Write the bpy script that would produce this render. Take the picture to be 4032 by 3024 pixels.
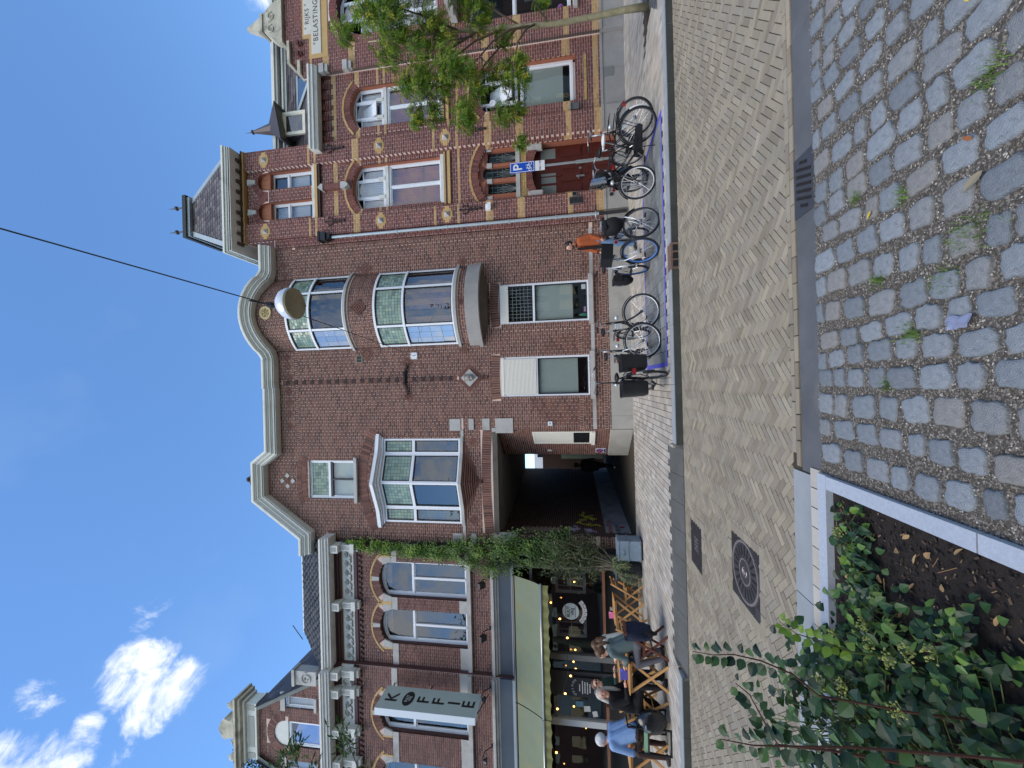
import bpy, bmesh, math, random
from math import sin, cos, pi, radians, sqrt, atan2, asin, acos, hypot
from mathutils import Vector, Matrix, Euler, noise as mnoise
for _o in list(bpy.data.objects): bpy.data.objects.remove(_o)
S = bpy.context.scene; COL = S.collection
random.seed(11)

# ---------------------------------------------------------------- camera (portrait shot stored on its side)
PITCH, ROLL, EYE = radians(8.85), radians(1.46), 1.65
fw = Vector((0, cos(PITCH), sin(PITCH))); up0 = Vector((0, -sin(PITCH), cos(PITCH))); rt0 = Vector((1, 0, 0))
rt = rt0*cos(ROLL) - up0*sin(ROLL); upv = rt0*sin(ROLL) + up0*cos(ROLL)
camd = bpy.data.cameras.new('camera'); cam = bpy.data.objects.new('camera', camd); COL.objects.link(cam)
mx = -upv; my = rt; mz = -fw
cam.matrix_world = Matrix(((mx.x, my.x, mz.x, 0), (mx.y, my.y, mz.y, 0), (mx.z, my.z, mz.z, EYE), (0, 0, 0, 1)))
camd.sensor_width = 36; camd.sensor_fit = 'HORIZONTAL'; camd.lens = 1560/4032*36; camd.clip_start = .05; camd.clip_end = 3000
S.camera = cam

# ---------------------------------------------------------------- light
SUN_EL, SUN_AZ = radians(56), radians(222)     # azimuth clockwise from +Y: high, behind the left shoulder
w = bpy.data.worlds.new('World'); S.world = w; w.use_nodes = True
nt = w.node_tree; N = nt.nodes; Lk = nt.links
bgn = N['Background']; bgn.inputs['Strength'].default_value = 0.15
sky = N.new('ShaderNodeTexSky'); sky.sky_type = 'NISHITA'; sky.sun_disc = False
sky.sun_elevation = SUN_EL; sky.sun_rotation = SUN_AZ; sky.altitude = 0; sky.air_density = 1.0; sky.dust_density = 0.0; sky.ozone_density = 3.0
tc = N.new('ShaderNodeTexCoord')
def wmath(op, a, b=None, clamp=False):
    n = N.new('ShaderNodeMath'); n.operation = op; n.use_clamp = clamp
    for i, q in enumerate((a, b)):
        if q is None: continue
        if isinstance(q, (int, float)): n.inputs[i].default_value = q
        else: Lk.new(q, n.inputs[i])
    return n.outputs[0]
def wnoise(scale, detail, rough, dist=0, vec=None):
    n = N.new('ShaderNodeTexNoise'); n.inputs['Scale'].default_value = scale; n.inputs['Detail'].default_value = detail
    n.inputs['Roughness'].default_value = rough; n.inputs['Distortion'].default_value = dist
    Lk.new(vec or tc.outputs['Generated'], n.inputs['Vector']); return n.outputs['Fac']
def wblob(d, inner, outer):
    """1 near direction d, falling to 0: where a cloud bank stands in the sky"""
    v = N.new('ShaderNodeVectorMath'); v.operation = 'DOT_PRODUCT'; Lk.new(tc.outputs['Generated'], v.inputs[0]); v.inputs[1].default_value = Vector(d).normalized()
    m = N.new('ShaderNodeMapRange'); m.inputs['From Min'].default_value = cos(radians(outer)); m.inputs['From Max'].default_value = cos(radians(inner)); m.interpolation_type = 'SMOOTHSTEP'
    Lk.new(v.outputs['Value'], m.inputs['Value']); return m.outputs[0]
CLOUDS = []   # (direction, inner deg, outer deg) filled just below
def pixdir(X, Y):
    return (fw*1560 + rt*(1512-Y) + upv*(2016-X)).normalized()
CLOUDS = [(pixdir(560, 2640), .3, 4.2), (pixdir(690, 2700), .3, 3.8), (pixdir(590, 2780), .2, 3.4), (pixdir(480, 2720), .1, 2.6), (pixdir(250, 2980), .1, 3.6), (pixdir(330, 2890), .1, 2.3), (pixdir(150, 2740), .05, 2.6, .62), (pixdir(580, 2400), .05, 3.0, .58), (pixdir(420, 2930), .1, 4.0, .62), (pixdir(20, 3010), .2, 3.4), (pixdir(1000, -60), .6, 2.8),
          (Vector((-.3, -.9, .55)), 12, 40), (Vector((.8, -.6, .4)), 10, 32), (Vector((-.9, -.2, .35)), 6, 24), (Vector((.2, -.75, .25)), 6, 26)]
n1 = wnoise(13, 10, .68, .9); n2 = wnoise(34, 8, .66, .6); n3 = wnoise(3.3, 4, .5)
cover = None
for d, a, b, *wt in CLOUDS:
    q = wblob(d, a, b); q = wmath('MULTIPLY', q, wt[0]) if wt else q; cover = q if cover is None else wmath('MAXIMUM', cover, q)
body = wmath('ADD', wmath('MULTIPLY', n1, 1.9), wmath('MULTIPLY', n2, .8))
thin = wmath('MULTIPLY', wmath('SUBTRACT', n3, .60, True), .25)
dens = wmath('ADD', wmath('MULTIPLY', cover, .95), wmath('SUBTRACT', body, 1.84))
mr = N.new('ShaderNodeMapRange'); mr.inputs['From Min'].default_value = 0.0; mr.inputs['From Max'].default_value = .8; mr.interpolation_type = 'SMOOTHSTEP'; Lk.new(dens, mr.inputs['Value'])
alpha = wmath('ADD', wmath('MULTIPLY', mr.outputs[0], .93), thin, True)
mixc = N.new('ShaderNodeMix'); mixc.data_type = 'RGBA'; Lk.new(alpha, mixc.inputs['Factor'])
hs = N.new('ShaderNodeHueSaturation'); hs.inputs['Saturation'].default_value = 1.13; hs.inputs['Value'].default_value = 1.0; Lk.new(sky.outputs[0], hs.inputs['Color'])
Lk.new(hs.outputs[0], mixc.inputs[6]); mixc.inputs[7].default_value = (4.6, 4.7, 4.85, 1)
Lk.new(mixc.outputs[2], bgn.inputs['Color'])

sund = bpy.data.lights.new('sun', 'SUN'); sun = bpy.data.objects.new('sun', sund); COL.objects.link(sun)
sund.energy = 1.5; sund.angle = radians(42); sund.color = (1, .92, .80)
sdir = Vector((sin(SUN_AZ)*cos(SUN_EL), cos(SUN_AZ)*cos(SUN_EL), sin(SUN_EL)))
sun.rotation_euler = sdir.to_track_quat('Z', 'Y').to_euler()
S.view_settings.view_transform = 'Standard'; S.view_settings.look = 'None'; S.view_settings.gamma = 1; S.view_settings.use_curve_mapping = False
S.view_settings.exposure = 0.95
S.render.engine = 'CYCLES'; S.cycles.max_bounces = 6; S.cycles.transparent_max_bounces = 12; S.cycles.use_denoising = True

# ---------------------------------------------------------------- helpers
def srgb(r, g, b):
    f = lambda c: (c/255/12.92) if c/255 <= .04045 else ((c/255+.055)/1.055)**2.4
    return (f(r), f(g), f(b), 1)
MATS = {}
def mat(key, col=(.5, .5, .5), rough=.7, var=.0, vs=6., bump=0., bs=60., metal=0., spec=.4, col2=None, tint=None, emit=None, coat=0., stain=None, alpha=None, trans=0.):
    """Principled with noise-driven colour variation; tint = list of colours picked per face by the 'tint' attribute"""
    if key in MATS: return MATS[key]
    m = bpy.data.materials.new(key); m.use_nodes = True; t = m.node_tree; n = t.nodes; l = t.links; b = n['Principled BSDF']
    c3 = tuple(col[:3]) + (1,)
    b.inputs['Roughness'].default_value = rough; b.inputs['Metallic'].default_value = metal; b.inputs['Specular IOR Level'].default_value = spec
    b.inputs['Base Color'].default_value = c3
    if coat: b.inputs['Coat Weight'].default_value = coat; b.inputs['Coat Roughness'].default_value = .08
    if trans: b.inputs['Transmission Weight'].default_value = trans
    cur = None
    if tint:
        at = n.new('ShaderNodeAttribute'); at.attribute_name = 'tint'
        cr = n.new('ShaderNodeValToRGB'); cr.color_ramp.interpolation = 'LINEAR'
        e = cr.color_ramp.elements
        while len(e) < len(tint): e.new(.5)
        for i, q in enumerate(tint): e[i].position = i/(len(tint)-1); e[i].color = tuple(q[:3]) + (1,)
        l.new(at.outputs['Fac'], cr.inputs['Fac']); cur = cr.outputs['Color']
    g = n.new('ShaderNodeTexCoord') if (var or bump or stain) else None
    if var or col2:
        nz = n.new('ShaderNodeTexNoise'); nz.inputs['Scale'].default_value = vs; nz.inputs['Detail'].default_value = 7; nz.inputs['Roughness'].default_value = .65
        l.new(g.outputs['Object'], nz.inputs['Vector'])
        mp = n.new('ShaderNodeMapRange'); mp.inputs['From Min'].default_value = .3; mp.inputs['From Max'].default_value = .7; l.new(nz.outputs['Fac'], mp.inputs['Value'])
        if col2:
            mx_ = n.new('ShaderNodeMix'); mx_.data_type = 'RGBA'; l.new(mp.outputs[0], mx_.inputs['Factor'])
            if cur: l.new(cur, mx_.inputs[6])
            else: mx_.inputs[6].default_value = c3
            mx_.inputs[7].default_value = tuple(col2[:3]) + (1,); cur = mx_.outputs[2]
        else:
            mp.inputs['To Min'].default_value = 1-var; mp.inputs['To Max'].default_value = 1+var
            mx_ = n.new('ShaderNodeMix'); mx_.data_type = 'RGBA'; mx_.blend_type = 'MULTIPLY'; mx_.inputs['Factor'].default_value = 1
            if cur: l.new(cur, mx_.inputs[6])
            else: mx_.inputs[6].default_value = c3
            l.new(mp.outputs[0], mx_.inputs[7]); cur = mx_.outputs[2]
    if stain:
        scol, sscale, lo, hi, amt = stain
        nz = n.new('ShaderNodeTexNoise'); nz.inputs['Scale'].default_value = sscale; nz.inputs['Detail'].default_value = 6; nz.inputs['Distortion'].default_value = .6
        l.new(g.outputs['Object'], nz.inputs['Vector'])
        mp = n.new('ShaderNodeMapRange'); mp.inputs['From Min'].default_value = lo; mp.inputs['From Max'].default_value = hi; mp.inputs['To Max'].default_value = amt
        l.new(nz.outputs['Fac'], mp.inputs['Value'])
        mx_ = n.new('ShaderNodeMix'); mx_.data_type = 'RGBA'; l.new(mp.outputs[0], mx_.inputs['Factor'])
        if cur: l.new(cur, mx_.inputs[6])
        else: mx_.inputs[6].default_value = c3
        mx_.inputs[7].default_value = tuple(scol[:3]) + (1,); cur = mx_.outputs[2]
    if cur: l.new(cur, b.inputs['Base Color'])
    if bump:
        nz = n.new('ShaderNodeTexNoise'); nz.inputs['Scale'].default_value = bs; nz.inputs['Detail'].default_value = 5; l.new(g.outputs['Object'], nz.inputs['Vector'])
        bp = n.new('ShaderNodeBump'); bp.inputs['Strength'].default_value = bump; bp.inputs['Distance'].default_value = .01; l.new(nz.outputs['Fac'], bp.inputs['Height']); l.new(bp.outputs[0], b.inputs['Normal'])
    if emit:
        b.inputs['Emission Color'].default_value = tuple(emit[:3]) + (1,); b.inputs['Emission Strength'].default_value = emit[3]
    MATS[key] = m; return m

LOCAL = set()
def woff(p):
    v = Vector((0, 0, 0)); q = p
    while q is not None:
        if q.name in LOCAL: return Vector((0, 0, 0))
        q = q.parent
    while p is not None: v += p.location; p = p.parent
    return v
def tag(o, label=None, cat=None, group=None, kind=None):
    if label: o['label'] = label
    if cat: o['category'] = cat
    if group: o['group'] = group
    if kind: o['kind'] = kind
    return o
def thing(name, label, cat, loc=(0, 0, 0), rz=0, group=None):
    o = bpy.data.objects.new(name, None); COL.objects.link(o); o.location = loc; o.rotation_euler = (0, 0, rz); o.empty_display_size = .2
    return tag(o, label, cat, group)
def link(name, me, parent=None, loc=None, rot=None):
    o = bpy.data.objects.new(name, me); COL.objects.link(o)
    if parent is not None: o.parent = parent
    if loc is not None: o.location = loc
    if rot is not None: o.rotation_euler = rot
    return o
class MB:
    """collects faces in world (or thing-local) metres; build() links them as one mesh object"""
    def __init__(s): s.v = []; s.f = []; s.t = []; s.tv = 0.
    def q(s, *p):
        i = len(s.v); s.v += [tuple(a) for a in p]; s.f.append(tuple(range(i, i+len(p)))); s.t.append(s.tv); return s
    def raw(s, vs, fs):
        i = len(s.v); s.v += [tuple(a) for a in vs]; s.f += [tuple(k+i for k in f) for f in fs]; s.t += [s.tv]*len(fs); return s
    def box(s, x0, x1, y0, y1, z0, z1, back=True, tint=None):
        if tint is not None: s.tv = tint
        if x0 > x1: x0, x1 = x1, x0
        if y0 > y1: y0, y1 = y1, y0
        if z0 > z1: z0, z1 = z1, z0
        v = [(x0, y0, z0), (x1, y0, z0), (x1, y1, z0), (x0, y1, z0), (x0, y0, z1), (x1, y0, z1), (x1, y1, z1), (x0, y1, z1)]
        f = [(0, 1, 5, 4), (1, 2, 6, 5), (3, 0, 4, 7), (4, 5, 6, 7), (3, 2, 1, 0)]
        if back: f.append((2, 3, 7, 6))
        return s.raw(v, f)
    def obox(s, c, ax, ay, az, hx, hy, hz):
        c = Vector(c); ax = Vector(ax).normalized()*hx; ay = Vector(ay).normalized()*hy; az = Vector(az).normalized()*hz
        v = [c-ax-ay-az, c+ax-ay-az, c+ax+ay-az, c-ax+ay-az, c-ax-ay+az, c+ax-ay+az, c+ax+ay+az, c-ax+ay+az]
        return s.raw(v, [(0, 1, 5, 4), (1, 2, 6, 5), (3, 0, 4, 7), (4, 5, 6, 7), (3, 2, 1, 0), (2, 3, 7, 6)])
    def bar(s, a, b, w, h, up=(0, 0, 1)):
        a = Vector(a); b = Vector(b); d = b-a; L = d.length; d.normalize(); u = Vector(up)
        if abs(d.dot(u)) > .98: u = Vector((1, 0, 0)) if abs(d.x) < .9 else Vector((0, 1, 0))
        sx = d.cross(u).normalized(); sz = sx.cross(d)
        return s.obox((a+b)/2, d, sx, sz, L/2, w/2, h/2)
    def prism(s, poly, y0, y1):
        """poly [(x,z)] counter-clockwise seen from -y, from y0 (front) to y1"""
        n = len(poly); v = [(x, y0, z) for x, z in poly] + [(x, y1, z) for x, z in poly]
        f = [tuple(range(n)), tuple(range(2*n-1, n-1, -1))] + [((i+1) % n, i, n+i, n+(i+1) % n) for i in range(n)]
        return s.raw(v, f)
    def tube(s, pts, r, n=6, cap=True, closed=False):
        pts = [Vector(p) for p in pts]; m = len(pts); rs = r if isinstance(r, (list, tuple)) else [r]*m
        v = []; f = []; prev = None
        for i, p in enumerate(pts):
            a = pts[i-1] if (i > 0 or closed) else p; b = pts[(i+1) % m] if (i < m-1 or closed) else p
            d = (b-a)
            if d.length < 1e-9: d = Vector((0, 0, 1))
            d.normalize()
            if prev is None:
                u = Vector((0, 0, 1)) if abs(d.z) < .9 else Vector((1, 0, 0))
                u = (u - d*u.dot(d)).normalized()
            else:
                u = prev - d*prev.dot(d)
                u = u.normalized() if u.length > 1e-6 else Vector((1, 0, 0))
            prev = u; k = d.cross(u)
            v += [p + (u*cos(2*pi*j/n) + k*sin(2*pi*j/n))*rs[i] for j in range(n)]
        for i in range(m if closed else m-1):
            a = i*n; b = ((i+1) % m)*n
            f += [(a+j, a+(j+1) % n, b+(j+1) % n, b+j) for j in range(n)]
        if cap and not closed: f += [tuple(range(n-1, -1, -1)), tuple(range((m-1)*n, m*n))]
        return s.raw(v, f)
    def lathe(s, prof, c=(0, 0, 0), n=16, axis='z', a0=0., a1=2*pi):
        """prof [(r,h)] turned round an axis through c"""
        full = abs(a1-a0-2*pi) < 1e-6; k = n if full else n+1; v = []; f = []
        for r, h in prof:
            for j in range(k):
                a = a0+(a1-a0)*j/n; x, y = r*cos(a), r*sin(a)
                p = (x, y, h) if axis == 'z' else ((h, x, y) if axis == 'x' else (y, h, x))
                v.append((c[0]+p[0], c[1]+p[1], c[2]+p[2]))
        for i in range(len(prof)-1):
            for j in range(n):
                j2 = (j+1) % k
                f.append((i*k+j, i*k+j2, (i+1)*k+j2, (i+1)*k+j))
        return s.raw(v, f)
    def ball(s, c, r, n=10, m=7, sc=(1, 1, 1)):
        pr = [(max(1e-4, sin(pi*i/m)), -cos(pi*i/m)) for i in range(m+1)]
        i0 = len(s.v); s.lathe(pr, (0, 0, 0), n)
        for i in range(i0, len(s.v)):
            a = s.v[i]; s.v[i] = (c[0]+a[0]*r*sc[0], c[1]+a[1]*r*sc[1], c[2]+a[2]*r*sc[2])
        return s
    def xf(s, M, i0=0):
        for i in range(i0, len(s.v)): s.v[i] = tuple(M @ Vector(s.v[i]))
        return s
    def mesh(s, name, mt, smooth=False, off=None):
        me = bpy.data.meshes.new(name)
        v = s.v if off is None else [(a[0]-off[0], a[1]-off[1], a[2]-off[2]) for a in s.v]
        me.from_pydata(v, [], s.f); me.materials.append(mt)
        at = me.attributes.new('tint', 'FLOAT', 'FACE'); at.data.foreach_set('value', s.t)
        if smooth:
            me.polygons.foreach_set('use_smooth', [True]*len(me.polygons))
        me.update(); return me
    def build(s, name, mt, parent=None, smooth=False, auto=None, label=None):
        if not s.f: return None
        me = s.mesh(name, mt, smooth, woff(parent) if parent is not None else None)
        if auto is not None: me.set_sharp_from_angle(angle=radians(auto))
        o = link(name, me, parent)
        if label: o['label'] = label
        return o
def arcpts(cx, cz, r, a0, a1, n): return [(cx+r*cos(a0+(a1-a0)*i/n), cz+r*sin(a0+(a1-a0)*i/n)) for i in range(n+1)]
def segarc(x0, x1, z, rise, n=10):
    """points of a segmental arch from (x0,z) to (x1,z)"""
    w_ = (x1-x0)/2; R = (w_*w_+rise*rise)/(2*rise); c = (x0+x1)/2; zc = z+rise-R; a = asin(min(1, w_/R))
    return [(c+R*sin(-a+2*a*i/n), zc+R*cos(-a+2*a*i/n)) for i in range(n+1)]
R_ = random.random
def U(a, b): return a+(b-a)*random.random()
# ================================================================ materials
M_brick = mat('brick_brown', tint=[srgb(88,60,53), srgb(106,73,63), srgb(118,82,70), srgb(130,92,78), srgb(112,75,65), srgb(96,72,65)], rough=.85, var=.12, vs=3, bump=.25, bs=90)
M_mortar = mat('mortar_pink', srgb(224,198,180), .9, var=.12, vs=2.)
M_brickC = mat('brick_red', tint=[srgb(98,60,56), srgb(114,69,63), srgb(124,77,69), srgb(132,82,71), srgb(106,66,62)], rough=.8, var=.08, vs=3, bump=.2, bs=90)
M_mortarC = mat('mortar_light', srgb(228,204,192), .9, var=.1, vs=2)
M_yellow = mat('brick_yellow', tint=[srgb(172,138,88), srgb(188,154,100), srgb(198,164,112), srgb(180,146,94)], rough=.8, var=.08, vs=3, bump=.2, bs=90)
M_orange = mat('brick_orange_lit', tint=[srgb(158,98,74), srgb(176,112,84), srgb(188,124,92)], rough=.8, var=.08, vs=3)  # orange brick; on the reveals it also carries the light on the jambs
M_stone = mat('stone_grey', srgb(178,176,170), .8, var=.12, vs=2.5, bump=.2, bs=40, stain=(srgb(96,92,84), 1.4, .56, .75, .55))
M_bluestone = mat('stone_blue', srgb(156,153,148), .75, var=.14, vs=1.8, bump=.15, bs=60, stain=(srgb(84,84,82), 1.1, .6, .8, .4))
M_plinthB = mat('plinth_concrete', srgb(168,164,154), .85, var=.12, vs=2., bump=.2, bs=50, stain=(srgb(92,88,80), .9, .58, .8, .5))
M_white = mat('paint_white', srgb(228,231,234), .45, var=.03, vs=2)
M_cream = mat('paint_cream', srgb(222,216,196), .5, var=.05, vs=2)
M_cornice = mat('paint_cornice', srgb(214,214,204), .55, var=.07, vs=1.6, stain=(srgb(150,148,138), 2.2, .55, .8, .5))
M_dark = mat('paint_black', srgb(36,36,38), .4)
M_lead = mat('roof_lead', srgb(160,170,174), .55, var=.08, vs=2, metal=.3)
M_slate = mat('roof_slate', tint=[srgb(66,62,66), srgb(84,78,82), srgb(98,92,94), srgb(112,106,106)], rough=.7, var=.15, vs=5)
M_pantile = mat('roof_pantile', tint=[srgb(48,48,50), srgb(62,62,62), srgb(78,76,72)], rough=.6, var=.2, vs=8)
M_iron = mat('wrought_iron', srgb(28,28,30), .6)
M_zinc = mat('zinc_pipe', srgb(176,186,188), .45, var=.08, vs=3, metal=.35)
M_steel = mat('galvanised_steel', srgb(176,180,180), .35, metal=.7)
def glassmat(key, base, f0=.12, rough=.03):
    m = mat(key, base, rough, spec=.9); b = m.node_tree.nodes['Principled BSDF']; b.inputs['IOR'].default_value = (1+sqrt(f0))/(1-sqrt(f0)); b.inputs['Specular IOR Level'].default_value = .5
    t = m.node_tree; n = t.nodes; l = t.links
    g = n.new('ShaderNodeTexCoord'); z = n.new('ShaderNodeTexNoise'); z.inputs['Scale'].default_value = 1.6; z.inputs['Detail'].default_value = 1
    l.new(g.outputs['Object'], z.inputs['Vector']); bp = n.new('ShaderNodeBump'); bp.inputs['Strength'].default_value = .08; bp.inputs['Distance'].default_value = .05
    l.new(z.outputs['Fac'], bp.inputs['Height']); l.new(bp.outputs[0], b.inputs['Normal']); return m
G_dark = glassmat('glass_dark', srgb(34,38,42), .14)
G_sky = glassmat('glass_reflective', srgb(60,68,78), .34)
G_blind = glassmat('glass_with_blind', srgb(152,160,152), .06, .12)
G_green = mat('glass_leaded', tint=[srgb(96,116,104), srgb(128,148,128), srgb(150,170,146), srgb(112,136,128), srgb(176,190,160)], rough=.15, spec=.6)
M_curtain = mat('curtain_red', srgb(136,62,54), .9)
M_curtw = mat('curtain_white', srgb(196,192,190), .9)

def tagbricks(i): return i
BRMESH = {}
def brick_mesh(key, L, H, D, mt, k, nv=6):
    kk = (key, k)
    if kk not in BRMESH:
        b = MB(); b.box(-L/2, L/2, 0, D, -H/2, H/2, back=False, tint=(k+.5)/nv); BRMESH[kk] = b.mesh('brick', mt)
    return BRMESH[kk]
def brickwall(parent, y, z0, z1, L, H, span, block=None, depth=.03, J=.0145, mt=None, key='b', nparts=0, cls=None, rnd=random, warp=None, seam=.5, mortar=None, my=.007, snap=0):
    """running-bond bricks as geometry. span(z)->[(xa,xb)], block(z)->[(xa,xb)]; cls(z)->material key for banded courses"""
    mts = {'b': mt}; mts.update(cls[1] if cls else {})
    out = {k: MB() for k in mts}; singles = []
    n = int(round((z1-z0)/H)); Hh = (z1-z0)/n
    for i in range(n):
        za = z0+i*Hh; zb = za+Hh-J; zm = (za+zb)/2
        iv = list(span(zm)); bl = sorted(block(zm)) if block else []
        for ba, bb in bl:
            nv = []
            for a, b in iv:
                if bb <= a or ba >= b: nv.append((a, b)); continue
                if ba > a: nv.append((a, ba))
                if bb < b: nv.append((bb, b))
            iv = nv
        kk = cls[0](zm) if cls else 'b'
        for a, b in iv:
            ph = (i % 2)*seam*L
            x = math.floor((a-ph)/L)*L+ph
            while x < b-1e-4:
                xa = max(x, a); xb = min(x+L-J, b)
                if b-xb < .03 and xb < b: xb = b
                full = (xb-xa) > L-J-.004
                x += L
                if xb-xa < .012: continue
                jy = rnd.uniform(-.0016, .0016); tv = rnd.random()
                if full and nparts and kk == 'b':
                    singles.append((( (xa+xb)/2)**2 + y*y + (zm-EYE)**2, (xa+xb)/2, zm, zb-za, jy, tv))
                    continue
                out[kk].box(xa, xb, y+jy, y+depth, za, zb, back=False, tint=tv)
    singles.sort()
    for d, xc, zm, h, jy, tv in singles[nparts:]: out['b'].box(xc-(L-J)/2, xc+(L-J)/2, y+jy, y+depth, zm-h/2, zm+h/2, back=False, tint=tv)
    off = woff(parent)
    for d, xc, zm, h, jy, tv in singles[:nparts]:
        link('brick', brick_mesh(key, L-J, h, depth, mt, min(5, int(tv*6))), parent, (xc-off.x, y+jy-off.y, zm-off.z))
    for k, b in out.items():
        if warp: b.v = [warp(*p) for p in b.v]
        o = b.build('brick_courses' if k == 'b' else 'brick_band', mts[k], parent)
        if o: o['kind'] = 'stuff'

def rect(x0, x1, z0, z1): return lambda z: [(x0, x1)] if z0 < z < z1 else []
def archhole(x0, x1, z0, zs, rise):
    c = (x0+x1)/2; hw = (x1-x0)/2; R = (hw*hw+rise*rise)/(2*rise); zc = zs+rise-R
    def f(z):
        if z <= z0: return []
        if z <= zs: return [(x0, x1)]
        if z < zs+rise:
            q = sqrt(max(0, R*R-(z-zc)**2)); return [(c-q, c+q)]
        return []
    return f
def holes(*fs): return lambda z: [i for f in fs for i in f(z)]
def soldier(parent, x0, x1, z, rise, h, y, mt, n, depth=.05, j=.009, name='arch_brick', y1=None, split=None):
    """a segmental brick arch: n voussoirs standing on the curve from (x0,z) over rise, each h tall; each brick is a part"""
    w_ = (x1-x0)/2; c = (x0+x1)/2
    R = (w_*w_+rise*rise)/(2*rise); zc = z+rise-R; A = asin(min(1, w_/R))
    if rise > w_*.999: A = pi/2; R = w_; zc = z
    for i in range(n):
        a0 = -A+2*A*i/n; a1 = -A+2*A*(i+1)/n; g = j/(2*(R+h*.5)); a0 += g; a1 -= g
        for (ra, rb) in ([(0, 1)] if not split else [(0, .48), (.53, 1)]):
            b = MB(); r0 = R+h*ra; r1 = R+h*rb; b.tv = random.random()
            b.prism([(c+r0*sin(a0), zc+r0*cos(a0)), (c+r0*sin(a1), zc+r0*cos(a1)), (c+r1*sin(a1), zc+r1*cos(a1)), (c+r1*sin(a0), zc+r1*cos(a0))][::-1], y+U(-.001, .001), y+depth)
            b.build(name, mt, parent)
def archback(parent, x0, x1, z, rise, h, y, mt, depth=.04, name='arch_joint', n=16):
    """mortar bed that the voussoirs of an arch stand in"""
    lo = segarc(x0, x1, z, rise, n); w_ = (x1-x0)/2; R = (w_*w_+rise*rise)/(2*rise); k = (R+h)/R; c = (x0+x1)/2; zc = z+rise-R
    hi = [(c+(p[0]-c)*k, zc+(p[1]-zc)*k) for p in lo]
    b = MB()
    for i in range(n):
        b.q((lo[i][0], y, lo[i][1]), (lo[i+1][0], y, lo[i+1][1]), (hi[i+1][0], y, hi[i+1][1]), (hi[i][0], y, hi[i][1]))
    b.build(name, mt, parent)
def wallsheet(b, span, hole, z0, z1, y, step=.05, back=None):
    """mortar sheet behind the bricks with the openings left out"""
    n = max(1, int((z1-z0)/step))
    for i in range(n):
        za = z0+(z1-z0)*i/n; zb = z0+(z1-z0)*(i+1)/n; zm = (za+zb)/2; iv = list(span(zm))
        for ba, bb in (sorted(hole(zm)) if hole else []):
            nv = []
            for a, c in iv:
                if bb <= a or ba >= c: nv.append((a, c)); continue
                if ba > a: nv.append((a, ba))
                if bb < c: nv.append((bb, c))
            iv = nv
        for a, c in iv: b.q((a, y, za), (c, y, za), (c, y, zb), (a, y, zb))

# ================================================================ ground
def structure(name, b, m, **k):
    o = b.build(name, m, **k); o['kind'] = 'structure'; return o
M_earth = mat('earth', srgb(96,88,78), .95, var=.2, vs=.5)
M_tile = mat('paver_sand', tint=[srgb(150,142,130), srgb(168,160,148), srgb(180,172,158), srgb(160,150,138), srgb(188,182,170), srgb(172,158,138)], rough=.85, var=.1, vs=2.5, bump=.25, bs=80, stain=(srgb(128,104,78), .9, .6, .78, .45))
M_tileg = mat('paver_grey', tint=[srgb(112,114,112), srgb(126,128,126), srgb(136,138,136)], rough=.8, var=.12, vs=2.5, bump=.2, bs=80, stain=(srgb(84,84,80), 1.3, .55, .8, .4))
M_klinker = mat('road_klinker', tint=[srgb(128,117,99), srgb(142,131,111), srgb(153,142,120), srgb(147,138,121), srgb(136,124,108), srgb(162,150,128)], rough=.8, var=.1, vs=4, bump=.2, bs=70, stain=(srgb(104,100,92), .8, .56, .8, .4))
M_joint = mat('sand_joint', srgb(66,58,46), .95, var=.3, vs=9, stain=(srgb(70,76,44), 2.2, .6, .75, .6))
M_kerb = mat('kerb_granite', srgb(150,154,156), .7, var=.12, vs=3, bump=.2, bs=90)
M_kerbd = mat('kerb_face', srgb(66,68,64), .8, var=.25, vs=3, bump=.3, bs=50)
M_basalt = mat('ramp_stone', srgb(88,88,84), .75, var=.2, vs=2.2, bump=.25, bs=70)
M_cobble = mat('cobble', tint=[srgb(118,123,126), srgb(132,137,140), srgb(144,149,152), srgb(138,142,144), srgb(142,137,130), srgb(126,134,140)], rough=.7, var=.2, vs=3, bump=.9, bs=26, stain=(srgb(92,95,96), 3, .56, .72, .6))
M_gravel = mat('gravel', tint=[srgb(84,74,62), srgb(126,115,100), srgb(150,140,126), srgb(196,190,180), srgb(84,76,68)], rough=.85)
M_gbed = mat('gravel_bed', srgb(84,78,70), .95, var=.5, vs=90, bump=.9, bs=160, stain=(srgb(150,142,130), 70, .5, .62, .8))
M_asphalt = mat('gutter_asphalt', srgb(94,95,96), .85, var=.18, vs=3, bump=.6, bs=170, stain=(srgb(134,130,120), 2.1, .58, .8, .5))
M_granite = mat('granite', srgb(170,176,184), .7, var=.1, vs=40, bump=.2, bs=120)
M_concrete = mat('concrete_band', srgb(146,150,150), .8, var=.12, vs=2.5, bump=.2, bs=90)
M_blue = mat('paint_blue', srgb(86,88,190), .7, var=.12, vs=9, stain=(srgb(128,128,140), 12, .58, .75, .6))
M_cast = mat('cast_iron', srgb(74,70,70), .55, var=.15, vs=9, metal=.3, bump=.2, bs=60)

b = MB(); b.q((-600, -600, -.4), (600, -600, -.4), (600, 600, -.4), (-600, 600, -.4)); structure('ground', b, M_earth)
b = MB(); b.box(-14, 14, 3.2, 6.925, -.4, -.130); road = structure('road', b, M_joint)
b = MB(); b.box(-16, 16, 7.46, 40, -.4, -.009); b.box(-16, -4.95, 7.13, 7.46, -.4, -.009); b.box(-1.09, 16, 7.13, 7.46, -.4, -.009); pave = structure('pavement', b, M_joint)

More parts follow.
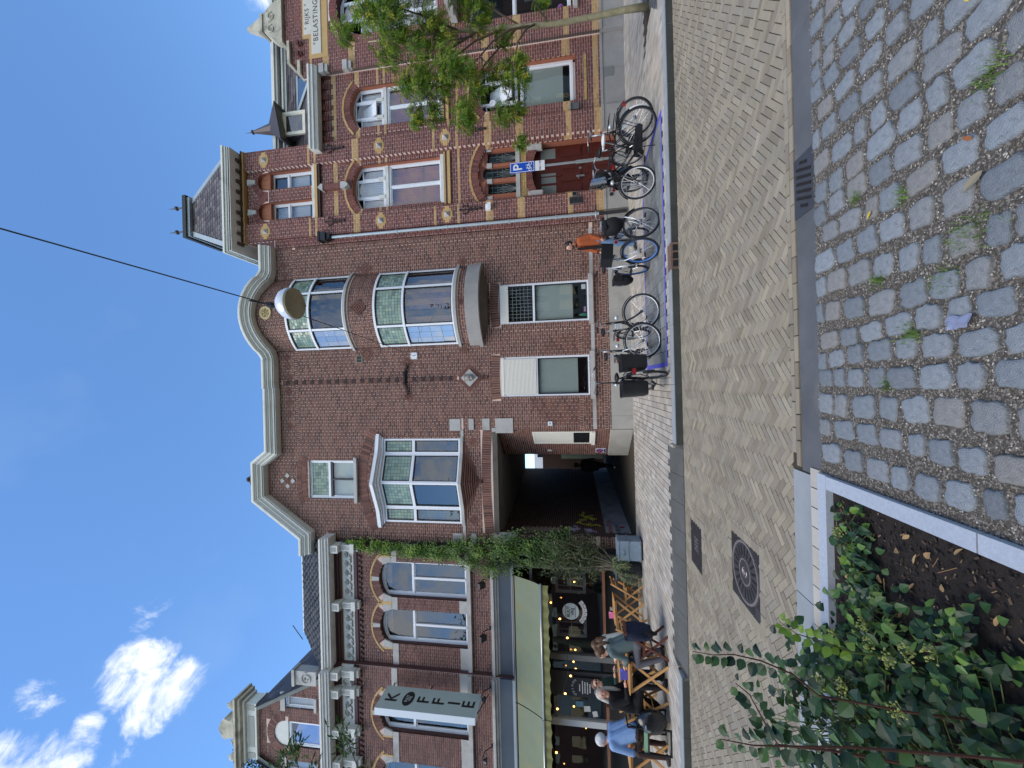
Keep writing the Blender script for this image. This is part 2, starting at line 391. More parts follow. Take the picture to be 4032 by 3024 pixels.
def clip(poly, x0, x1, y0, y1):
    for ax, lim, sg in ((0, x0, 1), (0, x1, -1), (1, y0, 1), (1, y1, -1)):
        out = []
        for i in range(len(poly)):
            p, q = poly[i-1], poly[i]; dp = (p[ax]-lim)*sg; dq = (q[ax]-lim)*sg
            if (dp >= 0) != (dq >= 0):
                t = dp/(dp-dq); out.append((p[0]+(q[0]-p[0])*t, p[1]+(q[1]-p[1])*t))
            if dq >= 0: out.append(q)
        poly = out
        if len(poly) < 3: return None
    return poly
def slab(b, poly, z0, z1, tilt=.0015):
    h = [z1+U(-tilt, tilt) for _ in poly]; n = len(poly); cx = sum(p[0] for p in poly)/n; cy = sum(p[1] for p in poly)/n
    e = .004; ins = [(p[0]+(cx-p[0])*e/max(.02, hypot(p[0]-cx, p[1]-cy)), p[1]+(cy-p[1])*e/max(.02, hypot(p[0]-cx, p[1]-cy))) for p in poly]
    v = [(p[0], p[1], z0) for p in poly]+[(p[0], p[1], z1-.004) for p in poly]+[(ins[i][0], ins[i][1], h[i]) for i in range(n)]
    f = [tuple(range(2*n, 3*n))]
    for i in range(n):
        j = (i+1) % n; f += [(i, j, n+j, n+i), (n+i, n+j, 2*n+j, 2*n+i)]
    b.raw(v, f)
def camd2(x, y, z=-.1): return x*x+y*y+(z-EYE)**2
def pieces(parent, name, polys, z0, z1, mt, nparts=300, stuffname=None):
    """polys [(x,y)...] laid as separate slabs: the nearest nparts in view are parts of their own, the rest one mesh"""
    def key(p):
        cx = sum(q[0] for q in p)/len(p); cy = sum(q[1] for q in p)/len(p)
        vis = abs(cx) < .93*cy+.1 and cy > .9
        return (0 if vis else 1, camd2(cx, cy))
    polys.sort(key=key); off = woff(parent)
    st = MB()
    for i, p in enumerate(polys):
        if i < nparts:
            b = MB(); b.tv = R_(); slab(b, p, z0, z1); b.build(name, mt, parent)
        else:
            st.tv = R_(); slab(st, p, z0, z1)
    o = st.build(stuffname or name+'s', mt, parent)
    if o: o['kind'] = 'stuff'
# herringbone klinkers
L_, W_, g_ = .204, .068, .006
polys = []; c45 = cos(pi/4)
COV = [(-2.47, -1.74, 4.22, 4.97), (-2.86, -2.15, 6.05, 6.63)]
def inside(cx, cy, grow=0): return any(a-grow < cx < b_+grow and c-grow < cy < d+grow for a, b_, c, d in COV)
for m in range(-60, 61):
    for k in range(-260, 261):
        for (ox, oy, lx, ly) in ((0, 0, L_, W_), (L_, -(L_-W_), W_, L_)):
            a = k*W_+m*2*L_+ox; bq = k*W_+oy
            r = [(a+g_/2, bq+g_/2), (a+lx-g_/2, bq+g_/2), (a+lx-g_/2, bq+ly-g_/2), (a+g_/2, bq+ly-g_/2)]
            cx = (a+lx/2)*c45-(bq+ly/2)*c45; cy = (a+lx/2)*c45+(bq+ly/2)*c45+5
            if not (-9.5 < cx < 9.5 and 3.4 < cy < 7.05) or inside(cx, cy, .02): continue
            pl = [(p[0]*c45-p[1]*c45, p[0]*c45+p[1]*c45+5) for p in r]
            pl = clip(pl, -9.5, 9.5, 3.585, 6.915)
            if pl:
                ar = abs(sum(pl[i-1][0]*pl[i][1]-pl[i][0]*pl[i-1][1] for i in range(len(pl))))/2
                if ar > .0012: polys.append(pl)
pieces(road, 'brick', polys, -.15, -.12, M_klinker, 300, 'road_bricks')
polys = []
for r_ in range(2):
    y0 = 3.462+.061*r_; x = -.72+.1*r_
    while x < 9: polys.append([(x+.003, y0+.003), (x+.205, y0+.003), (x+.205, y0+.056), (x+.003, y0+.056)]); x += .21
pieces(road, 'edge_brick', polys, -.15, -.118, M_klinker, 60, 'edge_bricks')
# frames of flat bricks and iron covers
def cover(name, label, x0, x1, y0, y1):
    t = thing(name, label, 'manhole cover', ((x0+x1)/2, (y0+y1)/2, -.12))
    fr = MB()
    for (a, c, d, e) in ((x0-.105, x1+.105, y0-.105, y0), (x0-.105, x1+.105, y1, y1+.105), (x0-.105, x0, y0, y1), (x1, x1+.105, y0, y1)):
        horiz = (c-a) > (e-d); n = max(1, round(max(c-a, e-d)/.2))
        for i in range(n):
            p = (a+(c-a)*i/n+.003, a+(c-a)*(i+1)/n-.003, d+.003, e-.003) if horiz else (a+.003, c-.003, d+(e-d)*i/n+.003, d+(e-d)*(i+1)/n-.003)
            q = MB(); q.tv = R_(); slab(q, [(p[0], p[2]), (p[1], p[2]), (p[1], p[3]), (p[0], p[3])], -.15, -.116); q.build('edge_brick', M_klinker, t)
    q = MB(); q.box(x0+.006, x1-.006, y0+.006, y1-.006, -.15, -.122); q.build('cover_plate', M_cast, t)
    return t
t = cover('manhole_cover', 'square iron manhole cover with a slotted round lid in the brick road', -2.45, -1.76, 4.24, 4.95)
cx, cy = -2.085, 4.585; q = MB()
nx = 26
for i in range(nx):
    for j in range(nx):
        x = -2.43+.655*(i+.5)/nx; y = 4.26+.675*(j+.5)/nx
        if hypot(x-cx, y-cy) > .335 and not (x < -2.33 and y < 4.36): q.box(x-.009, x+.009, y-.009, y+.009, -.124, -.1175)
tag(q.build('tread_pattern', M_cast, t), kind='stuff')
M_ring = mat('worn_iron', srgb(150,140,136), .45, metal=.5)
q = MB(); q.lathe([(.30, -.124), (.30, -.112), (.325, -.112), (.325, -.124)], (cx, cy, 0), 40); q.lathe([(.125, -.124), (.125, -.112), (.14, -.112), (.14, -.124)], (cx, cy, 0), 30); q.build('raised_ring', M_ring, t)
q = MB(); q.lathe([(.0, -.115), (.124, -.115)], (cx, cy, 0), 24); q.lathe([(.141, -.1165), (.299, -.1165)], (cx, cy, 0), 40); q.build('lid', M_cast, t)
for i in range(20):
    a = 2*pi*i/20; q = MB(); q.obox((cx+.225*cos(a), cy+.225*sin(a), -.1155), (cos(a), sin(a), 0), (-sin(a), cos(a), 0), (0, 0, 1), .055, .011, .0015); q.build('slot', M_dark, t)
q = MB(); q.tube([(cx+.05*cos(a), cy+.05*sin(a), -.113) for a in [i*.3 for i in range(18)]], .006, 4); q.tube([(cx-.03, cy, -.113), (cx+.02, cy+.02, -.113)], .006, 4); q.build('emblem', M_ring, t)
t = cover('service_cover', 'plain iron service cover with two letters in the brick road by the ramp kerb', -2.84, -2.17, 6.07, 6.61)
q = MB()
for i in range(22):
    for j in range(16):
        x = -2.82+.63*(i+.5)/22; y = 6.09+.50*(j+.5)/16
        if not (abs(y-6.34) < .11 and -2.62 < x < -2.38): q.box(x-.01, x+.01, y-.01, y+.01, -.124, -.1175)
tag(q.build('tread_pattern', M_cast, t), kind='stuff')
q = MB()
for (px_, wx) in ((-2.58, .06), (-2.47, .06)):
    q.box(px_, px_+.014, 6.27, 6.41, -.124, -.116); q.box(px_+wx, px_+wx+.014, 6.27, 6.41, -.124, -.116); q.box(px_+.014, px_+wx, 6.333, 6.347, -.124, -.116)
q.build('letters', M_ring, t)
# pavement strips: rows run from wall to kerb, 12 cm wide, running bond
polys = []; greys = []
BX0, BX1, BY0, BY1 = .30, 4.75, 7.37, 9.28
x = -9.4
while x < 12:
    y = 7.16+(-.12 if int(round(x/.121)) % 2 else 0)
    while y < 11.70:
        pl = [(x+.004, max(7.145, y+.003)), (x+.117, max(7.145, y+.003)), (x+.117, min(11.66, y+.238)), (x+.004, min(11.66, y+.238))]
        cxm = x+.06; cym = (pl[0][1]+pl[2][1])/2
        ok = pl[2][1]-pl[0][1] > .03
        if BX0 < cxm < BX1 and BY0 < cym < BY1: ok = False
        if -4.93 < cxm < -1.12 and cym < 7.46: ok = False
        if 6.62 < cxm and 7.42 < cym < 8.84 and cym > 7.42+(8.02-cxm)*.98: ok = False
        if ok: polys.append(pl)
        y += .241
    x += .121
x = BX0
while x < BX1-.05:
    y = BY0-.1*(int(round(x/.222)) % 2)
    while y < BY1-.03:
        a, c = max(y, BY0), min(y+.218, BY1)
        if c-a > .03: greys.append([(x+.003, a+.003), (min(x+.219, BX1)-.003, a+.003), (min(x+.219, BX1)-.003, c), (x+.003, c)])
        y += .222
    x += .222
pieces(pave, 'tile', polys, -.05, 0, M_tile, 300, 'pavement_tiles')
pieces(pave, 'grey_tile', greys, -.05, -.001, M_tileg, 180, 'grey_tiles')
b = MB(); LW = .075
for (x0, x1, y0, y1) in ((BX0-.06, BX0+.02, BY0, BY1), (BX0-.06, BX1, BY0-.03, BY0+.035), (BX0-.06, BX1, BY1-.035, BY1+.03), (BX1-.04, BX1+.04, BY0-.03, BY1+.03)):
    n = max(1, int(max(x1-x0, y1-y0)/.121)); 
    for i in range(n):
        if x1-x0 > y1-y0: b.box(x0+(x1-x0)*i/n+.003, x0+(x1-x0)*(i+1)/n-.003, y0, y1, .0005, .005)
        else: b.box(x0, x1, y0+(y1-y0)*i/n+.002, y0+(y1-y0)*(i+1)/n-.002, .0015, .006)
structure('parking_bay_line', b, M_blue)
# kerb stones
b = MB(); b.box(-16, -4.97, 6.94, 7.12, -.4, -.02); b.box(-1.07, 16, 6.94, 7.12, -.4, -.02); kerb = structure('kerb', b, M_joint)
x = 12.
segs = []
xs = [-16+i for i in range(0, 12)]+[-4.98]
x = -1.08
while x < 14: segs.append((x, x+1.0)); x += 1.0
x = -4.96
while x > -14: segs.append((x-1.0, x)); x -= 1.0
for a, c in segs:
    q = MB(); q.box(a+.003, c-.003, 6.925, 7.135, -.30, 0); st = q.build('kerb_stone', M_kerb, kerb)
    q = MB(); q.box(a+.004, c-.004, 6.9215, 6.9245, -.122, -.012); q.build('dark_face', M_kerbd, st)  # thin darker slab over the front of the stone
b = MB(); b.box(-5.0, -1.08, 6.93, 7.46, -.4, -.13); ramp = b.build('kerb_ramp', M_basalt); ramp['kind'] = 'structure'
n = 8
for i in range(n):
    a = -4.93+3.78*i/n; c = -4.93+3.78*(i+1)/n; e0 = .1 if i == 0 else .003; e1 = .1 if i == n-1 else .003
    v = [(a+.003, 7.45, 0), (c-.003, 7.45, 0), (c-.003-(e1-.003)*0, 6.92, -.108), (a+.003, 6.92, -.108)]
    q = MB(); q.q(v[3], v[2], v[1], v[0]); q.q((a+.003, 6.92, -.3), (c-.003, 6.92, -.3), v[2], v[3]); q.q((c-.003, 6.92, -.3), (c-.003, 7.45, -.3), v[1], v[2]); q.q((a+.003, 7.45, -.3), (a+.003, 6.92, -.3), v[3], v[0])
    q.build('ramp_stone', M_basalt, ramp)
for s_, x0 in ((1, -1.15), (-1, -4.93)):
    q = MB(); x1 = x0+s_*.07
    v = [(x0, 7.45, 0), (x0, 6.92, -.108), (x1, 6.92, -.0), (x1, 7.14, .0), (x0, 6.92, -.3), (x1, 6.92, -.3)]
    q.raw(v, [(0, 1, 2, 3), (1, 4, 5, 2)] if s_ > 0 else [(3, 2, 1, 0), (2, 5, 4, 1)]); q.build('ramp_end', M_basalt, ramp)
# side-inlet gully in the kerb
t = thing('gully', 'rusty iron kerb gully with three dark inlets beside the brick road', 'drain', (2.06, 7.0, -.1))
M_rust = mat('rusty_iron', srgb(118,96,84), .8, var=.25, vs=6, metal=.2)
q = MB(); q.box(1.84, 2.28, 6.905, 7.137, -.3, .004); q.build('iron_box', M_rust, t)
for i in range(3):
    q = MB(); q.box(1.88+.13*i, 1.98+.13*i, 6.898, 6.904, -.105, -.025); q.build('inlet', M_dark, t)
q = MB(); q.box(1.845, 2.275, 6.890, 6.9035, -.125, -.112); q.build('lip', M_steel, t)
# gutter bands in front
b = MB(); b.box(-.74, 9, 3.195, 3.455, -.3, -.126); structure('gutter', b, M_asphalt)
b = MB(); b.box(-9, -.745, 3.19, 3.58, -.3, -.135); band = structure('gutter_edge', b, M_joint)
x = -.75
for i in range(8):
    q = MB(); q.box(x-1.0+.004, x-.004, 3.335, 3.575, -.3, -.118); q.build('concrete_slab', M_concrete, band); x -= 1.0
x = -.69; i = 0
while x > -5:
    q = MB(); q.tv = .7+.3*R_(); q.box(x-.145, x-.004, 3.225, 3.33, -.3, -.114); q.build('tile', M_tile, band); x -= .149
t = thing('drain_grate', 'cast iron street grate with slanted slots between cobbles and road bricks', 'drain', (1.47, 3.33, -.126))
q = MB(); q.box(1.24, 1.70, 3.20, 3.46, -.2, -.119); q.build('frame', mat('grate_iron', srgb(78,82,88), .5, metal=.4, var=.1, vs=8), t)
for i in range(7):
    x = 1.305+.055*i; l = .085 if i in (0, 6) else .10
    q = MB(); q.obox((x, 3.33-(0 if 0 < i < 6 else .0), -.1175), (.35, 1, 0), (1, -.35, 0), (0, 0, 1), l if 0 < i < 6 else .05, .011, .0025); q.build('slot', M_dark, t)
# cobbled corner
b = MB(); b.box(-.80, 9, -3, 3.195, -.4, -.117); plaza = structure('cobbled_corner', b, M_gbed)
M_cobv = []
def cobble_mesh(k):
    rnd = random.Random(k*7+3); n = 16; ring = []
    for i in range(n):
        a = 2*pi*i/n+.13; ca, sa = cos(a), sin(a); p = 7.0
        r = (abs(ca)**p+abs(sa)**p)**(-1/p)*(1+rnd.uniform(-.15, .06)); ring.append((ca*r*.5, sa*r*.5))
    lv = [(1.0, -.05), (1.0, -.010), (.965, -.002), (.86, .003), (.5, .0045)]
    v = []; f = []
    for s_, h in lv: v += [(p[0]*s_, p[1]*s_, h+(rnd.uniform(-.0032, .0032) if s_ < .95 else 0)) for p in ring]
    for i in range(len(lv)-1):
        for j in range(n): f.append((i*n+j, i*n+(j+1) % n, (i+1)*n+(j+1) % n, (i+1)*n+j))
    f.append(tuple(range((len(lv)-1)*n, len(lv)*n)))
    return v, f
CV = [cobble_mesh(k) for k in range(14)]; CM = []
for k, (v, f) in enumerate(CV):
    q = MB(); q.tv = ((k*5) % 14+.5)/14; q.raw(v, f); CM.append(q.mesh('cobblestone', M_cobble, True))
cob = []
x = -.80; r_ = 0
while x < 5.2:
    wd = U(.125, .155); y = -.6+U(0, .15); sk = U(-.01, .01)
    while y < 3.19:
        l = U(.125, .205) if R_() < .85 else U(.09, .12)
        if y+l > 3.185: l = 3.185-y
        if l > .07:
            xx = x+wd/2+.02*sin(y*1.7+r_)+.012*sin(y*4+r_*2)
            if not (xx-wd/2 < -.72 and y > 0): cob.append((xx, y+l/2, wd*U(.92, 1.0), l, U(-.11, .11)))
        y += l+U(.020, .038)
    x += wd+U(.022, .036); r_ += 1
def ckey(c):
    vis = abs(c[0]) < .93*c[1]+.15 and c[1] > 1.0
    return (0 if vis else 1, camd2(c[0], c[1]))
cob.sort(key=ckey); st = MB()
for i, (x, y, wd, l, rz) in enumerate(cob):
    k = random.randrange(14); z = -.104+U(-.006, .006)
    if i < 300:
        o = link('cobblestone', CM[k], plaza, (x, y, z), (U(-.03, .03), U(-.03, .03), rz)); o.scale = (wd, l, 1)
    else:
        i0 = len(st.v); st.tv = ((k*5) % 14+.5)/14; st.raw(*CV[k]); st.xf(Matrix.Translation((x, y, z)) @ Matrix.Rotation(rz, 4, 'Z') @ Matrix.Diagonal((wd, l, 1, 1)), i0)
o = st.build('cobblestones', M_cobble, plaza, True); o['kind'] = 'stuff'
g = MB()
for i in range(22000):
    y = .9+2.3*R_(); x = U(-.72, min(4.8, y*.95+.2)); r = U(.0018, .0060); z = -.117+U(0, .006); g.tv = R_()
    v = [(x+r*U(.7, 1.3), y, z), (x-r*U(.7, 1.3), y+r*.3, z), (x, y+r*U(.7, 1.2), z), (x, y-r*U(.7, 1.2), z), (x, y, z+r*U(.6, 1.1))]
    g.raw(v, [(0, 2, 4), (2, 1, 4), (1, 3, 4), (3, 0, 4)])
tag(g.build('gravel', M_gravel), kind='stuff')
# weeds in the joints
M_weed = mat('weed_green', tint=[srgb(66,92,34), srgb(90,122,44), srgb(116,146,60)], rough=.7)
g = MB()
for (x, y, s_, n) in ((.62, 2.06, .09, 60), (.20, 2.38, .06, 40), (.55, 2.60, .05, 30), (1.25, 1.95, .07, 50), (.95, 2.42, .05, 25), (.44, 2.18, .06, 40), (1.55, 1.72, .05, 30), (-.05, 2.55, .05, 25), (1.1, 2.75, .04, 25), (.15, 1.75, .05, 30)):
    for i in range(n*3):
        px_, py_ = x+random.gauss(0, s_*.5), y+random.gauss(0, s_*.6); a = U(0, 6.28); h = U(.014, .045); l = U(.012, .038); g.tv = R_()
        g.q((px_-.002*sin(a), py_+.002*cos(a), -.116), (px_+.002*sin(a), py_-.002*cos(a), -.116), (px_+l*cos(a), py_+l*sin(a), -.108+h))
tag(g.build('weeds', M_weed), kind='stuff')
# ================================================================ windows
def panemat():
    if 'pane' in MATS: return MATS['pane']
    m = bpy.data.materials.new('window_pane'); m.use_nodes = True; t = m.node_tree; n = t.nodes; l = t.links; n.remove(n['Principled BSDF'])
    tr = n.new('ShaderNodeBsdfTransparent'); tr.inputs[0].default_value = (.86, .9, .9, 1); gl = n.new('ShaderNodeBsdfGlossy'); gl.inputs['Roughness'].default_value = .015; gl.inputs['Color'].default_value = (1, 1, 1, 1)
    fr = n.new('ShaderNodeLayerWeight'); fr.inputs['Blend'].default_value = .5; pw = n.new('ShaderNodeMath'); pw.operation = 'POWER'; pw.inputs[1].default_value = 4; l.new(fr.outputs['Facing'], pw.inputs[0]); sc_ = n.new('ShaderNodeMapRange'); sc_.inputs['To Min'].default_value = .13; sc_.inputs['To Max'].default_value = .95; l.new(pw.outputs[0], sc_.inputs['Value']); mx_ = n.new('ShaderNodeMixShader')
    g = n.new('ShaderNodeTexCoord'); z = n.new('ShaderNodeTexNoise'); z.inputs['Scale'].default_value = 1.3; z.inputs['Detail'].default_value = 1
    l.new(g.outputs['Object'], z.inputs['Vector']); bp = n.new('ShaderNodeBump'); bp.inputs['Strength'].default_value = .05; bp.inputs['Distance'].default_value = .05
    l.new(z.outputs['Fac'], bp.inputs['Height']); l.new(bp.outputs[0], gl.inputs['Normal']); pass
    l.new(sc_.outputs[0], mx_.inputs[0]); l.new(tr.outputs[0], mx_.inputs[1]); l.new(gl.outputs[0], mx_.inputs[2]); l.new(mx_.outputs[0], n['Material Output'].inputs[0])
    MATS['pane'] = m; return m
M_pane = panemat()
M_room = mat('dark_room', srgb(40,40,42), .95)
M_blind = mat('blind_grey', srgb(168,176,168), .9, var=.04, vs=.8)
M_blackf = mat('frame_black', srgb(42,44,46), .45)
M_lead2 = mat('lead_came', srgb(70,74,72), .6)
M_shut = mat('shutter_cream', srgb(232,228,214), .5)
def inpoly_top(x0, x1, zs, rise):
    hw = (x1-x0)/2; R = (hw*hw+rise*rise)/(2*rise) if rise else 0; c = (x0+x1)/2
    return (lambda x: zs+rise-R+sqrt(max(0, R*R-(x-c)**2))) if rise else (lambda x: zs)
def frame_ring(b, x0, x1, z0, zs, rise, t, y0, y1, n=12):
    """outer frame with an arched head"""
    b.box(x0, x0+t, y0, y1, z0, zs); b.box(x1-t, x1, y0, y1, z0, zs); b.box(x0+t, x1-t, y0, y1, z0, z0+t)
    if not rise: b.box(x0+t, x1-t, y0, y1, zs-t, zs); return
    o = segarc(x0, x1, zs, rise, n); i = segarc(x0+t, x1-t, zs, rise-t*.9 if rise > t*1.3 else rise*.4, n)
    for k in range(n):
        a, c, d, e = i[k], i[k+1], o[k+1], o[k]
        b.q((a[0], y0, a[1]), (c[0], y0, c[1]), (d[0], y0, d[1]), (e[0], y0, e[1])); b.q((a[0], y1, a[1]), (c[0], y1, c[1]), (c[0], y0, c[1]), (a[0], y0, a[1])); b.q((e[0], y0, e[1]), (d[0], y0, d[1]), (d[0], y1, d[1]), (e[0], y1, e[1]))
def window(parent, x0, x1, z0, z1, y, rise=0., t=.06, fm=None, mull=(), trans=(), sash=None, backs=None, room=.5, name='window', leaded=(), label=None):
    """cells between mullions and transoms get pane, sash and backing. backs: {(col,row): (material, drop fraction 0..1, distance)}; rows from the bottom"""
    fm = fm or M_white; b = MB(); frame_ring(b, x0, x1, z0, z1, rise, t, y, y+.075)
    top = inpoly_top(x0+t, x1-t, z1, max(0, rise-t) if rise else 0)
    xs = [x0+t]+list(mull)+[x1-t]; zs = [z0+t]+list(trans)+[None]
    for i, m in enumerate(mull):
        zt = (trans[-1] if trans and name != 'window' else top(m)); b.box(m-.025, m+.025, y+.004, y+.07, z0+t, top(m)-.005)
    for q in trans: b.box(x0+t, x1-t, y-.006, y+.07, q-.03, q+.03)
    o = b.build(name, fm, parent)
    if label: o['label'] = label
    sm = sash or fm; ns = .032
    for c in range(len(xs)-1):
        for r in range(len(zs)-1):
            xa, xb = xs[c]+(.025 if c else 0), xs[c+1]-(.025 if c < len(xs)-2 else 0)
            za = zs[r]+(.03 if r else 0); last = zs[r+1] is None
            zb = zs[r+1]-.03 if not last else (z1 if rise else z1-t)
            rr = 0
            if last and rise:
                rr = max(.0, top((xa+xb)/2)-max(top(xa), top(xb))); zb = min(top(xa), top(xb))
                if len(xs) == 2: rr = max(.01, rise-t); zb = z1
            s_ = MB(); 
            if rr > ns*1.2 or not rr: frame_ring(s_, xa, xb, za, zb, rr, ns, y+.02, y+.06, 8)
            else: frame_ring(s_, xa, xb, za, zb, 0, ns, y+.02, y+.06)
            s_.build('sash', sm, o)
            pts = [(xa+ns, za+ns), (xb-ns, za+ns)]+([(p[0], p[1]) for p in reversed(segarc(xa+ns, xb-ns, zb, max(.004, rr-ns), 8))] if rr > ns*1.2 else [(xb-ns, zb-ns), (xa+ns, zb-ns)])
            if (c, r) in leaded or (-1, r) in leaded:
                q = MB(); nx = max(2, int((xb-xa)/.105)); nz = max(2, int((zb-za)/.105)); wx = (xb-xa-2*ns)/nx; wz = (zb-za-2*ns)/nz
                for i in range(nx):
                    for j in range(nz):
                        q.tv = min(1, max(0, .25+.5*mnoise.noise((i*.35+x0*3, j*.5+z0*5, 1))+U(-.1, .35))); a = U(-.003, .003); e = U(-.003, .003)
                        X0, X1, Z0, Z1 = xa+ns+i*wx+.004, xa+ns+(i+1)*wx-.004, za+ns+j*wz+.004, za+ns+(j+1)*wz-.004
                        q.q((X0, y+.04+a, Z0), (X1, y+.04-a, Z0), (X1, y+.04-a+e, Z1), (X0, y+.04+a+e, Z1))
                k = q.build('leaded_glass', G_green, o); k['kind'] = 'stuff'
                q = MB(); q.q((xa+ns, y+.047, za+ns), (xb-ns, y+.047, za+ns), (xb-ns, y+.047, zb-ns), (xa+ns, y+.047, zb-ns)); q.build('lead_came', M_lead2, o)
            else:
                q = MB(); q.q(*[(p[0], y+.04, p[1]) for p in pts]); q.build('pane', M_pane, o)
                bk = (backs or {}).get((c, r), (backs or {}).get('*'))
                if bk:
                    m_, fr_, ds = bk; zl = za+(zb-za)*(1-fr_); q = MB(); nn = 14 if 'curtain' in m_.name else 1
                    for i in range(nn):
                        xq0 = xa+ns*.5+(xb-xa-ns)*i/nn; xq1 = xa+ns*.5+(xb-xa-ns)*(i+1)/nn; w0 = .018*(i % 2) if nn > 1 else 0; w1 = .018*((i+1) % 2) if nn > 1 else 0
                        q.q((xq0, y+.06+ds+w0, zl), (xq1, y+.06+ds+w1, zl), (xq1, y+.06+ds+w1, zb+rr), (xq0, y+.06+ds+w0, zb+rr))
                    q.build('curtain' if nn > 1 else 'blind', m_, o)
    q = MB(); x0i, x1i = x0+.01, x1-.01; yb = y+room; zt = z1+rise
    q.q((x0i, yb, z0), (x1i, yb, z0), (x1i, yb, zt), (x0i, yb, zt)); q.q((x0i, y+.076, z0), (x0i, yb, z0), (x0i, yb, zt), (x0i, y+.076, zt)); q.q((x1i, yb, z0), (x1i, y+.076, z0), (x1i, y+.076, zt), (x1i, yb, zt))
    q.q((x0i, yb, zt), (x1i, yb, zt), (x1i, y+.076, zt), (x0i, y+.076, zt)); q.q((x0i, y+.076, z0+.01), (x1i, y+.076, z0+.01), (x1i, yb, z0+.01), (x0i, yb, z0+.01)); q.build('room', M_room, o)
    return o
def reveal(parent, x0, x1, z0, z1, y0, y1, rise, m, n=10, name='reveal'):
    """sides and head of an opening from the wall face y0 back to y1"""
    b = MB(); pts = [(x0, z0)]+segarc(x0, x1, z1, rise, n)+[(x1, z0)] if rise else [(x0, z0), (x0, z1), (x1, z1), (x1, z0)]
    for i in range(len(pts)-1): a, c = pts[i], pts[i+1]; b.q((a[0], y0, a[1]), (c[0], y0, c[1]), (c[0], y1, c[1]), (a[0], y1, a[1]))
    b.q((x0, y0, z0), (x0, y1, z0), (x1, y1, z0), (x1, y0, z0)); b.build(name, m, parent)
def sweep(b, path, prof, cap=True):
    """path [(P, out, up)], prof [(o,u)] closed"""
    v = []; n = len(prof)
    for P, o, u in path:
        P = Vector(P); o = Vector(o); u = Vector(u); v += [P+o*a+u*c for a, c in prof]
    f = []
    for i in range(len(path)-1):
        for j in range(n): f.append((i*n+j, i*n+(j+1) % n, (i+1)*n+(j+1) % n, (i+1)*n+j))
    if cap: f += [tuple(range(n)), tuple(range(len(path)*n-1, (len(path)-1)*n-1, -1))]
    b.raw(v, f)
def flatpath(pts, y):
    """mitred path in the facade plane; pts [(x,z)] going from right to left"""
    out = []
    for i, (x, z) in enumerate(pts):
        d = []
        for a, c in ((i-1, i), (i, i+1)):
            if 0 <= a and c < len(pts): d.append(Vector((pts[c][0]-pts[a][0], pts[c][1]-pts[a][1])).normalized())
        ns = [Vector((q.y, -q.x)) for q in d]
        m = (ns[0]+ns[-1]).normalized(); k = 1/max(.4, m.dot(ns[0]))
        out.append(((x, y, z), (0, -1, 0), (m.x*k, 0, m.y*k)))
    return out
def piece(name, parent, m, *a, **k):
    b = MB(); b.box(*a); o = b.build(name, m, parent)
    if 'label' in k: o['label'] = k['label']
    return o
# ================================================================ brown brick house in the middle
YB = 11.68
HB = thing('brick_house', 'brown brick house with a round bay and an archway to an alley', 'house', (0, YB, 0))
BX, BXW, BS = 2.42, 1.16, .52; BR = (BXW**2+BS**2)/(2*BS); BYC = YB+BR-BS; BA = asin(BXW/BR)
gableL = lambda z: -4.59+(z-10.07)*(1.16/1.66)
def spanB(z):
    if z < 10.1: return [(-4.86, 4.62)]
    if z < 11.24: return [(gableL(z), 4.62)]
    if z < 11.72: return [(gableL(z), -2.09-(z-11.24)*.75)]
    return []
bayhole = rect(BX-BXW-.01, BX+BXW+.01, 4.40, 12)
OPB = holes(rect(-4.47, -1.36, 0, 4.12), rect(-.38, .80, 1.17, 3.80), rect(1.79, 2.97, 1.15, 3.78), rect(-4.22, -1.62, 5.10, 7.62), rect(-3.54, -2.31, 8.60, 10.22), bayhole)
stoneband = rect(-1.36, 4.62, 1.02, 1.12)
q = MB(); wallsheet(q, spanB, OPB, .0, 11.75, YB+.008); q.build('mortar_joints', M_mortar, HB)
blockB = holes(OPB, rect(-1.37, -1.02, 5.09, 5.43), rect(-1.35, -1.02, 4.67, 4.83), rect(-1.36, -1.02, 4.18, 4.41), rect(-1.44, -1.02, 3.47, 4.0), rect(-4.82, -4.51, 5.10, 5.42), rect(-4.82, -4.50, 4.67, 4.83), rect(-4.84, -4.47, 3.47, 4.12),
               lambda z: [(-4.84+ (.0), -1.0)] if 5.0 < z < 5.09 else [],
               lambda z: [(-4.48, -1.36)] if 4.10 < z < 4.47 else [], lambda z: [(-.5, .9)] if 3.80 < z < 4.10 else [], lambda z: [(1.7, 3.05)] if 3.78 < z < 4.08 else [])
bw = dict(parent=HB, y=YB, L=.21, H=.0665, span=spanB, block=blockB, mt=M_brick, key='B')
brickwall(z0=.60, z1=.70, **bw)
brickwall(parent=HB, y=YB-.002, z0=.70, z1=.80, L=.071, H=.10, span=spanB, block=blockB, mt=M_brick, key='Bs', seam=0)
brickwall(z0=.80, z1=1.02, nparts=90, **bw)
brickwall(z0=1.125, z1=1.40, nparts=110, **bw)
brickwall(parent=HB, y=YB-.002, z0=1.40, z1=1.50, L=.071, H=.10, span=spanB, block=blockB, mt=M_brick, key='Bs', seam=0)
brickwall(z0=1.50, z1=10.52, nparts=100, **bw)
brickwall(parent=HB, y=YB-.004, z0=10.52, z1=10.62, L=.071, H=.10, span=lambda z: [(-1.75, 4.55)], block=bayhole, mt=M_brick, key='Bs', seam=0)
brickwall(parent=HB, y=YB, z0=10.52, z1=10.62, L=.21, H=.05, span=lambda z: [(gableL(z) if z > 10.1 else -4.86, -1.76)], block=bayhole, mt=M_brick, key='B')
brickwall(z0=10.62, z1=11.72, **bw)
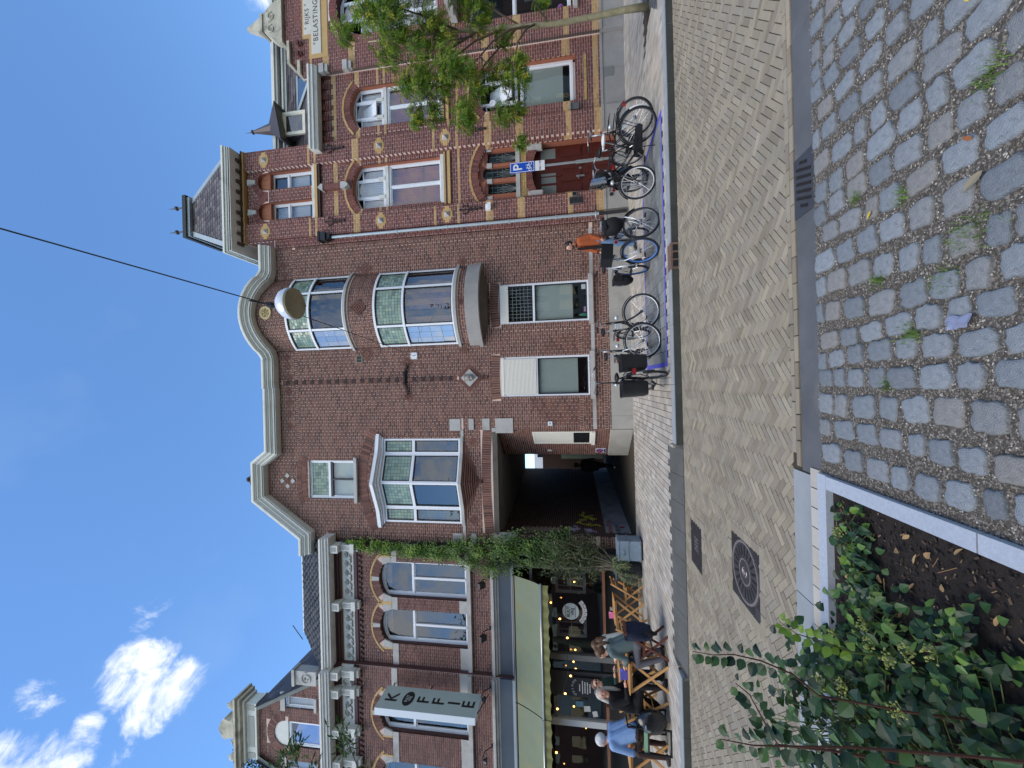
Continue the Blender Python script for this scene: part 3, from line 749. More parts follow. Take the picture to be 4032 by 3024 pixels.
# plinth, band, sills
for x0, x1 in ((-1.36, -.99), (-.985, .6), (.606, 2.9), (2.906, 4.45)): piece('plinth_stone', HB, M_plinthB, x0, x1, YB-.035, YB+.05, -.05, .595)
for x0, x1 in ((-1.36, -.5), (.905, 1.68), (3.12, 4.45)): piece('stone_band', HB, M_stone, x0, x1, YB-.012, YB+.04, 1.02, 1.12)
for x0, x1 in ((-.49, .90), (1.69, 3.11)): piece('sill', HB, M_stone, x0, x1, YB-.10, YB+.12, 1.04, 1.165)
for x0, x1, z0, z1 in ((-1.38, -1.02, 5.09, 5.43), (-1.36, -1.02, 4.67, 4.83), (-1.37, -1.02, 4.18, 4.41), (-1.46, -1.02, 3.47, 4.0), (-4.83, -4.51, 5.10, 5.42), (-4.83, -4.50, 4.67, 4.83), (-4.85, -4.45, 3.47, 3.96)):
    piece('stone_block', HB, M_stone, x0, x1, YB-.02, YB+.06, z0, z1)
for i in range(4): piece('stone_band', HB, M_stone, -4.50+.785*i, -4.50+.785*(i+1)-.006, YB-.018, YB+.05, 5.0, 5.09)
piece('lintel', HB, mat('concrete_dark', srgb(94,88,80), .85, var=.2, vs=3), -4.5, -1.37, YB-.01, YB+.3, 3.96, 4.115)
piece('lintel_end', HB, M_stone, -1.42, -1.30, YB-.022, YB+.2, 4.0, 4.115)
archback(HB, -4.47, -1.37, 4.12, .07, .28, YB+.006, M_mortar); soldier(HB, -4.47, -1.37, 4.12, .07, .28, YB-.002, M_brick, 44)
for x0, x1, z, k in ((-.44, .86, 3.81, 18), (1.73, 3.03, 3.79, 18)): archback(HB, x0, x1, z, .03, .26, YB+.006, M_mortar); soldier(HB, x0, x1, z, .03, .26, YB-.002, M_brick, k)
# ground-floor windows
o = window(HB, -.38, .80, 1.17, 3.80, YB+.02, t=.055, trans=(2.72,), sash=M_blackf, backs={(0, 0): (M_blind, .80, .02)}, label='window with a half lowered cream roller shutter and grey blind')
b = MB()
for i in range(24): b.box(-.32, .74, YB-.004, YB+.03, 2.74+.04*i, 2.74+.04*i+.034)
k = b.build('roller_shutter', M_shut, o); k['kind'] = 'stuff'
piece('shutter_box', o, M_shut, -.36, .78, YB-.012, YB+.03, 3.70, 3.79)
o = window(HB, 1.79, 2.97, 1.15, 3.78, YB+.02, t=.055, trans=(2.76,), sash=M_blackf, backs={(0, 0): (M_blind, .73, .02)}, label='window with leaded upper light and a blind drawn to the sill')
piece('shutter_box', o, M_shut, 1.83, 2.93, YB-.012, YB+.03, 3.52, 3.75)
b = MB()
for i in range(1, 11): b.box(1.87+.103*i-.004, 1.87+.103*i+.004, YB+.052, YB+.058, 2.82, 3.5)
for i in range(1, 6): b.box(1.88, 2.88, YB+.051, YB+.057, 2.82+.115*i-.004, 2.82+.115*i+.004)
b.build('leading', mat('lead_light', srgb(150,156,152), .5), o)
for name, c0, m in (('bottle', 1.98, mat('bottle_green', srgb(60,140,110), .4)), ('tissue_box', 2.12, mat('box_pink', srgb(190,140,170), .6))):
    q = MB()
    if name == 'bottle': q.lathe([(0, 0), (.045, 0), (.045, .16), (.018, .2), (.018, .24), (0, .24)], (c0, YB+.13, 1.21), 10)
    else: q.box(c0-.05, c0+.09, YB+.09, YB+.2, 1.21, 1.30)
    tag(q.build(name, m), {'bottle': 'green and white bottle on the inner sill of the leaded window', 'tissue_box': 'pink box on the inner sill of the leaded window'}[name], name.replace('_', ' '))
q = MB(); q.box(2.72, 2.86, YB+.07, YB+.075, 1.24, 1.36); tag(q.build('notice', mat('paper', srgb(226,224,218), .8)), 'small white notice taped inside the leaded ground floor window', 'notice')
# gable window
o = window(HB, -3.54, -2.31, 8.60, 10.22, YB+.05, t=.055, trans=(9.50,), mull=(), leaded=((-1, 1),), backs={'*': (M_blind, 1, .03)})
b = MB(); b.box(-2.95, -2.90, YB+.04, YB+.10, 8.66, 9.47); b.box(-3.48, -2.37, YB+.055, YB+.10, 9.40, 9.47); b.build('dark_sash', M_blackf, o)
piece('sill', HB, M_stone, -3.64, -2.21, YB-.09, YB+.12, 8.50, 8.60)
reveal(HB, -3.54, -2.31, 8.60, 10.22, YB, YB+.06, 0, M_brick)
archback(HB, -3.62, -2.23, 10.22, .10, .33, YB+.005, M_mortar); soldier(HB, -3.62, -2.23, 10.22, .10, .33, YB-.004, M_brick, 22, split=True)
# round bay
def arcb(b, a0, a1, z0, z1, r0, r1, n=None):
    """solid curved block between angles"""
    n = n or max(2, int(abs(a1-a0)/.09)); v = []
    for i in range(n+1):
        a = a0+(a1-a0)*i/n
        for r, z in ((r1, z0), (r1, z1), (r0, z1), (r0, z0)): v.append((BX+r*sin(a), BYC-r*cos(a), z))
    f = []
    for i in range(n):
        for j in range(4): f.append((i*4+j, (i+1)*4+j, (i+1)*4+(j+1) % 4, i*4+(j+1) % 4))
    f += [(0, 1, 2, 3), (4*n+3, 4*n+2, 4*n+1, 4*n)]; b.raw(v, f); return b
bay = arcb(MB(), -BA, BA, 7.60, 8.55, BR-.2, BR-.008).build('bay', M_mortar, HB); arcb(MB(), -BA, BA, 4.42, 5.05, BR-.2, BR-.008).build('bay_apron', M_mortar, bay); arcb(MB(), -BA, BA, 10.56, 11.62, BR-.2, BR-.008).build('bay_head', M_mortar, bay)
piece('roof_upstand', HB, M_brick, .95, 3.9, YB+.06, YB+.3, 11.0, 11.62)
wp = lambda x, y, z: (BX+(BR-y)*sin(x/BR), BYC-(BR-y)*cos(x/BR), z)
sA = BR*BA
for z0, z1 in ((4.72, 4.94), (7.72, 8.42)): brickwall(bay, 0, z0, z1, .21, .0665, lambda z: [(-sA, sA)], mt=M_brick, key='bay', warp=wp)
brickwall(bay, -.006, 7.60, 7.72, .066, .12, lambda z: [(-sA, sA)], mt=M_brick, key='bay', warp=wp, seam=0)
brickwall(bay, -.006, 10.57, 10.69, .066, .12, lambda z: [(-sA, sA)], mt=M_brick, key='bay', warp=wp, seam=0)
wave = lambda dx: .40*(cos(pi*min(1, abs(dx)/1.42))+1)/2 if abs(dx) > .72 else .40*(cos(pi*.72/1.42)+1)/2+.155*(1-(dx/.72)**2)
brickwall(bay, 0, 10.69, 11.61, .21, .0665, lambda z: [(-sA, sA)] if z < 11.2 else [(-sA*sqrt(max(0, 1-(z-11.2)/.44)), sA*sqrt(max(0, 1-(z-11.2)/.44)))], mt=M_brick, key='bay', warp=wp)
for z0, z1, dr in ((8.47, 8.55, .06), (4.98, 5.07, .06), (4.40, 4.72, .05)):
    arcb(MB(), -BA-.045, BA+.045, z0, z1, BR-.1, BR+dr).build('bay_ledge', M_stone if z0 != 4.40 else M_bluestone, bay)
arcb(MB(), -BA-.05, BA+.05, 4.30, 4.42, BR-.4, BR+.09).build('bay_foot', M_bluestone, bay)
b = MB(); n = 18; v0 = [(BX+(BR-.02)*sin(-BA+2*BA*i/n), BYC-(BR-.02)*cos(-BA+2*BA*i/n), 4.31) for i in range(n+1)]; v1 = [(BX+(p[0]-BX)*.55, YB-.02-(YB-p[1])*.3, 4.14) for p in v0]
for i in range(n): b.q(v1[i], v1[i+1], v0[i+1], v0[i])
b.q(*[(p[0], p[1], p[2]) for p in v1][::-1]); b.build('bay_underside', mat('soot_shade_stone', srgb(92,84,76), .9, var=.2, vs=4), bay)  # stone darkened for soot and for the shade under the bay
M_plum = mat('curtain_plum', srgb(104,76,80), .9)
for z0, zt, z1, cc in ((8.55, 9.74, 10.56, None), (5.07, 6.64, 7.60, M_plum)):
    fr = MB(); T = .065/BR; am = radians(22)
    for a in (-BA, BA-T, -am-T/2, am-T/2): arcb(fr, a, a+T, z0, z1, BR-.09, BR+.0, 2)
    for z in (z0, zt-.035, z1-.075): arcb(fr, -BA, BA, z, z+(.07 if z != z0 else .055), BR-.085, BR+.005 if z != zt-.035 else BR+.012)
    w_ = fr.build('bay_window', M_white, bay)
    for a0, a1 in ((-BA+T, -am-T/2), (-am+T/2, am-T/2), (am+T/2, BA-T)):
        for za, zb, up_ in ((z0+.055, zt-.035, 0), (zt+.035, z1-.075, 1)):
            s_ = MB(); e = .026/BR
            arcb(s_, a0, a0+e, za, zb, BR-.07, BR-.02, 1); arcb(s_, a1-e, a1, za, zb, BR-.07, BR-.02, 1); arcb(s_, a0+e, a1-e, za, za+.028, BR-.07, BR-.02); arcb(s_, a0+e, a1-e, zb-.028, zb, BR-.07, BR-.02); s_.build('sash', M_blackf, w_)
            side = abs(a0+a1) > .3
            if up_ or (side and a0 < 0):
                q = MB(); cell = .1 if up_ else .19; na = max(3, int((a1-a0)*BR/cell)); nz = max(3, int((zb-za)/(cell if up_ else .3)))
                for i in range(na):
                    for j in range(nz):
                        A0 = a0+e+(a1-a0-2*e)*i/na+.003/BR; A1 = a0+e+(a1-a0-2*e)*(i+1)/na-.003/BR; Z0 = za+.028+(zb-za-.056)*j/nz+.004; Z1 = za+.028+(zb-za-.056)*(j+1)/nz-.004
                        q.tv = min(1, max(0, .35+.55*mnoise.noise((i*.5+a0*9, j*.5+z0, 2))+U(-.15, .4))); r = BR-.045; d = U(-.004, .004); f_ = U(-.004, .004)
                        q.q((BX+(r+d)*sin(A0), BYC-(r+d)*cos(A0), Z0), (BX+(r-d)*sin(A1), BYC-(r-d)*cos(A1), Z0), (BX+(r-d+f_)*sin(A1), BYC-(r-d+f_)*cos(A1), Z1), (BX+(r+d+f_)*sin(A0), BYC-(r+d+f_)*cos(A0), Z1))
                k = q.build('leaded_glass', G_green if up_ else glassmat('glass_leaded_clear', srgb(120,126,134), .3, .05), w_); k['kind'] = 'stuff'
                q = arcb(MB(), a0+e, a1-e, za+.02, zb-.02, BR-.054, BR-.052); q.build('lead_came', M_lead2, w_)
            else:
                q = MB(); n = 6
                for i in range(n):
                    A0 = a0+e+(a1-a0-2*e)*i/n; A1 = a0+e+(a1-a0-2*e)*(i+1)/n; r = BR-.045
                    q.q((BX+r*sin(A0), BYC-r*cos(A0), za+.028), (BX+r*sin(A1), BYC-r*cos(A1), za+.028), (BX+r*sin(A1), BYC-r*cos(A1), zb-.028), (BX+r*sin(A0), BYC-r*cos(A0), zb-.028))
                q.build('pane', M_pane, w_, smooth=True)
                if cc:
                    q = MB(); n = 40
                    for i in range(n):
                        A0 = a0+(a1-a0)*i/n; A1 = a0+(a1-a0)*(i+1)/n; f0 = i/n; r0 = BR-.16-.02*(i % 2); r1 = BR-.16-.02*((i+1) % 2)
                        if not side and .16 < f0 < .40: continue
                        q.q((BX+r0*sin(A0), BYC-r0*cos(A0), za), (BX+r1*sin(A1), BYC-r1*cos(A1), za), (BX+r1*sin(A1), BYC-r1*cos(A1), zb), (BX+r0*sin(A0), BYC-r0*cos(A0), zb))
                    q.build('curtain', cc, w_)
    q = MB(); q.box(BX-BXW+.02, BX+BXW-.02, YB+.25, YB+.26, z0, z1); arcb(q, -BA+.02, BA-.02, z0-.02, z0+.01, .3, BR-.09); arcb(q, -BA+.02, BA-.02, z1-.01, z1+.02, .3, BR-.09); q.build('room', M_room, w_)
def diamond(parent, x, z, r, y, rings=3, m=None, name='brick_diamond'):
    b = MB(); t = r/(rings*2.)
    for k in range(rings):
        ro = r-k*2*t; ri = max(.0, ro-t*1.25); yy = y-.008-.003*k; b.tv = U(.2, .9)
        P = lambda q: [(x+q, z), (x, z+q), (x-q, z), (x, z-q)]
        o_, i_ = P(ro), P(ri)
        for j in range(4):
            a, c, d, e = o_[j], o_[(j+1) % 4], i_[(j+1) % 4], i_[j]
            b.q((a[0], yy, a[1]), (e[0], yy, e[1]), (d[0], yy, d[1]), (c[0], yy, c[1])); b.q((a[0], yy, a[1]), (c[0], yy, c[1]), (c[0], y+.01, c[1]), (a[0], y+.01, a[1]))
    return b.build(name, m or M_brick, parent)
for (x, zz) in ((4.05, 10.93), (3.75, 10.9), (1.05, 10.9), (.78, 10.88), (.42, 10.88), (-.06, 10.87), (-.42, 10.87), (-.80, 10.86), (-1.2, 10.84)): diamond(HB, x, zz, .14, YB, 2)
for x in (BX-1.35, BX+1.35): diamond(HB, x, 8.08, .22, YB, 2); diamond(HB, x, 4.9, .12, YB, 2)
diamond(bay, BX+.02, 8.05, .26, YB-BS-.02, 3); diamond(bay, BX+.02, 4.83, .1, YB-BS-.006, 2)
for x in (-1.72, -4.1): diamond(HB, x, 4.75, .16, YB, 2)
# gable rosette of white blocks
for dx, dz in ((0, .19), (0, -.19), (.17, 0), (-.17, 0)):
    b = MB(); x, z = -2.98+dx, 10.98+dz; b.prism([(x+.085, z), (x, z+.085), (x-.085, z), (x, z-.085)], YB-.016, YB+.03); b.build('white_stone', M_stone, HB)
diamond(HB, -2.98, 10.98, .12, YB, 2)
# rosette of stone under the wave
b = MB(); b.lathe([(0, -.03), (.20, -.03), (.21, 0), (.21, .04)], (BX+.02, YB-BS-.004, 11.19), 28, 'y'); ro = b.build('rosette', mat('sandstone', srgb(204,184,138), .8, var=.15, vs=9), HB)
for k in range(6):
    a = pi/2+k*pi/3; q = MB(); c = (BX+.02+.105*cos(a), YB-BS-.036, 11.19+.105*sin(a)); q.tube([(c[0]+.035*cos(t), c[1], c[2]+.035*sin(t)) for t in [i*.55 for i in range(10)]], .011, 5); q.tube([(BX+.02, YB-BS-.036, 11.19), (BX+.02+.16*cos(a+.5), YB-BS-.036, 11.19+.16*sin(a+.5))], .010, 5); q.build('petal', mat('sandstone_dark', srgb(150,124,80), .8), ro)
# brick chain strip, head stone
st = MB(); st.box(.17, .27, YB-.012, YB+.02, 5.1, 11.1); st = st.build('brick_strip', M_mortar, HB)
for i in range(41):
    z = 5.16+i*.1445
    if z < 11: q = MB(); q.box(.155 if i % 2 else .165, .285 if i % 2 else .275, YB-.034 if i % 2 else YB-.02, YB, z, z+.125, tint=R_()); q.build('brick', mat('brick_burnt', srgb(58,42,40), .8, var=.2, vs=9) if i % 2 else M_brick, st)
diamond(HB, .22, 4.76, .42, YB, 2)
b = MB(); b.prism([(.22+.27, 4.76), (.22, 4.76+.27), (.22-.27, 4.76), (.22, 4.76-.27)], YB-.04, YB+.02); hd = b.build('head_stone', M_stone, HB)
q = MB(); q.ball((.22, YB-.06, 4.78), .13, 12, 9, (.8, .7, 1.1)); q.ball((.22, YB-.14, 4.77), .03, 8, 6, (.8, 1, 1.6)); q.ball((.175, YB-.125, 4.815), .022, 6, 5); q.ball((.265, YB-.125, 4.815), .022, 6, 5); q.ball((.22, YB-.12, 4.67), .05, 8, 6, (1.1, .8, 1)); q.ball((.22, YB-.06, 4.90), .11, 10, 6, (1.0, .6, .5)); q.build('carved_face', mat('stone_weathered', srgb(150,146,138), .85, var=.25, vs=14), hd, smooth=True)
q = MB()
for i in range(4): q.box(.14+.01*i, .30-.01*i, YB-.03-.01*(i % 2), YB+.01, 4.42-.07*i, 4.48-.07*i, tint=U(0, .4))
q.build('corbel_bricks', M_brick, hd)
# wrought-iron bracket
b = MB(); pts = [(.72, 6.76), (.60, 6.74), (.5, 6.78), (.42, 6.84), (.28, 6.82), (.1, 6.84), (.0, 6.78), (-.12, 6.74), (-.27, 6.74)]
b.tube([(x, YB-.05, z) for x, z in pts], [.014, .022, .03, .04, .045, .04, .03, .022, .014], 6)
for x, z in pts[1:-1]: b.tube([(x+.05*cos(t), YB-.055, z+.05*sin(t)) for t in [i*.7 for i in range(8)]], .010, 4)
ib = b.build('iron_ornament', M_iron, HB)
for x, z in ((.74, 6.76), (-.29, 6.74)): diamond(ib, x, z, .17, YB-.004, 2, M_brick, 'end_diamond')
b = MB(); b.box(.79, 1.01, YB-.012, YB+.03, 8.24, 8.47); vt = b.build('vent', mat('vent_frame', srgb(150,140,110), .7), HB)
for i in range(2): q = MB(); q.box(.81+.1*i, .90+.1*i, YB-.014, YB-.012, 8.27, 8.44); q.build('vent_slot', M_dark, vt)
# v-shaped bay on the first floor
VP = [(-1.62, 0), (-2.08, -.03), (-2.915, -.33), (-3.75, -.03), (-4.22, 0)]
vb = MB(); 
def vslab(b, z0, z1, grow, inset=0.):
    pts = [(-2.915+(x+2.915)*(1+grow/1.3), YB+dy*(1+grow*2)-(grow if i not in (0, 4) else grow*.6)-0.0) for i, (x, dy) in enumerate(VP)]
    pl = pts+[(VP[-1][0]-grow, YB+.2), (VP[0][0]+grow, YB+.2)]
    n = len(pl); b.raw([(x, y, z0) for x, y in pl]+[(x, y, z1) for x, y in pl], [tuple(range(n)), tuple(range(2*n-1, n-1, -1))]+[((i+1) % n, i, n+i, n+(i+1) % n) for i in range(n)])
vslab(vb, 5.02, 5.11, .05); vbay = vb.build('v_bay', M_stone, HB)
q = MB(); vslab(q, 7.60, 7.66, .05); vslab(q, 7.66, 7.70, .10); vslab(q, 7.70, 7.80, .16); q.build('canopy', M_white, vbay)
q = MB(); vslab(q, 7.80, 7.84, .12); q.build('canopy_lead', M_lead, vbay)
for i in range(4):
    (xa, da), (xb, db) = VP[i], VP[i+1]; A = Vector((xa, YB+da, 0)); B_ = Vector((xb, YB+db, 0)); d = (B_-A); L = d.length; d.normalize(); nrm = Vector((d.y, -d.x, 0)); nrm = nrm if nrm.y < 0 else -nrm
    def P(s_, z, o=0): p = A+d*s_+nrm*o; return (p.x, p.y, z)
    def bx(b, s0, s1, z0, z1, o0, o1): b.raw([P(s0, z0, o1), P(s1, z0, o1), P(s1, z0, o0), P(s0, z0, o0), P(s0, z1, o1), P(s1, z1, o1), P(s1, z1, o0), P(s0, z1, o0)], [(0, 1, 5, 4), (1, 2, 6, 5), (2, 3, 7, 6), (3, 0, 4, 7), (4, 5, 6, 7), (3, 2, 1, 0)])
    fr = MB(); t = .055
    bx(fr, 0, t, 5.11, 7.60, -.08, 0); bx(fr, L-t, L, 5.11, 7.60, -.08, 0); bx(fr, t, L-t, 5.11, 5.17, -.08, 0); bx(fr, t, L-t, 7.54, 7.60, -.08, 0); bx(fr, t, L-t, 6.56, 6.65, -.08, .008)
    fo = fr.build('bay_window', M_white, vbay)
    for za, zb, lead in ((5.17, 6.56, 0), (6.65, 7.54, 1)):
        s_ = MB(); e = .03; bx(s_, t, t+e, za, zb, -.06, -.015); bx(s_, L-t-e, L-t, za, zb, -.06, -.015); bx(s_, t+e, L-t-e, za, za+e, -.06, -.015); bx(s_, t+e, L-t-e, zb-e, zb, -.06, -.015); s_.build('sash', M_blackf, fo)
        if lead:
            q = MB(); nx = max(3, int((L-.17)/.1)); nz = 8; a0 = t+e; w_ = (L-2*a0)/nx; h_ = (zb-za-2*e)/nz
            for ii in range(nx):
                for j in range(nz):
                    q.tv = min(1, max(0, .3+.5*mnoise.noise((ii*.4+i*5, j*.4, 3))+U(-.1, .35))); g1 = U(-.003, .003)
                    q.q(P(a0+ii*w_+.004, za+e+j*h_+.004, -.04+g1), P(a0+(ii+1)*w_-.004, za+e+j*h_+.004, -.04-g1), P(a0+(ii+1)*w_-.004, za+e+(j+1)*h_-.004, -.04), P(a0+ii*w_+.004, za+e+(j+1)*h_-.004, -.04))
            k = q.build('leaded_glass', G_green, fo); k['kind'] = 'stuff'
            q = MB(); q.q(P(a0, za+e, -.047), P(L-a0, za+e, -.047), P(L-a0, zb-e, -.047), P(a0, zb-e, -.047)); q.build('lead_came', M_lead2, fo)
        else:
            q = MB(); q.q(P(t+e, za+e, -.04), P(L-t-e, za+e, -.04), P(L-t-e, zb-e, -.04), P(t+e, zb-e, -.04)); q.build('pane', M_pane, fo)
q = MB(); q.box(-4.2, -1.64, YB+.55, YB+.56, 5.1, 7.6); q.box(-4.2, -1.64, YB, YB+.56, 5.085, 5.11); q.box(-4.2, -1.64, YB, YB+.56, 7.6, 7.62); q.build('room', M_room, vbay)
q = MB(); 
for i in range(10): q.q((-4.12+.036*i, YB+.1+.02*(i % 2), 5.15), (-4.12+.036*(i+1), YB+.1+.02*((i+1) % 2), 5.15), (-4.12+.036*(i+1), YB+.1+.02*((i+1) % 2), 7.55), (-4.12+.036*i, YB+.1+.02*(i % 2), 7.55))
q.build('curtain', mat('curtain_green', srgb(96,110,104), .9), vbay)
for k in range(8):
    f_ = 1-k/8.2; z1 = 5.015-.058*k; q = MB(); pl = [(-2.915+(x+2.915)*f_*.92, YB+dy*f_*1.0-.02*f_) for x, dy in VP]; pl += [(pl[-1][0], YB+.05), (pl[0][0], YB+.05)]; n = len(pl); q.tv = U(.2, .8)
    q.raw([(x, y, z1-.046) for x, y in pl]+[(x, y, z1) for x, y in pl], [tuple(range(n)), tuple(range(2*n-1, n-1, -1))]+[((i+1) % n, i, n+i, n+(i+1) % n) for i in range(n)])
    q.build('corbel_course', M_brick, vbay)
q = MB(); q.box(-2.97, -2.86, YB-.05, YB, 4.47, 4.55); q.build('corbel_tip', M_brick, vbay)
# relieving arch with herringbone filling above the v bay
archback(HB, -4.40, -1.44, 7.78, .42, .30, YB+.002, M_mortar); soldier(HB, -4.40, -1.44, 7.78, .42, .30, YB-.010, M_brick, 36)
b = MB()
for i in range(34):
    x = -4.3+i*.083; zt = inpoly_top(-4.40, -1.44, 7.78, .42)(x+.04); 
    for k in range(5):
        z = 7.74+.085*k
        if z+.09 < zt: b.tv = R_(); b.prism([(x, z), (x+.075, z+.06 if i % 2 else z-.06), (x+.075, z+.13 if i % 2 else z+.01), (x, z+.07)], YB-.004, YB+.01)
k = b.build('herringbone_bricks', M_brick, HB); k['kind'] = 'stuff'
# cornice
PROF = [(0, -.01), (.22, -.01), (.22, .015), (.26, .02), (.26, .085), (.28, .085), (.28, .10), (.32, .12), (.32, .17), (.345, .17), (.345, .185), (.39, .21), (.40, .235), (.40, .29), (.0, .33)]
path = flatpath([(4.66, 11.22), (3.86, 11.22)], YB); path[-1] = ((3.86, YB, 11.22), (0, -1, 0), (0, 0, 1))
n = 30
for i in range(1, n):
    dx = 1.42-2.84*i/n; k = abs(dx); yo = (sqrt(max(0, BR*BR-dx*dx))-(BR-BS))*.92 if k < 1.02 else max(0, .1*(1.42-k)/.4*.9)
    nx_ = dx/BR*.55 if k < 1.02 else (dx/abs(dx))*.35*(1.42-k)/.4; dz = (wave(dx+.01)-wave(dx-.01))/.02; m_ = Vector((-dz, 0, 1)).normalized()
    path.append(((BX+dx, YB-yo, 11.22+wave(dx)), (nx_, -1, 0), (m_.x*.6, 0, 1)))
path += [((1.0, YB, 11.22), (0, -1, 0), (0, 0, 1))]+flatpath([(.99, 11.22), (.055, 11.22)], YB)
cb = MB(); sweep(cb, path, PROF); cor = cb.build('cornice', M_cornice, HB)
cb = MB(); sweep(cb, flatpath([(.05, 11.19), (-2.09, 11.19), (-2.46, 11.69), (-3.43, 11.69), (-4.585, 10.06), (-5.25, 10.06)], YB), PROF); cb.build('cornice', M_cornice, HB)
b = MB(); b.ball((-2.87, YB-.33, 12.10), .085, 10, 8); b.tube([(-2.87, YB-.33, 11.98), (-2.87, YB-.33, 12.06)], .05, 6); b.prism([(-3.06, 12.0), (-2.68, 12.0), (-2.82, 12.06), (-2.92, 12.06)], YB-.38, YB-.2); b.build('finial', M_iron, HB)
# roof and hidden sides
b = MB(); b.q((-4.86, YB+.03, 10.1), (-4.86, 24, 10.1), (-3.4, 24, 11.9), (-3.4, YB+.03, 11.9)); b.q((-3.4, YB+.03, 11.72), (-3.4, 24, 11.72), (-2.4, 24, 11.72), (-2.4, YB+.03, 11.72)); b.q((-2.1, YB+.05, 11.25), (-2.1, 20, 11.25), (4.62, 20, 11.25), (4.62, YB+.05, 11.25)); b.q((-2.4, YB+.03, 11.72), (-2.4, 20, 11.72), (-2.1, 20, 11.25), (-2.1, YB+.03, 11.25))
b.build('roof', M_slate, HB)
b = MB(); b.box(-4.85, 4.60, 12.5, 22.1, 4.6, 10.0); b.box(-1.2, 4.60, 12.5, 20, 0, 4.59); b.box(-2.32, -1.21, 13.02, 22.2, 0, 4.5); b.box(-4.86, -4.83, YB+.03, 12.5, 4.1, 10.0); b.build('unseen_body', mat('body_dark', srgb(70,58,54), .9), HB)  # unseen solid blocks added to keep light from leaking in behind the facade
# alley under the house
M_alleyw = mat('alley_wall', srgb(60,44,40), .9, var=.2, vs=2); M_bricks = mat('brick_shaded', tint=[srgb(60,40,36), srgb(74,50,44), srgb(86,58,51)], rough=.9); M_mortar_shaded = mat('mortar_shaded', srgb(140,126,116), .9)  # alley wall, brick and mortar darkened: shade of the passage put into the colours
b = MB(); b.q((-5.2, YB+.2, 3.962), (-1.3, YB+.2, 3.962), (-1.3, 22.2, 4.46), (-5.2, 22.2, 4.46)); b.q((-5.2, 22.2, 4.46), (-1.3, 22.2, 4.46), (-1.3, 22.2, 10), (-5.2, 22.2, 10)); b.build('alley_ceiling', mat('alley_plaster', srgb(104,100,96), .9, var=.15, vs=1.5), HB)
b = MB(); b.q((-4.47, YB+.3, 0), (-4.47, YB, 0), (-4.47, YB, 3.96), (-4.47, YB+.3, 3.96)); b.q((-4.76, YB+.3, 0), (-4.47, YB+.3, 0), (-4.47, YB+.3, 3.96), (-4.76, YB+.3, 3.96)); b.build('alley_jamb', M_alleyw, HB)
al = MB(); al.q((-4.768, 22.2, 0), (-4.768, YB+.3, 0), (-4.768, YB+.3, 4.5), (-4.768, 22.2, 4.5)); al.q((-9, 22.2, 0), (-4.768, 22.2, 0), (-4.768, 22.2, 4.5), (-9, 22.2, 4.5)); al = al.build('alley_wall', M_mortar_shaded, HB)
b = MB(); nb = 0
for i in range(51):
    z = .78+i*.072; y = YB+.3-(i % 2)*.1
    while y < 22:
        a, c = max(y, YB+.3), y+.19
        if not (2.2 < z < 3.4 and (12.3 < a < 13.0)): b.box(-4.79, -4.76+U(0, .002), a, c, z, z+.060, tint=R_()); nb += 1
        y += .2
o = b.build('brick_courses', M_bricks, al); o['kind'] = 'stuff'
b = MB(); b.box(-4.80, -4.735, YB+.02, 14.8, -.03, .74); b.box(-4.80, -4.735, 14.81, 22.2, -.03, .74); pl = b.build('alley_plinth', mat('plinth_painted', srgb(158,162,168), .9, var=.2, vs=2, stain=(srgb(60,84,110), 1.6, .5, .75, .7)), HB)
# painted words on the plinth (blurred street art): red and grey letters
def text(name, s_, size, m, loc, rot, parent=None, ext=.002, align='CENTER', spacing=1.0, bold=False):
    cu = bpy.data.curves.new(name, 'FONT'); cu.body = s_; cu.size = size; cu.align_x = align; cu.align_y = 'CENTER'; cu.extrude = ext; cu.space_character = spacing
    if bold: cu.offset = size*.018
    o = bpy.data.objects.new(name, cu); COL.objects.link(o); dg = bpy.context.evaluated_depsgraph_get(); me = bpy.data.meshes.new_from_object(o.evaluated_get(dg)); bpy.data.objects.remove(o); bpy.data.curves.remove(cu)
    me.materials.clear(); me.materials.append(m); o = bpy.data.objects.new(name, me); COL.objects.link(o); o.rotation_euler = rot
    o.parent = parent; o.location = Vector(loc)-(woff(parent) if parent else Vector((0, 0, 0))); return o
M_redp = mat('paint_red', srgb(150,40,40), .8); M_greyp = mat('paint_charcoal', srgb(52,58,70), .8); M_gr1 = mat('spray_lilac', srgb(166,158,178), .8); M_gr2 = mat('spray_yellow', srgb(150,140,52), .8)
RW = (pi/2, 0, pi/2)
text('painted_words', 'LEEMVANASTEN', .20, M_redp, (-4.733, 13.1, .60), RW, pl, .001, bold=True)
text('painted_words', 'UWELBIJONS', .18, M_greyp, (-4.733, 12.9, .37), RW, pl, .001, bold=True)
text('painted_words', 'RUIMTE', .17, M_greyp, (-4.733, 12.5, .15), RW, pl, .001, bold=True)
b = MB(); b.lathe([(0, 0), (.09, 0)], (-4.733, 13.2, .22), 14, 'x'); b.build('painted_dot', M_redp, pl)
for y, z, s_, m in ((12.9, 1.75, .5, M_gr1), (12.75, 1.25, .5, M_gr1), (13.9, 1.3, .9, M_gr2)):
    b = MB()
    for k in range(9):
        pts = [(-4.752+.001*k, y+U(-.25, .25)*s_*2, z+U(-.3, .3)*s_)]
        for j in range(5): pts.append((pts[0][0], pts[-1][1]+U(-.2, .2)*s_, pts[-1][2]+U(-.2, .2)*s_))
        b.tube(pts, .012*(2.2 if m is M_gr2 else 1), 4)
    k = b.build('graffiti', m, al); k['kind'] = 'stuff'
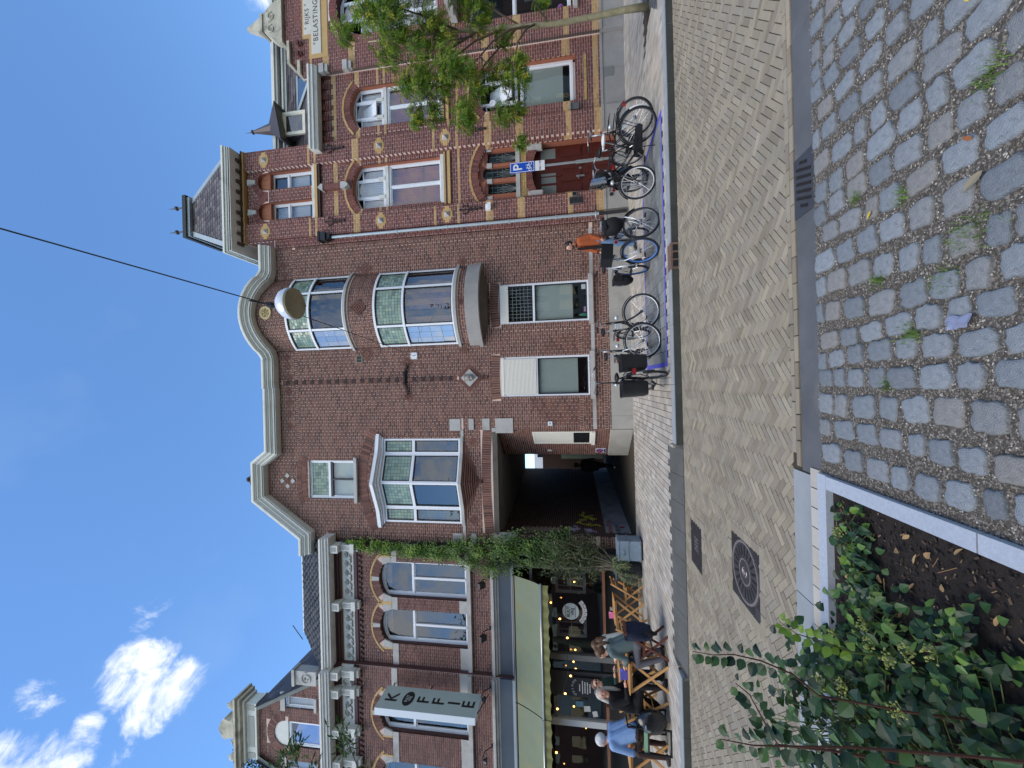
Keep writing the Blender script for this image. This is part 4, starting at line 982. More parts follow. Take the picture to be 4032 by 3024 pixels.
# splayed right side with a small shuttered window
A = Vector((-1.37, YB+.02, 0)); Bv = Vector((-2.33, 13.0, 0)); d = (Bv-A); SL = d.length; d.normalize(); nr = Vector((-abs(d.y), -abs(d.x), 0))
SPA, SPD, SPN = A.copy(), d.copy(), nr.copy()
def SP(s_, z, o=0): p = SPA+SPD*s_+SPN*o; return (p.x, p.y, z)
def sbox(b, s0, s1, z0, z1, o0, o1, tint=None):
    if tint is not None: b.tv = tint
    b.raw([SP(s0, z0, o1), SP(s0, z0, o0), SP(s1, z0, o0), SP(s1, z0, o1), SP(s0, z1, o1), SP(s0, z1, o0), SP(s1, z1, o0), SP(s1, z1, o1)], [(0, 1, 5, 4), (1, 2, 6, 5), (2, 3, 7, 6), (3, 0, 4, 7), (4, 5, 6, 7), (3, 2, 1, 0)])
b = MB(); sbox(b, 0, SL, 0, 3.95, -.1, -.008); sw = b.build('splayed_wall', M_mortar, HB)
b = MB(); sbox(b, 0, SL, 0, .62, 0, .03); b.build('plinth_stone', M_plinthB, sw)
b = MB(); W0, W1 = .12, .86
for i in range(50):
    z = .64+i*.0665; s0 = -.1*(i % 2)
    while s0 < SL:
        a, c = max(0, s0), min(SL, s0+.2)
        if c-a > .02 and not (1.15 < z+.03 < 2.93 and a < W1 and c > W0): sbox(b, a, c, z, z+.056, -.02, 0, R_())
        elif c-a > .02 and 1.15 < z+.03 < 2.93:
            if a < W0: sbox(b, a, W0, z, z+.056, -.02, 0, R_())
            if c > W1: sbox(b, W1, c, z, z+.056, -.02, 0, R_())
        s0 += .21
o = b.build('brick_courses', M_brick, sw); o['kind'] = 'stuff'
b = MB(); sbox(b, W0, W0+.05, 1.17, 2.92, -.06, .012); sbox(b, W1-.05, W1, 1.17, 2.92, -.06, .012); sbox(b, W0+.05, W1-.05, 2.86, 2.92, -.06, .012); sbox(b, W0+.05, W1-.05, 1.17, 1.22, -.06, .012); sbox(b, W0-.02, W1+.02, 1.06, 1.165, -.05, .05); fo = b.build('small_window', M_shut, sw)
for i in range(30): b = MB(); sbox(b, W0+.052, W1-.052, 1.70+.0385*i, 1.70+.0385*i+.033, -.03, .004); b.build('shutter_slat', M_shut, fo)
b = MB(); sbox(b, W0+.05, W1-.05, 1.22, 1.69, -.006, .002); b.build('pane', mat('pane_black', srgb(34,36,38), .25), fo)
# yard beyond the alley
b = MB(); b.q((-9, 24, 0), (2, 24, 0), (2, 24, 3.62), (-9, 24, 3.62)); yw = tag(b.build('yard_wall', M_alleyw), 'dim wall closing the yard at the far end of the alley', 'wall')
b = MB(); b.box(-4.55, -3.3, 23.9, 23.98, 0, 2.5); t = tag(b.build('green_gate', mat('gate_green', srgb(104,116,100), .7, var=.1, vs=3)), 'grey green wooden gate in the yard at the end of the alley', 'gate')
for i in range(6): q = MB(); q.box(-4.52+.2*i, -4.33+.2*i, 23.86, 23.9, .05, 2.45); q.build('board', mat('gate_board', srgb(124,136,120), .7, var=.1, vs=3), t)
b = MB(); b.q((-12, 30, 0), (4, 30, 0), (4, 30, 4.75), (-12, 30, 4.75)); t = tag(b.build('white_outbuilding', M_white), 'white painted outbuilding seen through the end of the alley', 'building')
b = MB(); b.box(-5.6, -4.9, 29.9, 29.98, 3.5, 4.5); b.build('window', G_dark, t)
# ================================================================ red and yellow brick house on the right
YW, YP, YF = 11.68, 11.575, 11.86
HC = thing('corner_house', 'red brick house with yellow bands, a slate tower and a carved stone tablet', 'house', (9, YW, 0))
wx = lambda x: x*1.007
fx = lambda x: x*1.0224
wz = lambda z: 1.65+(z-1.65)*1.007
fz = lambda z: 1.65+(z-1.65)*1.0224
BANDS = [(9.81, 9.88), (9.63, 9.70), (8.17, 8.38), (5.65, 5.73), (4.90, 4.99), (3.90, 4.10), (2.95, 3.14), (1.53, 1.70), (.68, .87)]
clsC = (lambda z: 'y' if any(a < z < c for a, c in BANDS) else 'b', {'y': M_yellow})
WB = [(8.93, 9.10), (8.14, 8.30), (7.46, 7.53), (7.23, 7.30), (5.20, 5.27), (4.93, 5.01), (3.92, 4.13), (2.98, 3.16), (1.55, 1.72), (.69, .88)]
clsW = (lambda z: 'y' if any(a < z < c for a, c in WB) else 'b', {'y': M_yellow})
WINS = [archhole(wx(5.62), wx(6.98), 5.47, 8.17, .28), archhole(wx(8.17), wx(9.45), 5.47, 8.17, .28), archhole(wx(5.52), wx(7.03), -.1, 4.08, .27), archhole(wx(8.14), wx(9.46), 1.38, 4.08, .27),
        archhole(wx(5.56), wx(6.12), 9.66, 11.55, .28), archhole(wx(6.54), wx(7.10), 9.66, 11.55, .28)]
WH = holes(*WINS)
spanT = lambda z: [(5.44, 7.25)] if z < 12.3 else []
spanR = lambda z: [(7.80, 10.05)] if z < 9.6 else []
spanRet = lambda z: [(4.63, 4.94)] if z < 11.22 else []
q = MB(); wallsheet(q, spanT, WH, 0, 12.45, YW+.008); wallsheet(q, spanR, WH, 0, 9.6, YW+.008); wallsheet(q, spanRet, None, 0, 11.22, YW-.03); q.build('mortar_joints', M_mortarC, HC)
cb = dict(L=.222, H=.0735, mt=M_brickC, key='C')
archsol = [(wx(5.50), wx(7.10), 8.15), (wx(8.05), wx(9.57), 8.15), (wx(5.42), wx(7.13), 4.06), (wx(8.02), wx(9.58), 4.06)]
def archblk(x0, x1, z0, rise, h):
    up_ = archhole(x0-.03, x1+.03, z0, z0, rise+h)
    return up_
WH2 = holes(*WINS, *[archblk(a+.1, c-.1, z, .3, .26) for a, c, z in archsol], archblk(wx(5.36), wx(6.34), 11.40, .46, .12), archblk(wx(6.32), wx(7.30), 11.40, .46, .12))
brickwall(HC, YW, .66, 9.6, span=lambda z: spanT(z)+spanR(z), block=WH2, cls=clsW, nparts=150, **cb)
brickwall(HC, YW, 9.66, 12.45, span=spanT, block=WH2, cls=clsC, **cb)
brickwall(HC, YW-.04, .66, 11.2, span=spanRet, nparts=20, **cb)
def pilaster(x0, x1, z0, z1, y, d=.13, np_=40, cls=clsC):
    b = MB(); b.box(x0+.008, x1-.008, y+.008, y+d, z0, z1); o = b.build('pilaster', M_mortarC, HC)
    brickwall(o, y, z0, z1, span=lambda z: [(x0, x1)], depth=d-.01, cls=cls, nparts=np_, **cb); return o
P1 = pilaster(4.90, 5.48, .66, 12.2, YP, np_=65); P2 = pilaster(7.20, 7.84, .66, 12.2, YP, np_=65)
b = MB(); b.box(7.7, 7.9, YP+.1, YP+.5, 11.3, 12.2); b.build('parapet_end', mat('brick_dull', srgb(92,76,66), .9, var=.2, vs=8), HC)
def cross(p, x, z, y, s_=.25):
    b = MB(); b.tv = .5; y -= .006
    for (a, c, d, e) in ((-s_, s_, -.075, .075), (-.17, .17, .077, .13), (-.17, .17, -.13, -.077), (-.1, .1, .132, .165), (-.1, .1, -.165, -.132)): b.box(x+a, x+c, y, y+.03, z+d, z+e, tint=U(.2, .9))
    o = b.build('yellow_cross', M_yellow, p); o['kind'] = 'stuff'
    q = MB(); h = .085; q.raw([(x-h, y-.005, z-h), (x+h, y-.005, z-h), (x+h, y-.005, z+h), (x-h, y-.005, z+h), (x, y-.09, z)], [(0, 1, 4), (1, 2, 4), (2, 3, 4), (3, 0, 4)]); q.build('stone_boss', M_stone, p)
for p, x in ((P1, 5.19), (P2, 7.52)):
    for z in (11.48, 7.45, 5.31): cross(p, x, z, YP)
# plinth
for x0, x1, y in ((4.62, 4.9, YW-.07), (4.9, 5.5, YP-.04), (7.18, 7.86, YP-.04), (7.866, 8.94, YW-.04), (8.946, 9.98, YW-.04), (9.986, 10.9, YP-.06), (10.906, 12, YP-.06), (12.006, 13.4, YP-.06)):
    o = piece('plinth_stone', HC, M_bluestone, x0, x1, y, y+.3, -.05, .60); piece('plinth_cap', o, M_bluestone, x0, x1, y-.02, y+.3, .604, .675)
for x in (8.72, 11.1): piece('plinth_vent', HC, mat('vent_grey', srgb(126,128,124), .7, var=.15, vs=40), x, x+.28, YW-.048 if x < 10 else YP-.068, YW, .30, .58)
q = MB(); q.lathe([(.0, -.03), (.045, -.03), (.05, -.02), (.05, .03)], (5.3, YP-.04, .46), 14, 'y'); q.build('plinth_knob', M_dark, HC)
# arches over the openings
def archset(x0, x1, z, rise, n, h=.20):
    archback(HC, x0, x1, z, rise, h+.09, YW+.004, M_mortarC); soldier(HC, x0, x1, z, rise, h, YW-.012, M_brickC, n, depth=.03)
    w_ = (x1-x0)/2; R = (w_*w_+rise*rise)/(2*rise); k = (R+h+.012)/R; c = (x0+x1)/2; zc = z+rise-R
    xa = c+(x0-c)*k; xb = c+(x1-c)*k; za = zc+(z-zc)*k; soldier(HC, xa, xb, za, (zc+R*k)-za, .065, YW-.02, M_yellow, max(6, n//3), depth=.04, name='yellow_arch')
archset(wx(5.60), wx(7.0), 8.17, .28, 18); archset(wx(8.15), wx(9.47), 8.17, .28, 18); archset(wx(5.50), wx(7.05), 4.08, .27, 24); archset(wx(8.12), wx(9.48), 4.08, .27, 22)
for x0, x1 in ((wx(5.56), wx(6.12)), (wx(6.54), wx(7.10))):
    archback(HC, x0-.06, x1+.06, 11.45, .40, .24, YW+.004, M_mortarC); soldier(HC, x0-.06, x1+.06, 11.45, .40, .22, YW-.012, M_brickC, 18, depth=.03)
    c = (x0+x1)/2; b = MB(); b.prism([(c-.05, 11.84), (c+.05, 11.84), (c+.10, 12.14), (c-.10, 12.14)], YW-.08, YW+.03); b.raw([(c-.05, YW-.08, 11.84), (c+.05, YW-.08, 11.84), (c+.1, YW-.08, 12.14), (c-.1, YW-.08, 12.14), (c, YW-.13, 12.0)], [(0, 1, 4), (1, 2, 4), (2, 3, 4), (3, 0, 4)]); b.build('keystone', M_stone, HC)
    b = MB(); 
    for i in range(10):
        for k in (0, 1):
            xx = c+(-1 if k else 1)*(.03+.028*i); zt = inpoly_top(x0, x1, 11.50, .32)(xx); zb = 11.42
            if zt > zb+.02: b.tv = R_(); b.q((xx-.012, YF-.07, zb), (xx+.012, YF-.07, zb), (xx+.012, YF-.07, zt), (xx-.012, YF-.07, zt))
    b.q((x0, YF-.062, 11.40), (x1, YF-.062, 11.40), (x1, YF-.062, 11.9), (x0, YF-.062, 11.9)); k = b.build('niche_bricks', M_orange, HC); k['kind'] = 'stuff'
    piece('niche_sill', HC, M_orange, x0, x1, YF-.12, YF, 11.385, 11.42)
for f in ((wx(5.62), wx(6.98), 5.47, 8.17), (wx(8.17), wx(9.45), 5.47, 8.17), (wx(8.14), wx(9.46), 1.38, 4.08), (wx(5.56), wx(6.12), 9.66, 11.55), (wx(6.54), wx(7.10), 9.66, 11.55)):
    reveal(HC, f[0], f[1], f[2], f[3], YW, YF+.02, .27 if f[3] < 11 else .28, M_orange)  # orange puts the side light on these jambs into the colour
reveal(HC, wx(5.52), wx(7.03), 0, 4.08, YW, YF+.1, .27, M_orange)
# first-floor cross windows
for x0, x1, op in ((wx(5.62), wx(6.98), 0), (wx(8.17), wx(9.45), 1)):
    cxm = (x0+x1)/2
    o = window(HC, x0, x1, 5.52, 7.28, YF, t=.06, mull=(cxm,), backs={'*': (M_curtain, .62, .05)}, name='window', label='tall white cross window with dark red curtains' if not op else 'tall white cross window with one upper light tilted open')
    q = MB(); nn = 16
    for i in range(nn): q.q((x0+.08+(x1-x0-.16)*i/nn, YF+.145+.015*(i % 2), 5.55), (x0+.08+(x1-x0-.16)*(i+1)/nn, YF+.145+.015*((i+1) % 2), 5.55), (x0+.08+(x1-x0-.16)*(i+1)/nn, YF+.145+.015*((i+1) % 2), 6.6), (x0+.08+(x1-x0-.16)*i/nn, YF+.145+.015*(i % 2), 6.6))
    q.build('curtain', M_curtain, o)
    window(HC, x0, x1, 7.40, 8.18, YF, rise=.27, t=.05, mull=(x0+(x1-x0)*.29, x0+(x1-x0)*.71), backs={'*': (M_curtw, 1, .06)} if not op else {(0, 0): (M_curtw, 1, .06), (2, 0): (M_curtw, 1, .06)})
    piece('transom_rail', HC, M_cornice, x0, x1, YF-.03, YF+.06, 7.285, 7.395)
    for k in (.29, .71): piece('mullion_boss', HC, M_cornice, x0+(x1-x0)*k-.05, x0+(x1-x0)*k+.05, YF-.045, YF-.005, 7.40, 7.62)
    b = MB(); b.box(x0-.12, x1+.12, YW-.05, YF, 5.20, 5.29, tint=.5); b.box(x0-.12, x1+.12, YW-.02, YF, 5.36, 5.41, tint=.8); b.build('sill_course', M_yellow, HC); piece('sill_moulding', HC, mat('moulding_dark', srgb(70,50,44), .7), x0-.12, x1+.12, YW-.035, YF, 5.295, 5.355)
    piece('sill', HC, M_cornice, x0-.05, x1+.05, YW-.02, YF+.02, 5.415, 5.515)
    if op: q = MB(); q.obox(((x0+x1)/2, YF+.12, 7.92), (1, 0, 0), (0, .5, .86), (0, -.86, .5), .2, .36, .018); q.build('tilted_sash', M_white, HC)
# tower windows
for x0, x1 in ((wx(5.56), wx(6.12)), (wx(6.54), wx(7.10))):
    window(HC, x0, x1, 9.83, 11.37, YF, rise=.07, t=.05, trans=(10.80,), backs={(0, 0): (M_curtw, .72, .05), (0, 1): (M_curtw, 1, .08) if x0 < 6 else (M_room, 1, .08)})
b = MB(); b.box(5.49, 7.20, YW-.10, YF, 9.60, 9.66, tint=.5); b.box(5.49, 7.20, YW-.06, YF, 9.66, 9.72, tint=.9); b.build('tower_sill', M_yellow, HC); piece('tower_sill_moulding', HC, MATS['moulding_dark'], 5.49, 7.20, YW-.075, YF, 9.52, 9.598)
piece('tower_sill_board', HC, M_cornice, 5.49, 7.20, YW-.04, YF, 9.722, 9.82)
# small corbelled shaft between the tower windows
b = MB(); x = 6.40; b.box(x-.075, x+.075, YW-.15, YW+.02, 8.75, 9.36); sh = b.build('corbel_shaft', M_mortarC, HC)
for i in range(8): q = MB(); q.box(x-.08, x+.08, YW-.158, YW, 8.76+.075*i, 8.76+.075*i+.064, tint=R_()); q.build('brick', M_brickC, sh)
q = MB(); q.prism([(x-.03, 8.50), (x+.03, 8.50), (x+.10, 8.62), (x+.10, 8.75), (x-.10, 8.75), (x-.10, 8.62)], YW-.18, YW+.02); q.build('corbel_stone', M_stone, sh)
q = MB(); q.prism([(x-.10, 9.36), (x+.10, 9.36), (x+.10, 9.42), (x, 9.54), (x-.10, 9.42)], YW-.18, YW+.02); q.build('cap_stone', M_stone, sh)
# tower left side, cornice and roof
b = MB(); b.box(4.908, 5.2, YP+.1, 14.6, 11.0, 12.34); b.box(7.3, 7.78, YP+.14, 14.6, 9.4, 12.34); b.build('tower_side', M_mortarC, HC)
b = MB(); z = 11.0
for i in range(17):
    y = YP+.11+(.1 if i % 2 else 0)
    while y < 14.4: b.box(4.90, 4.95, y, y+.212, 11.02+.0735*i, 11.02+.0735*i+.063, tint=R_()); y += .222
o = b.build('brick_courses', M_brickC, HC); o['kind'] = 'stuff'
piece('string_course', HC, M_yellow, 4.86, 7.86, YP-.04, YW, 12.20, 12.26); piece('string_moulding', HC, MATS['moulding_dark'], 4.84, 7.88, YP-.06, YW, 12.265, 12.30)
piece('frieze', HC, M_brickC, 4.88, 7.84, YP-.01, YW+.1, 12.303, 12.345)
cn = MB(); cn.box(4.50, 7.80, YP-.44, 15.0, 12.35, 12.39); cn.build('eave_soffit', mat('soffit_brown', srgb(84,66,58), .8), HC)
for i in range(9): b = MB(); x = 4.74+.34*i; b.box(x, x+.10, YP-.22, YP, 12.26, 12.348); b.build('bracket', MATS['soffit_brown'], HC)
for z0, z1, o_ in ((12.39, 12.44, .44), (12.443, 12.51, .47), (12.513, 12.58, .51)): piece('tower_cornice', HC, M_cornice, 4.48-(o_-.44), 7.80+(o_-.44)*.5, YP-o_, 15.0, z0-.06 if z0 < 12.40 else z0, z1)
T0 = [(4.72, YP-.20), (7.78, YP-.20), (7.78, 14.8), (4.72, 14.8)]; T1_ = [(5.72, 12.42), (6.88, 12.42), (6.88, 13.6), (5.72, 13.6)]; ZA, ZB = 12.583, 15.1
b = MB()
for i in range(4): a, c = T0[i], T0[(i+1) % 4]; d, e = T1_[(i+1) % 4], T1_[i]; b.q((a[0], a[1], ZA), (c[0], c[1], ZA), (d[0], d[1], ZB), (e[0], e[1], ZB))
b.q(*[(p[0], p[1], ZB) for p in T1_]); tr = b.build('tower_roof', M_slate, HC)
nr_ = 16
for i in range(nr_):
    f0, f1 = i/nr_, (i+1.35)/nr_
    xa = 4.78+(5.74-4.78)*f0; xb = 7.72+(6.86-7.72)*f0; n = 15
    ya = T0[0][1]+(T1_[0][1]-T0[0][1])*f0; yb_ = T0[0][1]+(T1_[0][1]-T0[0][1])*min(1, f1); za, zb = ZA+(ZB-ZA)*f0, ZA+(ZB-ZA)*min(1, f1); wd = .20; k0 = (i % 2)*.1
    x = xa+k0
    while x < xb-.03:
        x1 = min(x+wd-.008, xb); e = .018+U(0, .006); q = MB(); q.tv = R_(); dz = (zb-za)*.22; dyy = (yb_-ya)*.22
        q.q((x+.05, ya-e, za), (x1-.05 if x1-x > .12 else x1, ya-e, za), (x1, ya+dyy-e, za+dz), (x1, yb_-e*.3, zb), (x, yb_-e*.3, zb), (x, ya+dyy-e, za+dz)); q.build('slate', M_slate, tr); x += wd
for (a, c) in ((T0[0], T1_[0]), (T0[1], T1_[1])): q = MB(); q.bar((a[0], a[1]-.02, ZA), (c[0], c[1]-.02, ZB), .16, .04, (0, -1, .6)); q.build('hip_lead', M_lead, tr)
q = MB(); q.box(5.60, 7.0, 12.28, 13.7, ZB, ZB+.10); q.build('ridge_curb', M_lead, tr); q = MB(); q.box(5.54, 7.06, 12.22, 13.76, ZB+.10, ZB+.24); q.build('ridge_cap', mat('ridge_dark', srgb(52,54,52), .6), tr)
for x in (5.85, 6.72):
    q = MB(); q.tube([(x, 12.45, ZB+.2), (x, 12.45, ZB+.72)], .03, 6); q.lathe([(0, .66), (.07, .69), (.085, .73), (.06, .77), (0, .78)], (x, 12.45, ZB), 10); q.tube([(x, 12.45, ZB+.76), (x, 12.45, ZB+1.06)], [.03, .006], 6); q.build('finial', mat('finial_zinc', srgb(96,88,86), .5, metal=.4), tr)
# corbel frieze and gutter on the section to the right
for i in range(7):
    x = 7.90+.335*i; b = MB()
    for k in range(6): b.box(x, x+.17, YW-.02-.022*k, YW+.05, 9.10+.085*k, 9.10+.085*k+.075, tint=R_())
    b.build('corbel', M_brickC, HC)
    if i < 6:
        for k in range(3): piece('corbel_dentil', HC, M_dark, x+.02+.05*k, x+.05+.05*k, YW-.006, YW, 9.02, 9.09)
b = MB(); b.box(7.52, 10.35, YW-.14, YW+.02, 9.6, 9.64); b.build('gutter_soffit', MATS['soffit_brown'], HC)
b = MB(); sweep(b, [((10.15, YW-.1, 9.35), (0, -1, 0), (0, 0, 1)), ((7.50, YW-.1, 9.35), (0, -1, 0), (0, 0, 1))], [(0, .02), (.2, .02), (.24, .10), (.28, .12), (.28, .20), (.32, .22), (.32, .28), (0, .28)]); b.build('gutter', M_cornice, HC)
R0y, R0z, R1y, R1z = YW-.1, 9.66, 12.45, 11.25
b = MB(); b.q((7.6, R0y, R0z), (14, R0y, R0z), (14, R1y, R1z), (7.6, R1y, R1z)); b.q((7.6, R1y, R1z+.4), (14, R1y, R1z+.4), (14, 18, R1z+.4), (7.6, 18, R1z+.4)); rf = b.build('slate_roof', M_slate, HC)
for i in range(11):
    f0, f1 = i/11, min(1, (i+1.3)/11); x = 7.86+(i % 2)*.14
    while x < 13.2:
        e = .012+U(0, .006); q = MB(); q.tv = U(.0, .8); q.q((x, R0y+(R1y-R0y)*f0-e, R0z+(R1z-R0z)*f0+e), (x+.27, R0y+(R1y-R0y)*f0-e, R0z+(R1z-R0z)*f0+e), (x+.27, R0y+(R1y-R0y)*f1-.002, R0z+(R1z-R0z)*f1+.002), (x, R0y+(R1y-R0y)*f1-.002, R0z+(R1z-R0z)*f1+.002)); q.build('slate', M_slate, rf); x += .28
for z0, z1, o_ in ((11.22, 11.30, .06), (11.302, 11.36, .12), (11.45, 11.52, .2), (11.522, 11.60, .26), (11.603, 11.66, .22)): piece('roof_cornice', HC, M_cornice, 7.9, 14, R1y-o_, R1y+.4, z0, z1)
piece('roof_cornice_gap', HC, M_dark, 7.9, 14, R1y-.05, R1y+.4, 11.362, 11.448)
# dormer and skylight
DM = MB(); dx0, dx1 = 8.38, 9.14; DM.box(dx0-.02, dx1+.02, 11.86, 12.3, 9.8, 10.95); dm = DM.build('dormer', M_slate, HC)
window(dm, dx0, dx1, 10.10, 10.93, 11.78, t=.08, fm=M_cream, sash=M_cream, backs={'*': (M_blind, 1, .03)}, room=.15, name='dormer_window')
q = MB(); ap = (8.86, 12.1, 11.75); e = [(8.10, 11.5, 10.78), (9.36, 11.5, 11.0), (9.36, 12.5, 11.0), (8.10, 12.5, 10.78)]
for i in range(4): a, c = e[i], e[(i+1) % 4]; q.q(a, c, ap)
q.q(*e[::-1]); q.build('dormer_roof', M_slate, dm)
q = MB(); q.q((8.10, 11.51, 10.77), (9.36, 11.51, 10.99), (9.14, 11.8, 10.96), (8.3, 11.8, 10.79)); q.build('dormer_soffit', mat('soffit_olive', srgb(92,92,78), .8), dm)
q = MB(); q.tube([(8.86, 12.1, 11.3), (8.86, 12.1, 12.25)], [.24, .05], 8); q.lathe([(0, .44), (.05, .46), (.08, .50), (.05, .54), (0, .55)], (8.86, 12.1, 11.8), 10); q.tube([(8.86, 12.1, 12.3), (8.86, 12.1, 12.6)], [.02, .004], 5); q.build('finial', MATS['finial_zinc'], dm)
q = MB(); sp = lambda x, f, e=.04: (x, R0y+(R1y-R0y)*f-e, R0z+(R1z-R0z)*f+e)
q.q(sp(9.25, .47), sp(10.0, .02), sp(10.3, .02), sp(10.3, .47)); q.build('skylight', G_sky, rf)
q = MB(); q.bar(sp(9.2, .49), sp(10.4, .49), .05, .06); q.bar(sp(9.2, .5), sp(9.98, 0.0), .07, .06); q.build('skylight_frame', M_lead, rf)
# pavilion with stepped gable
PVy = YP-.06
def spanP(z):
    if z < 10.0: return [(10.0, 13.4)]
    if z < 10.32: return [(10.45, 13.4)]
    if z < 10.58: return [(11.2, 12.55)]
    return []
PW = holes(archhole(11.02, 12.9, 5.45, 8.0, .75), rect(10.80, 12.9, 1.38, 4.5), rect(10.63, 13.2, 9.26, 9.62), rect(11.28, 12.6, 9.62, 9.86))
q = MB(); wallsheet(q, spanP, PW, .6, 10.58, PVy+.008); q.box(10.0, 10.06, PVy+.01, YW, .66, 10.0); q.build('mortar_joints', M_mortarC, HC)
PB = [(9.05, 9.24), (9.62, 9.68), (8.17, 8.38), (4.90, 4.99), (3.90, 4.10), (2.95, 3.14), (1.53, 1.70), (.68, .87)]
brickwall(HC, PVy, .66, 10.58, span=spanP, block=holes(PW, archblk(10.9, 13.0, 8.0, .75, .3)), depth=.12, cls=(lambda z: 'y' if any(a < z < c for a, c in PB) else 'b', {'y': M_yellow}), **cb)
archback(HC, 11.02, 12.9, 8.0, .75, .25, PVy+.006, M_mortarC); soldier(HC, 11.02, 12.9, 8.0, .75, .24, PVy-.01, M_brickC, 30)
b = MB(); b.tv = .5
for z0, z1, x0 in ((9.05, 9.26, 10.5), (9.26, 9.64, 10.5), (9.64, 9.70, 10.5), (9.70, 9.92, 11.16)): b.box(x0, 13.2, PVy-.012, PVy+.01, z0, z1)
b.build('yellow_surround', M_yellow, HC)
M_tab = mat('stone_tablet', srgb(206,202,190), .8, var=.06, vs=3)
tb = MB(); tb.box(10.63, 13.0, PVy-.03, PVy+.05, 9.27, 9.60); tb.box(11.28, 12.4, PVy-.03, PVy+.05, 9.603, 9.86); tb = tb.build('tablet', M_tab, HC)
M_ink = mat('letter_ink', srgb(84,76,66), .8)
text('tablet_letters', '\u00b0 RIJKS \u00b0', .21, M_ink, (11.84, PVy-.031, 9.735), (pi/2, 0, 0), tb, .003, spacing=1.1)
text('tablet_letters', '\u00b0BELASTINGEN\u00b0', .24, M_ink, (11.84, PVy-.031, 9.435), (pi/2, 0, 0), tb, .003, spacing=1.12)
o = window(HC, 11.08, 12.84, 5.5, 8.02, PVy+.18, rise=.70, t=.07, mull=(11.66, 12.24), trans=(7.5,), backs={'*': (M_curtw, .6, .1)})
reveal(HC, 11.02, 12.9, 5.45, 8.0, PVy, PVy+.2, .75, M_brickC)
o = window(HC, 10.82, 12.88, 1.45, 4.48, PVy+.12, t=.08, mull=(11.85,), trans=(3.1,)); reveal(HC, 10.80, 12.9, 1.38, 4.5, PVy, PVy+.14, 0, M_orange)
piece('sill', HC, M_stone, 10.7, 13, PVy-.08, PVy+.1, 1.27, 1.38)
q = MB(); q.ball((11.05, PVy+.3, 1.75), .1, 8, 6); tag(q.build('flower_pot', mat('flower_pink', srgb(196,120,190), .7)), 'pink flowers on the inner sill of the window behind the slim tree', 'flowers')
piece('balcony', HC, M_stone, 10.85, 13.4, PVy-.75, PVy, 4.80, 5.0); bal = MB()
for i in range(14): x = 10.95+.18*i; bal.tube([(x, PVy-.70, 5.0), (x, PVy-.70, 5.75)], .012, 4); bal.tube([(x+.09+.06*cos(t), PVy-.70, 5.35+.13*sin(t)) for t in [k*.6 for k in range(11)]], .010, 4)
bal.bar((10.9, PVy-.70, 5.76), (13.4, PVy-.70, 5.76), .03, .03); bal.build('balcony_rail', M_iron, HC)
# stepped gable top
M_crest = mat('crest_stone', srgb(186,180,162), .85, var=.2, vs=4, stain=(srgb(90,88,76), 3, .5, .7, .6))
for a in ((10.40, 11.12, 10.33, 10.42), (12.6, 13.3, 10.33, 10.42), (11.12, 12.63, 10.58, 10.68)): piece('coping', HC, M_crest, a[0], a[1], PVy-.10, PVy+.3, a[2], a[3])
piece('coping', HC, M_crest, 10.02, 10.46, PVy-.09, PVy+.3, 9.98, 10.08)
b = MB(); b.prism([(11.2, 10.68), (12.55, 10.68), (12.45, 10.95), (12.15, 11.28), (11.6, 11.28), (11.3, 10.95)], PVy-.06, PVy+.25); cr = b.build('crest', M_crest, HC)
for x in (11.62, 12.02): q = MB(); q.tube([(x+.14*(1-t/9)*cos(t), PVy-.07, 10.97+.14*(1-t/9)*sin(t)) for t in [k*.5 for k in range(17)]], .022, 5); q.build('scroll', M_crest, cr)
q = MB(); q.box(11.55, 12.15, PVy-.10, PVy+.3, 11.28, 11.36); q.box(11.62, 12.08, PVy-.06, PVy+.28, 11.36, 11.42); q.raw([(11.64, PVy-.05, 11.42), (12.06, PVy-.05, 11.42), (12.06, PVy+.27, 11.42), (11.64, PVy+.27, 11.42), (11.82, PVy+.05, 11.95), (11.90, PVy+.05, 11.95), (11.90, PVy+.14, 11.95), (11.82, PVy+.14, 11.95)], [(0, 1, 5, 4), (1, 2, 6, 5), (2, 3, 7, 6), (3, 0, 4, 7), (4, 5, 6, 7)]); q.build('pinnacle', M_crest, cr)
for x in (10.62, 10.95): q = MB(); q.box(x, x+.12, PVy-.14, PVy, 10.0, 10.08); q.box(x+.02, x+.1, PVy-.10, PVy, 9.92, 10.0); q.build('small_corbel', M_brickC, HC)
for z in (9.16, 8.36): q = MB(); q.box(9.94, 10.22, PVy-.12, PVy+.05, z, z+.16); q.prism([(9.98, z-.12), (10.18, z-.12), (10.2, z), (9.96, z)], PVy-.09, PVy+.05); q.build('corbel_stone', M_stone, HC)
# wall anchors
def anchor(x, z, y, h=.72):
    b = MB(); b.tube([(x, y, z-h*.42), (x, y, z+h*.4)], .016, 5); b.ball((x, y, z-h*.45), .045, 8, 6, (1, .5, 1)); b.ball((x, y, z+h*.42), .035, 6, 5, (1, .5, 1.4))
    for s_ in (-1, 1):
        b.tube([(x, y, z+h*.05), (x+s_*.09, y, z+h*.1), (x+s_*.13, y, z+h*.25), (x+s_*.08, y, z+h*.33)], [.014, .016, .02, .012], 5); b.tube([(x-.08*s_, y, z-.06), (x, y, z-.04)], .014, 4); b.tube([(x, y, z-h*.2), (x+s_*.05, y, z-h*.25), (x+s_*.04, y, z-h*.32)], .012, 4)
    b.build('wall_anchor', M_iron, HC)
anchor(5.30, 9.0, YP-.03); anchor(7.60, 8.98, YP-.03); anchor(5.27, 4.58, YP-.03); anchor(7.62, 4.4, YP-.03); anchor(10.35, 4.75, PVy-.03)
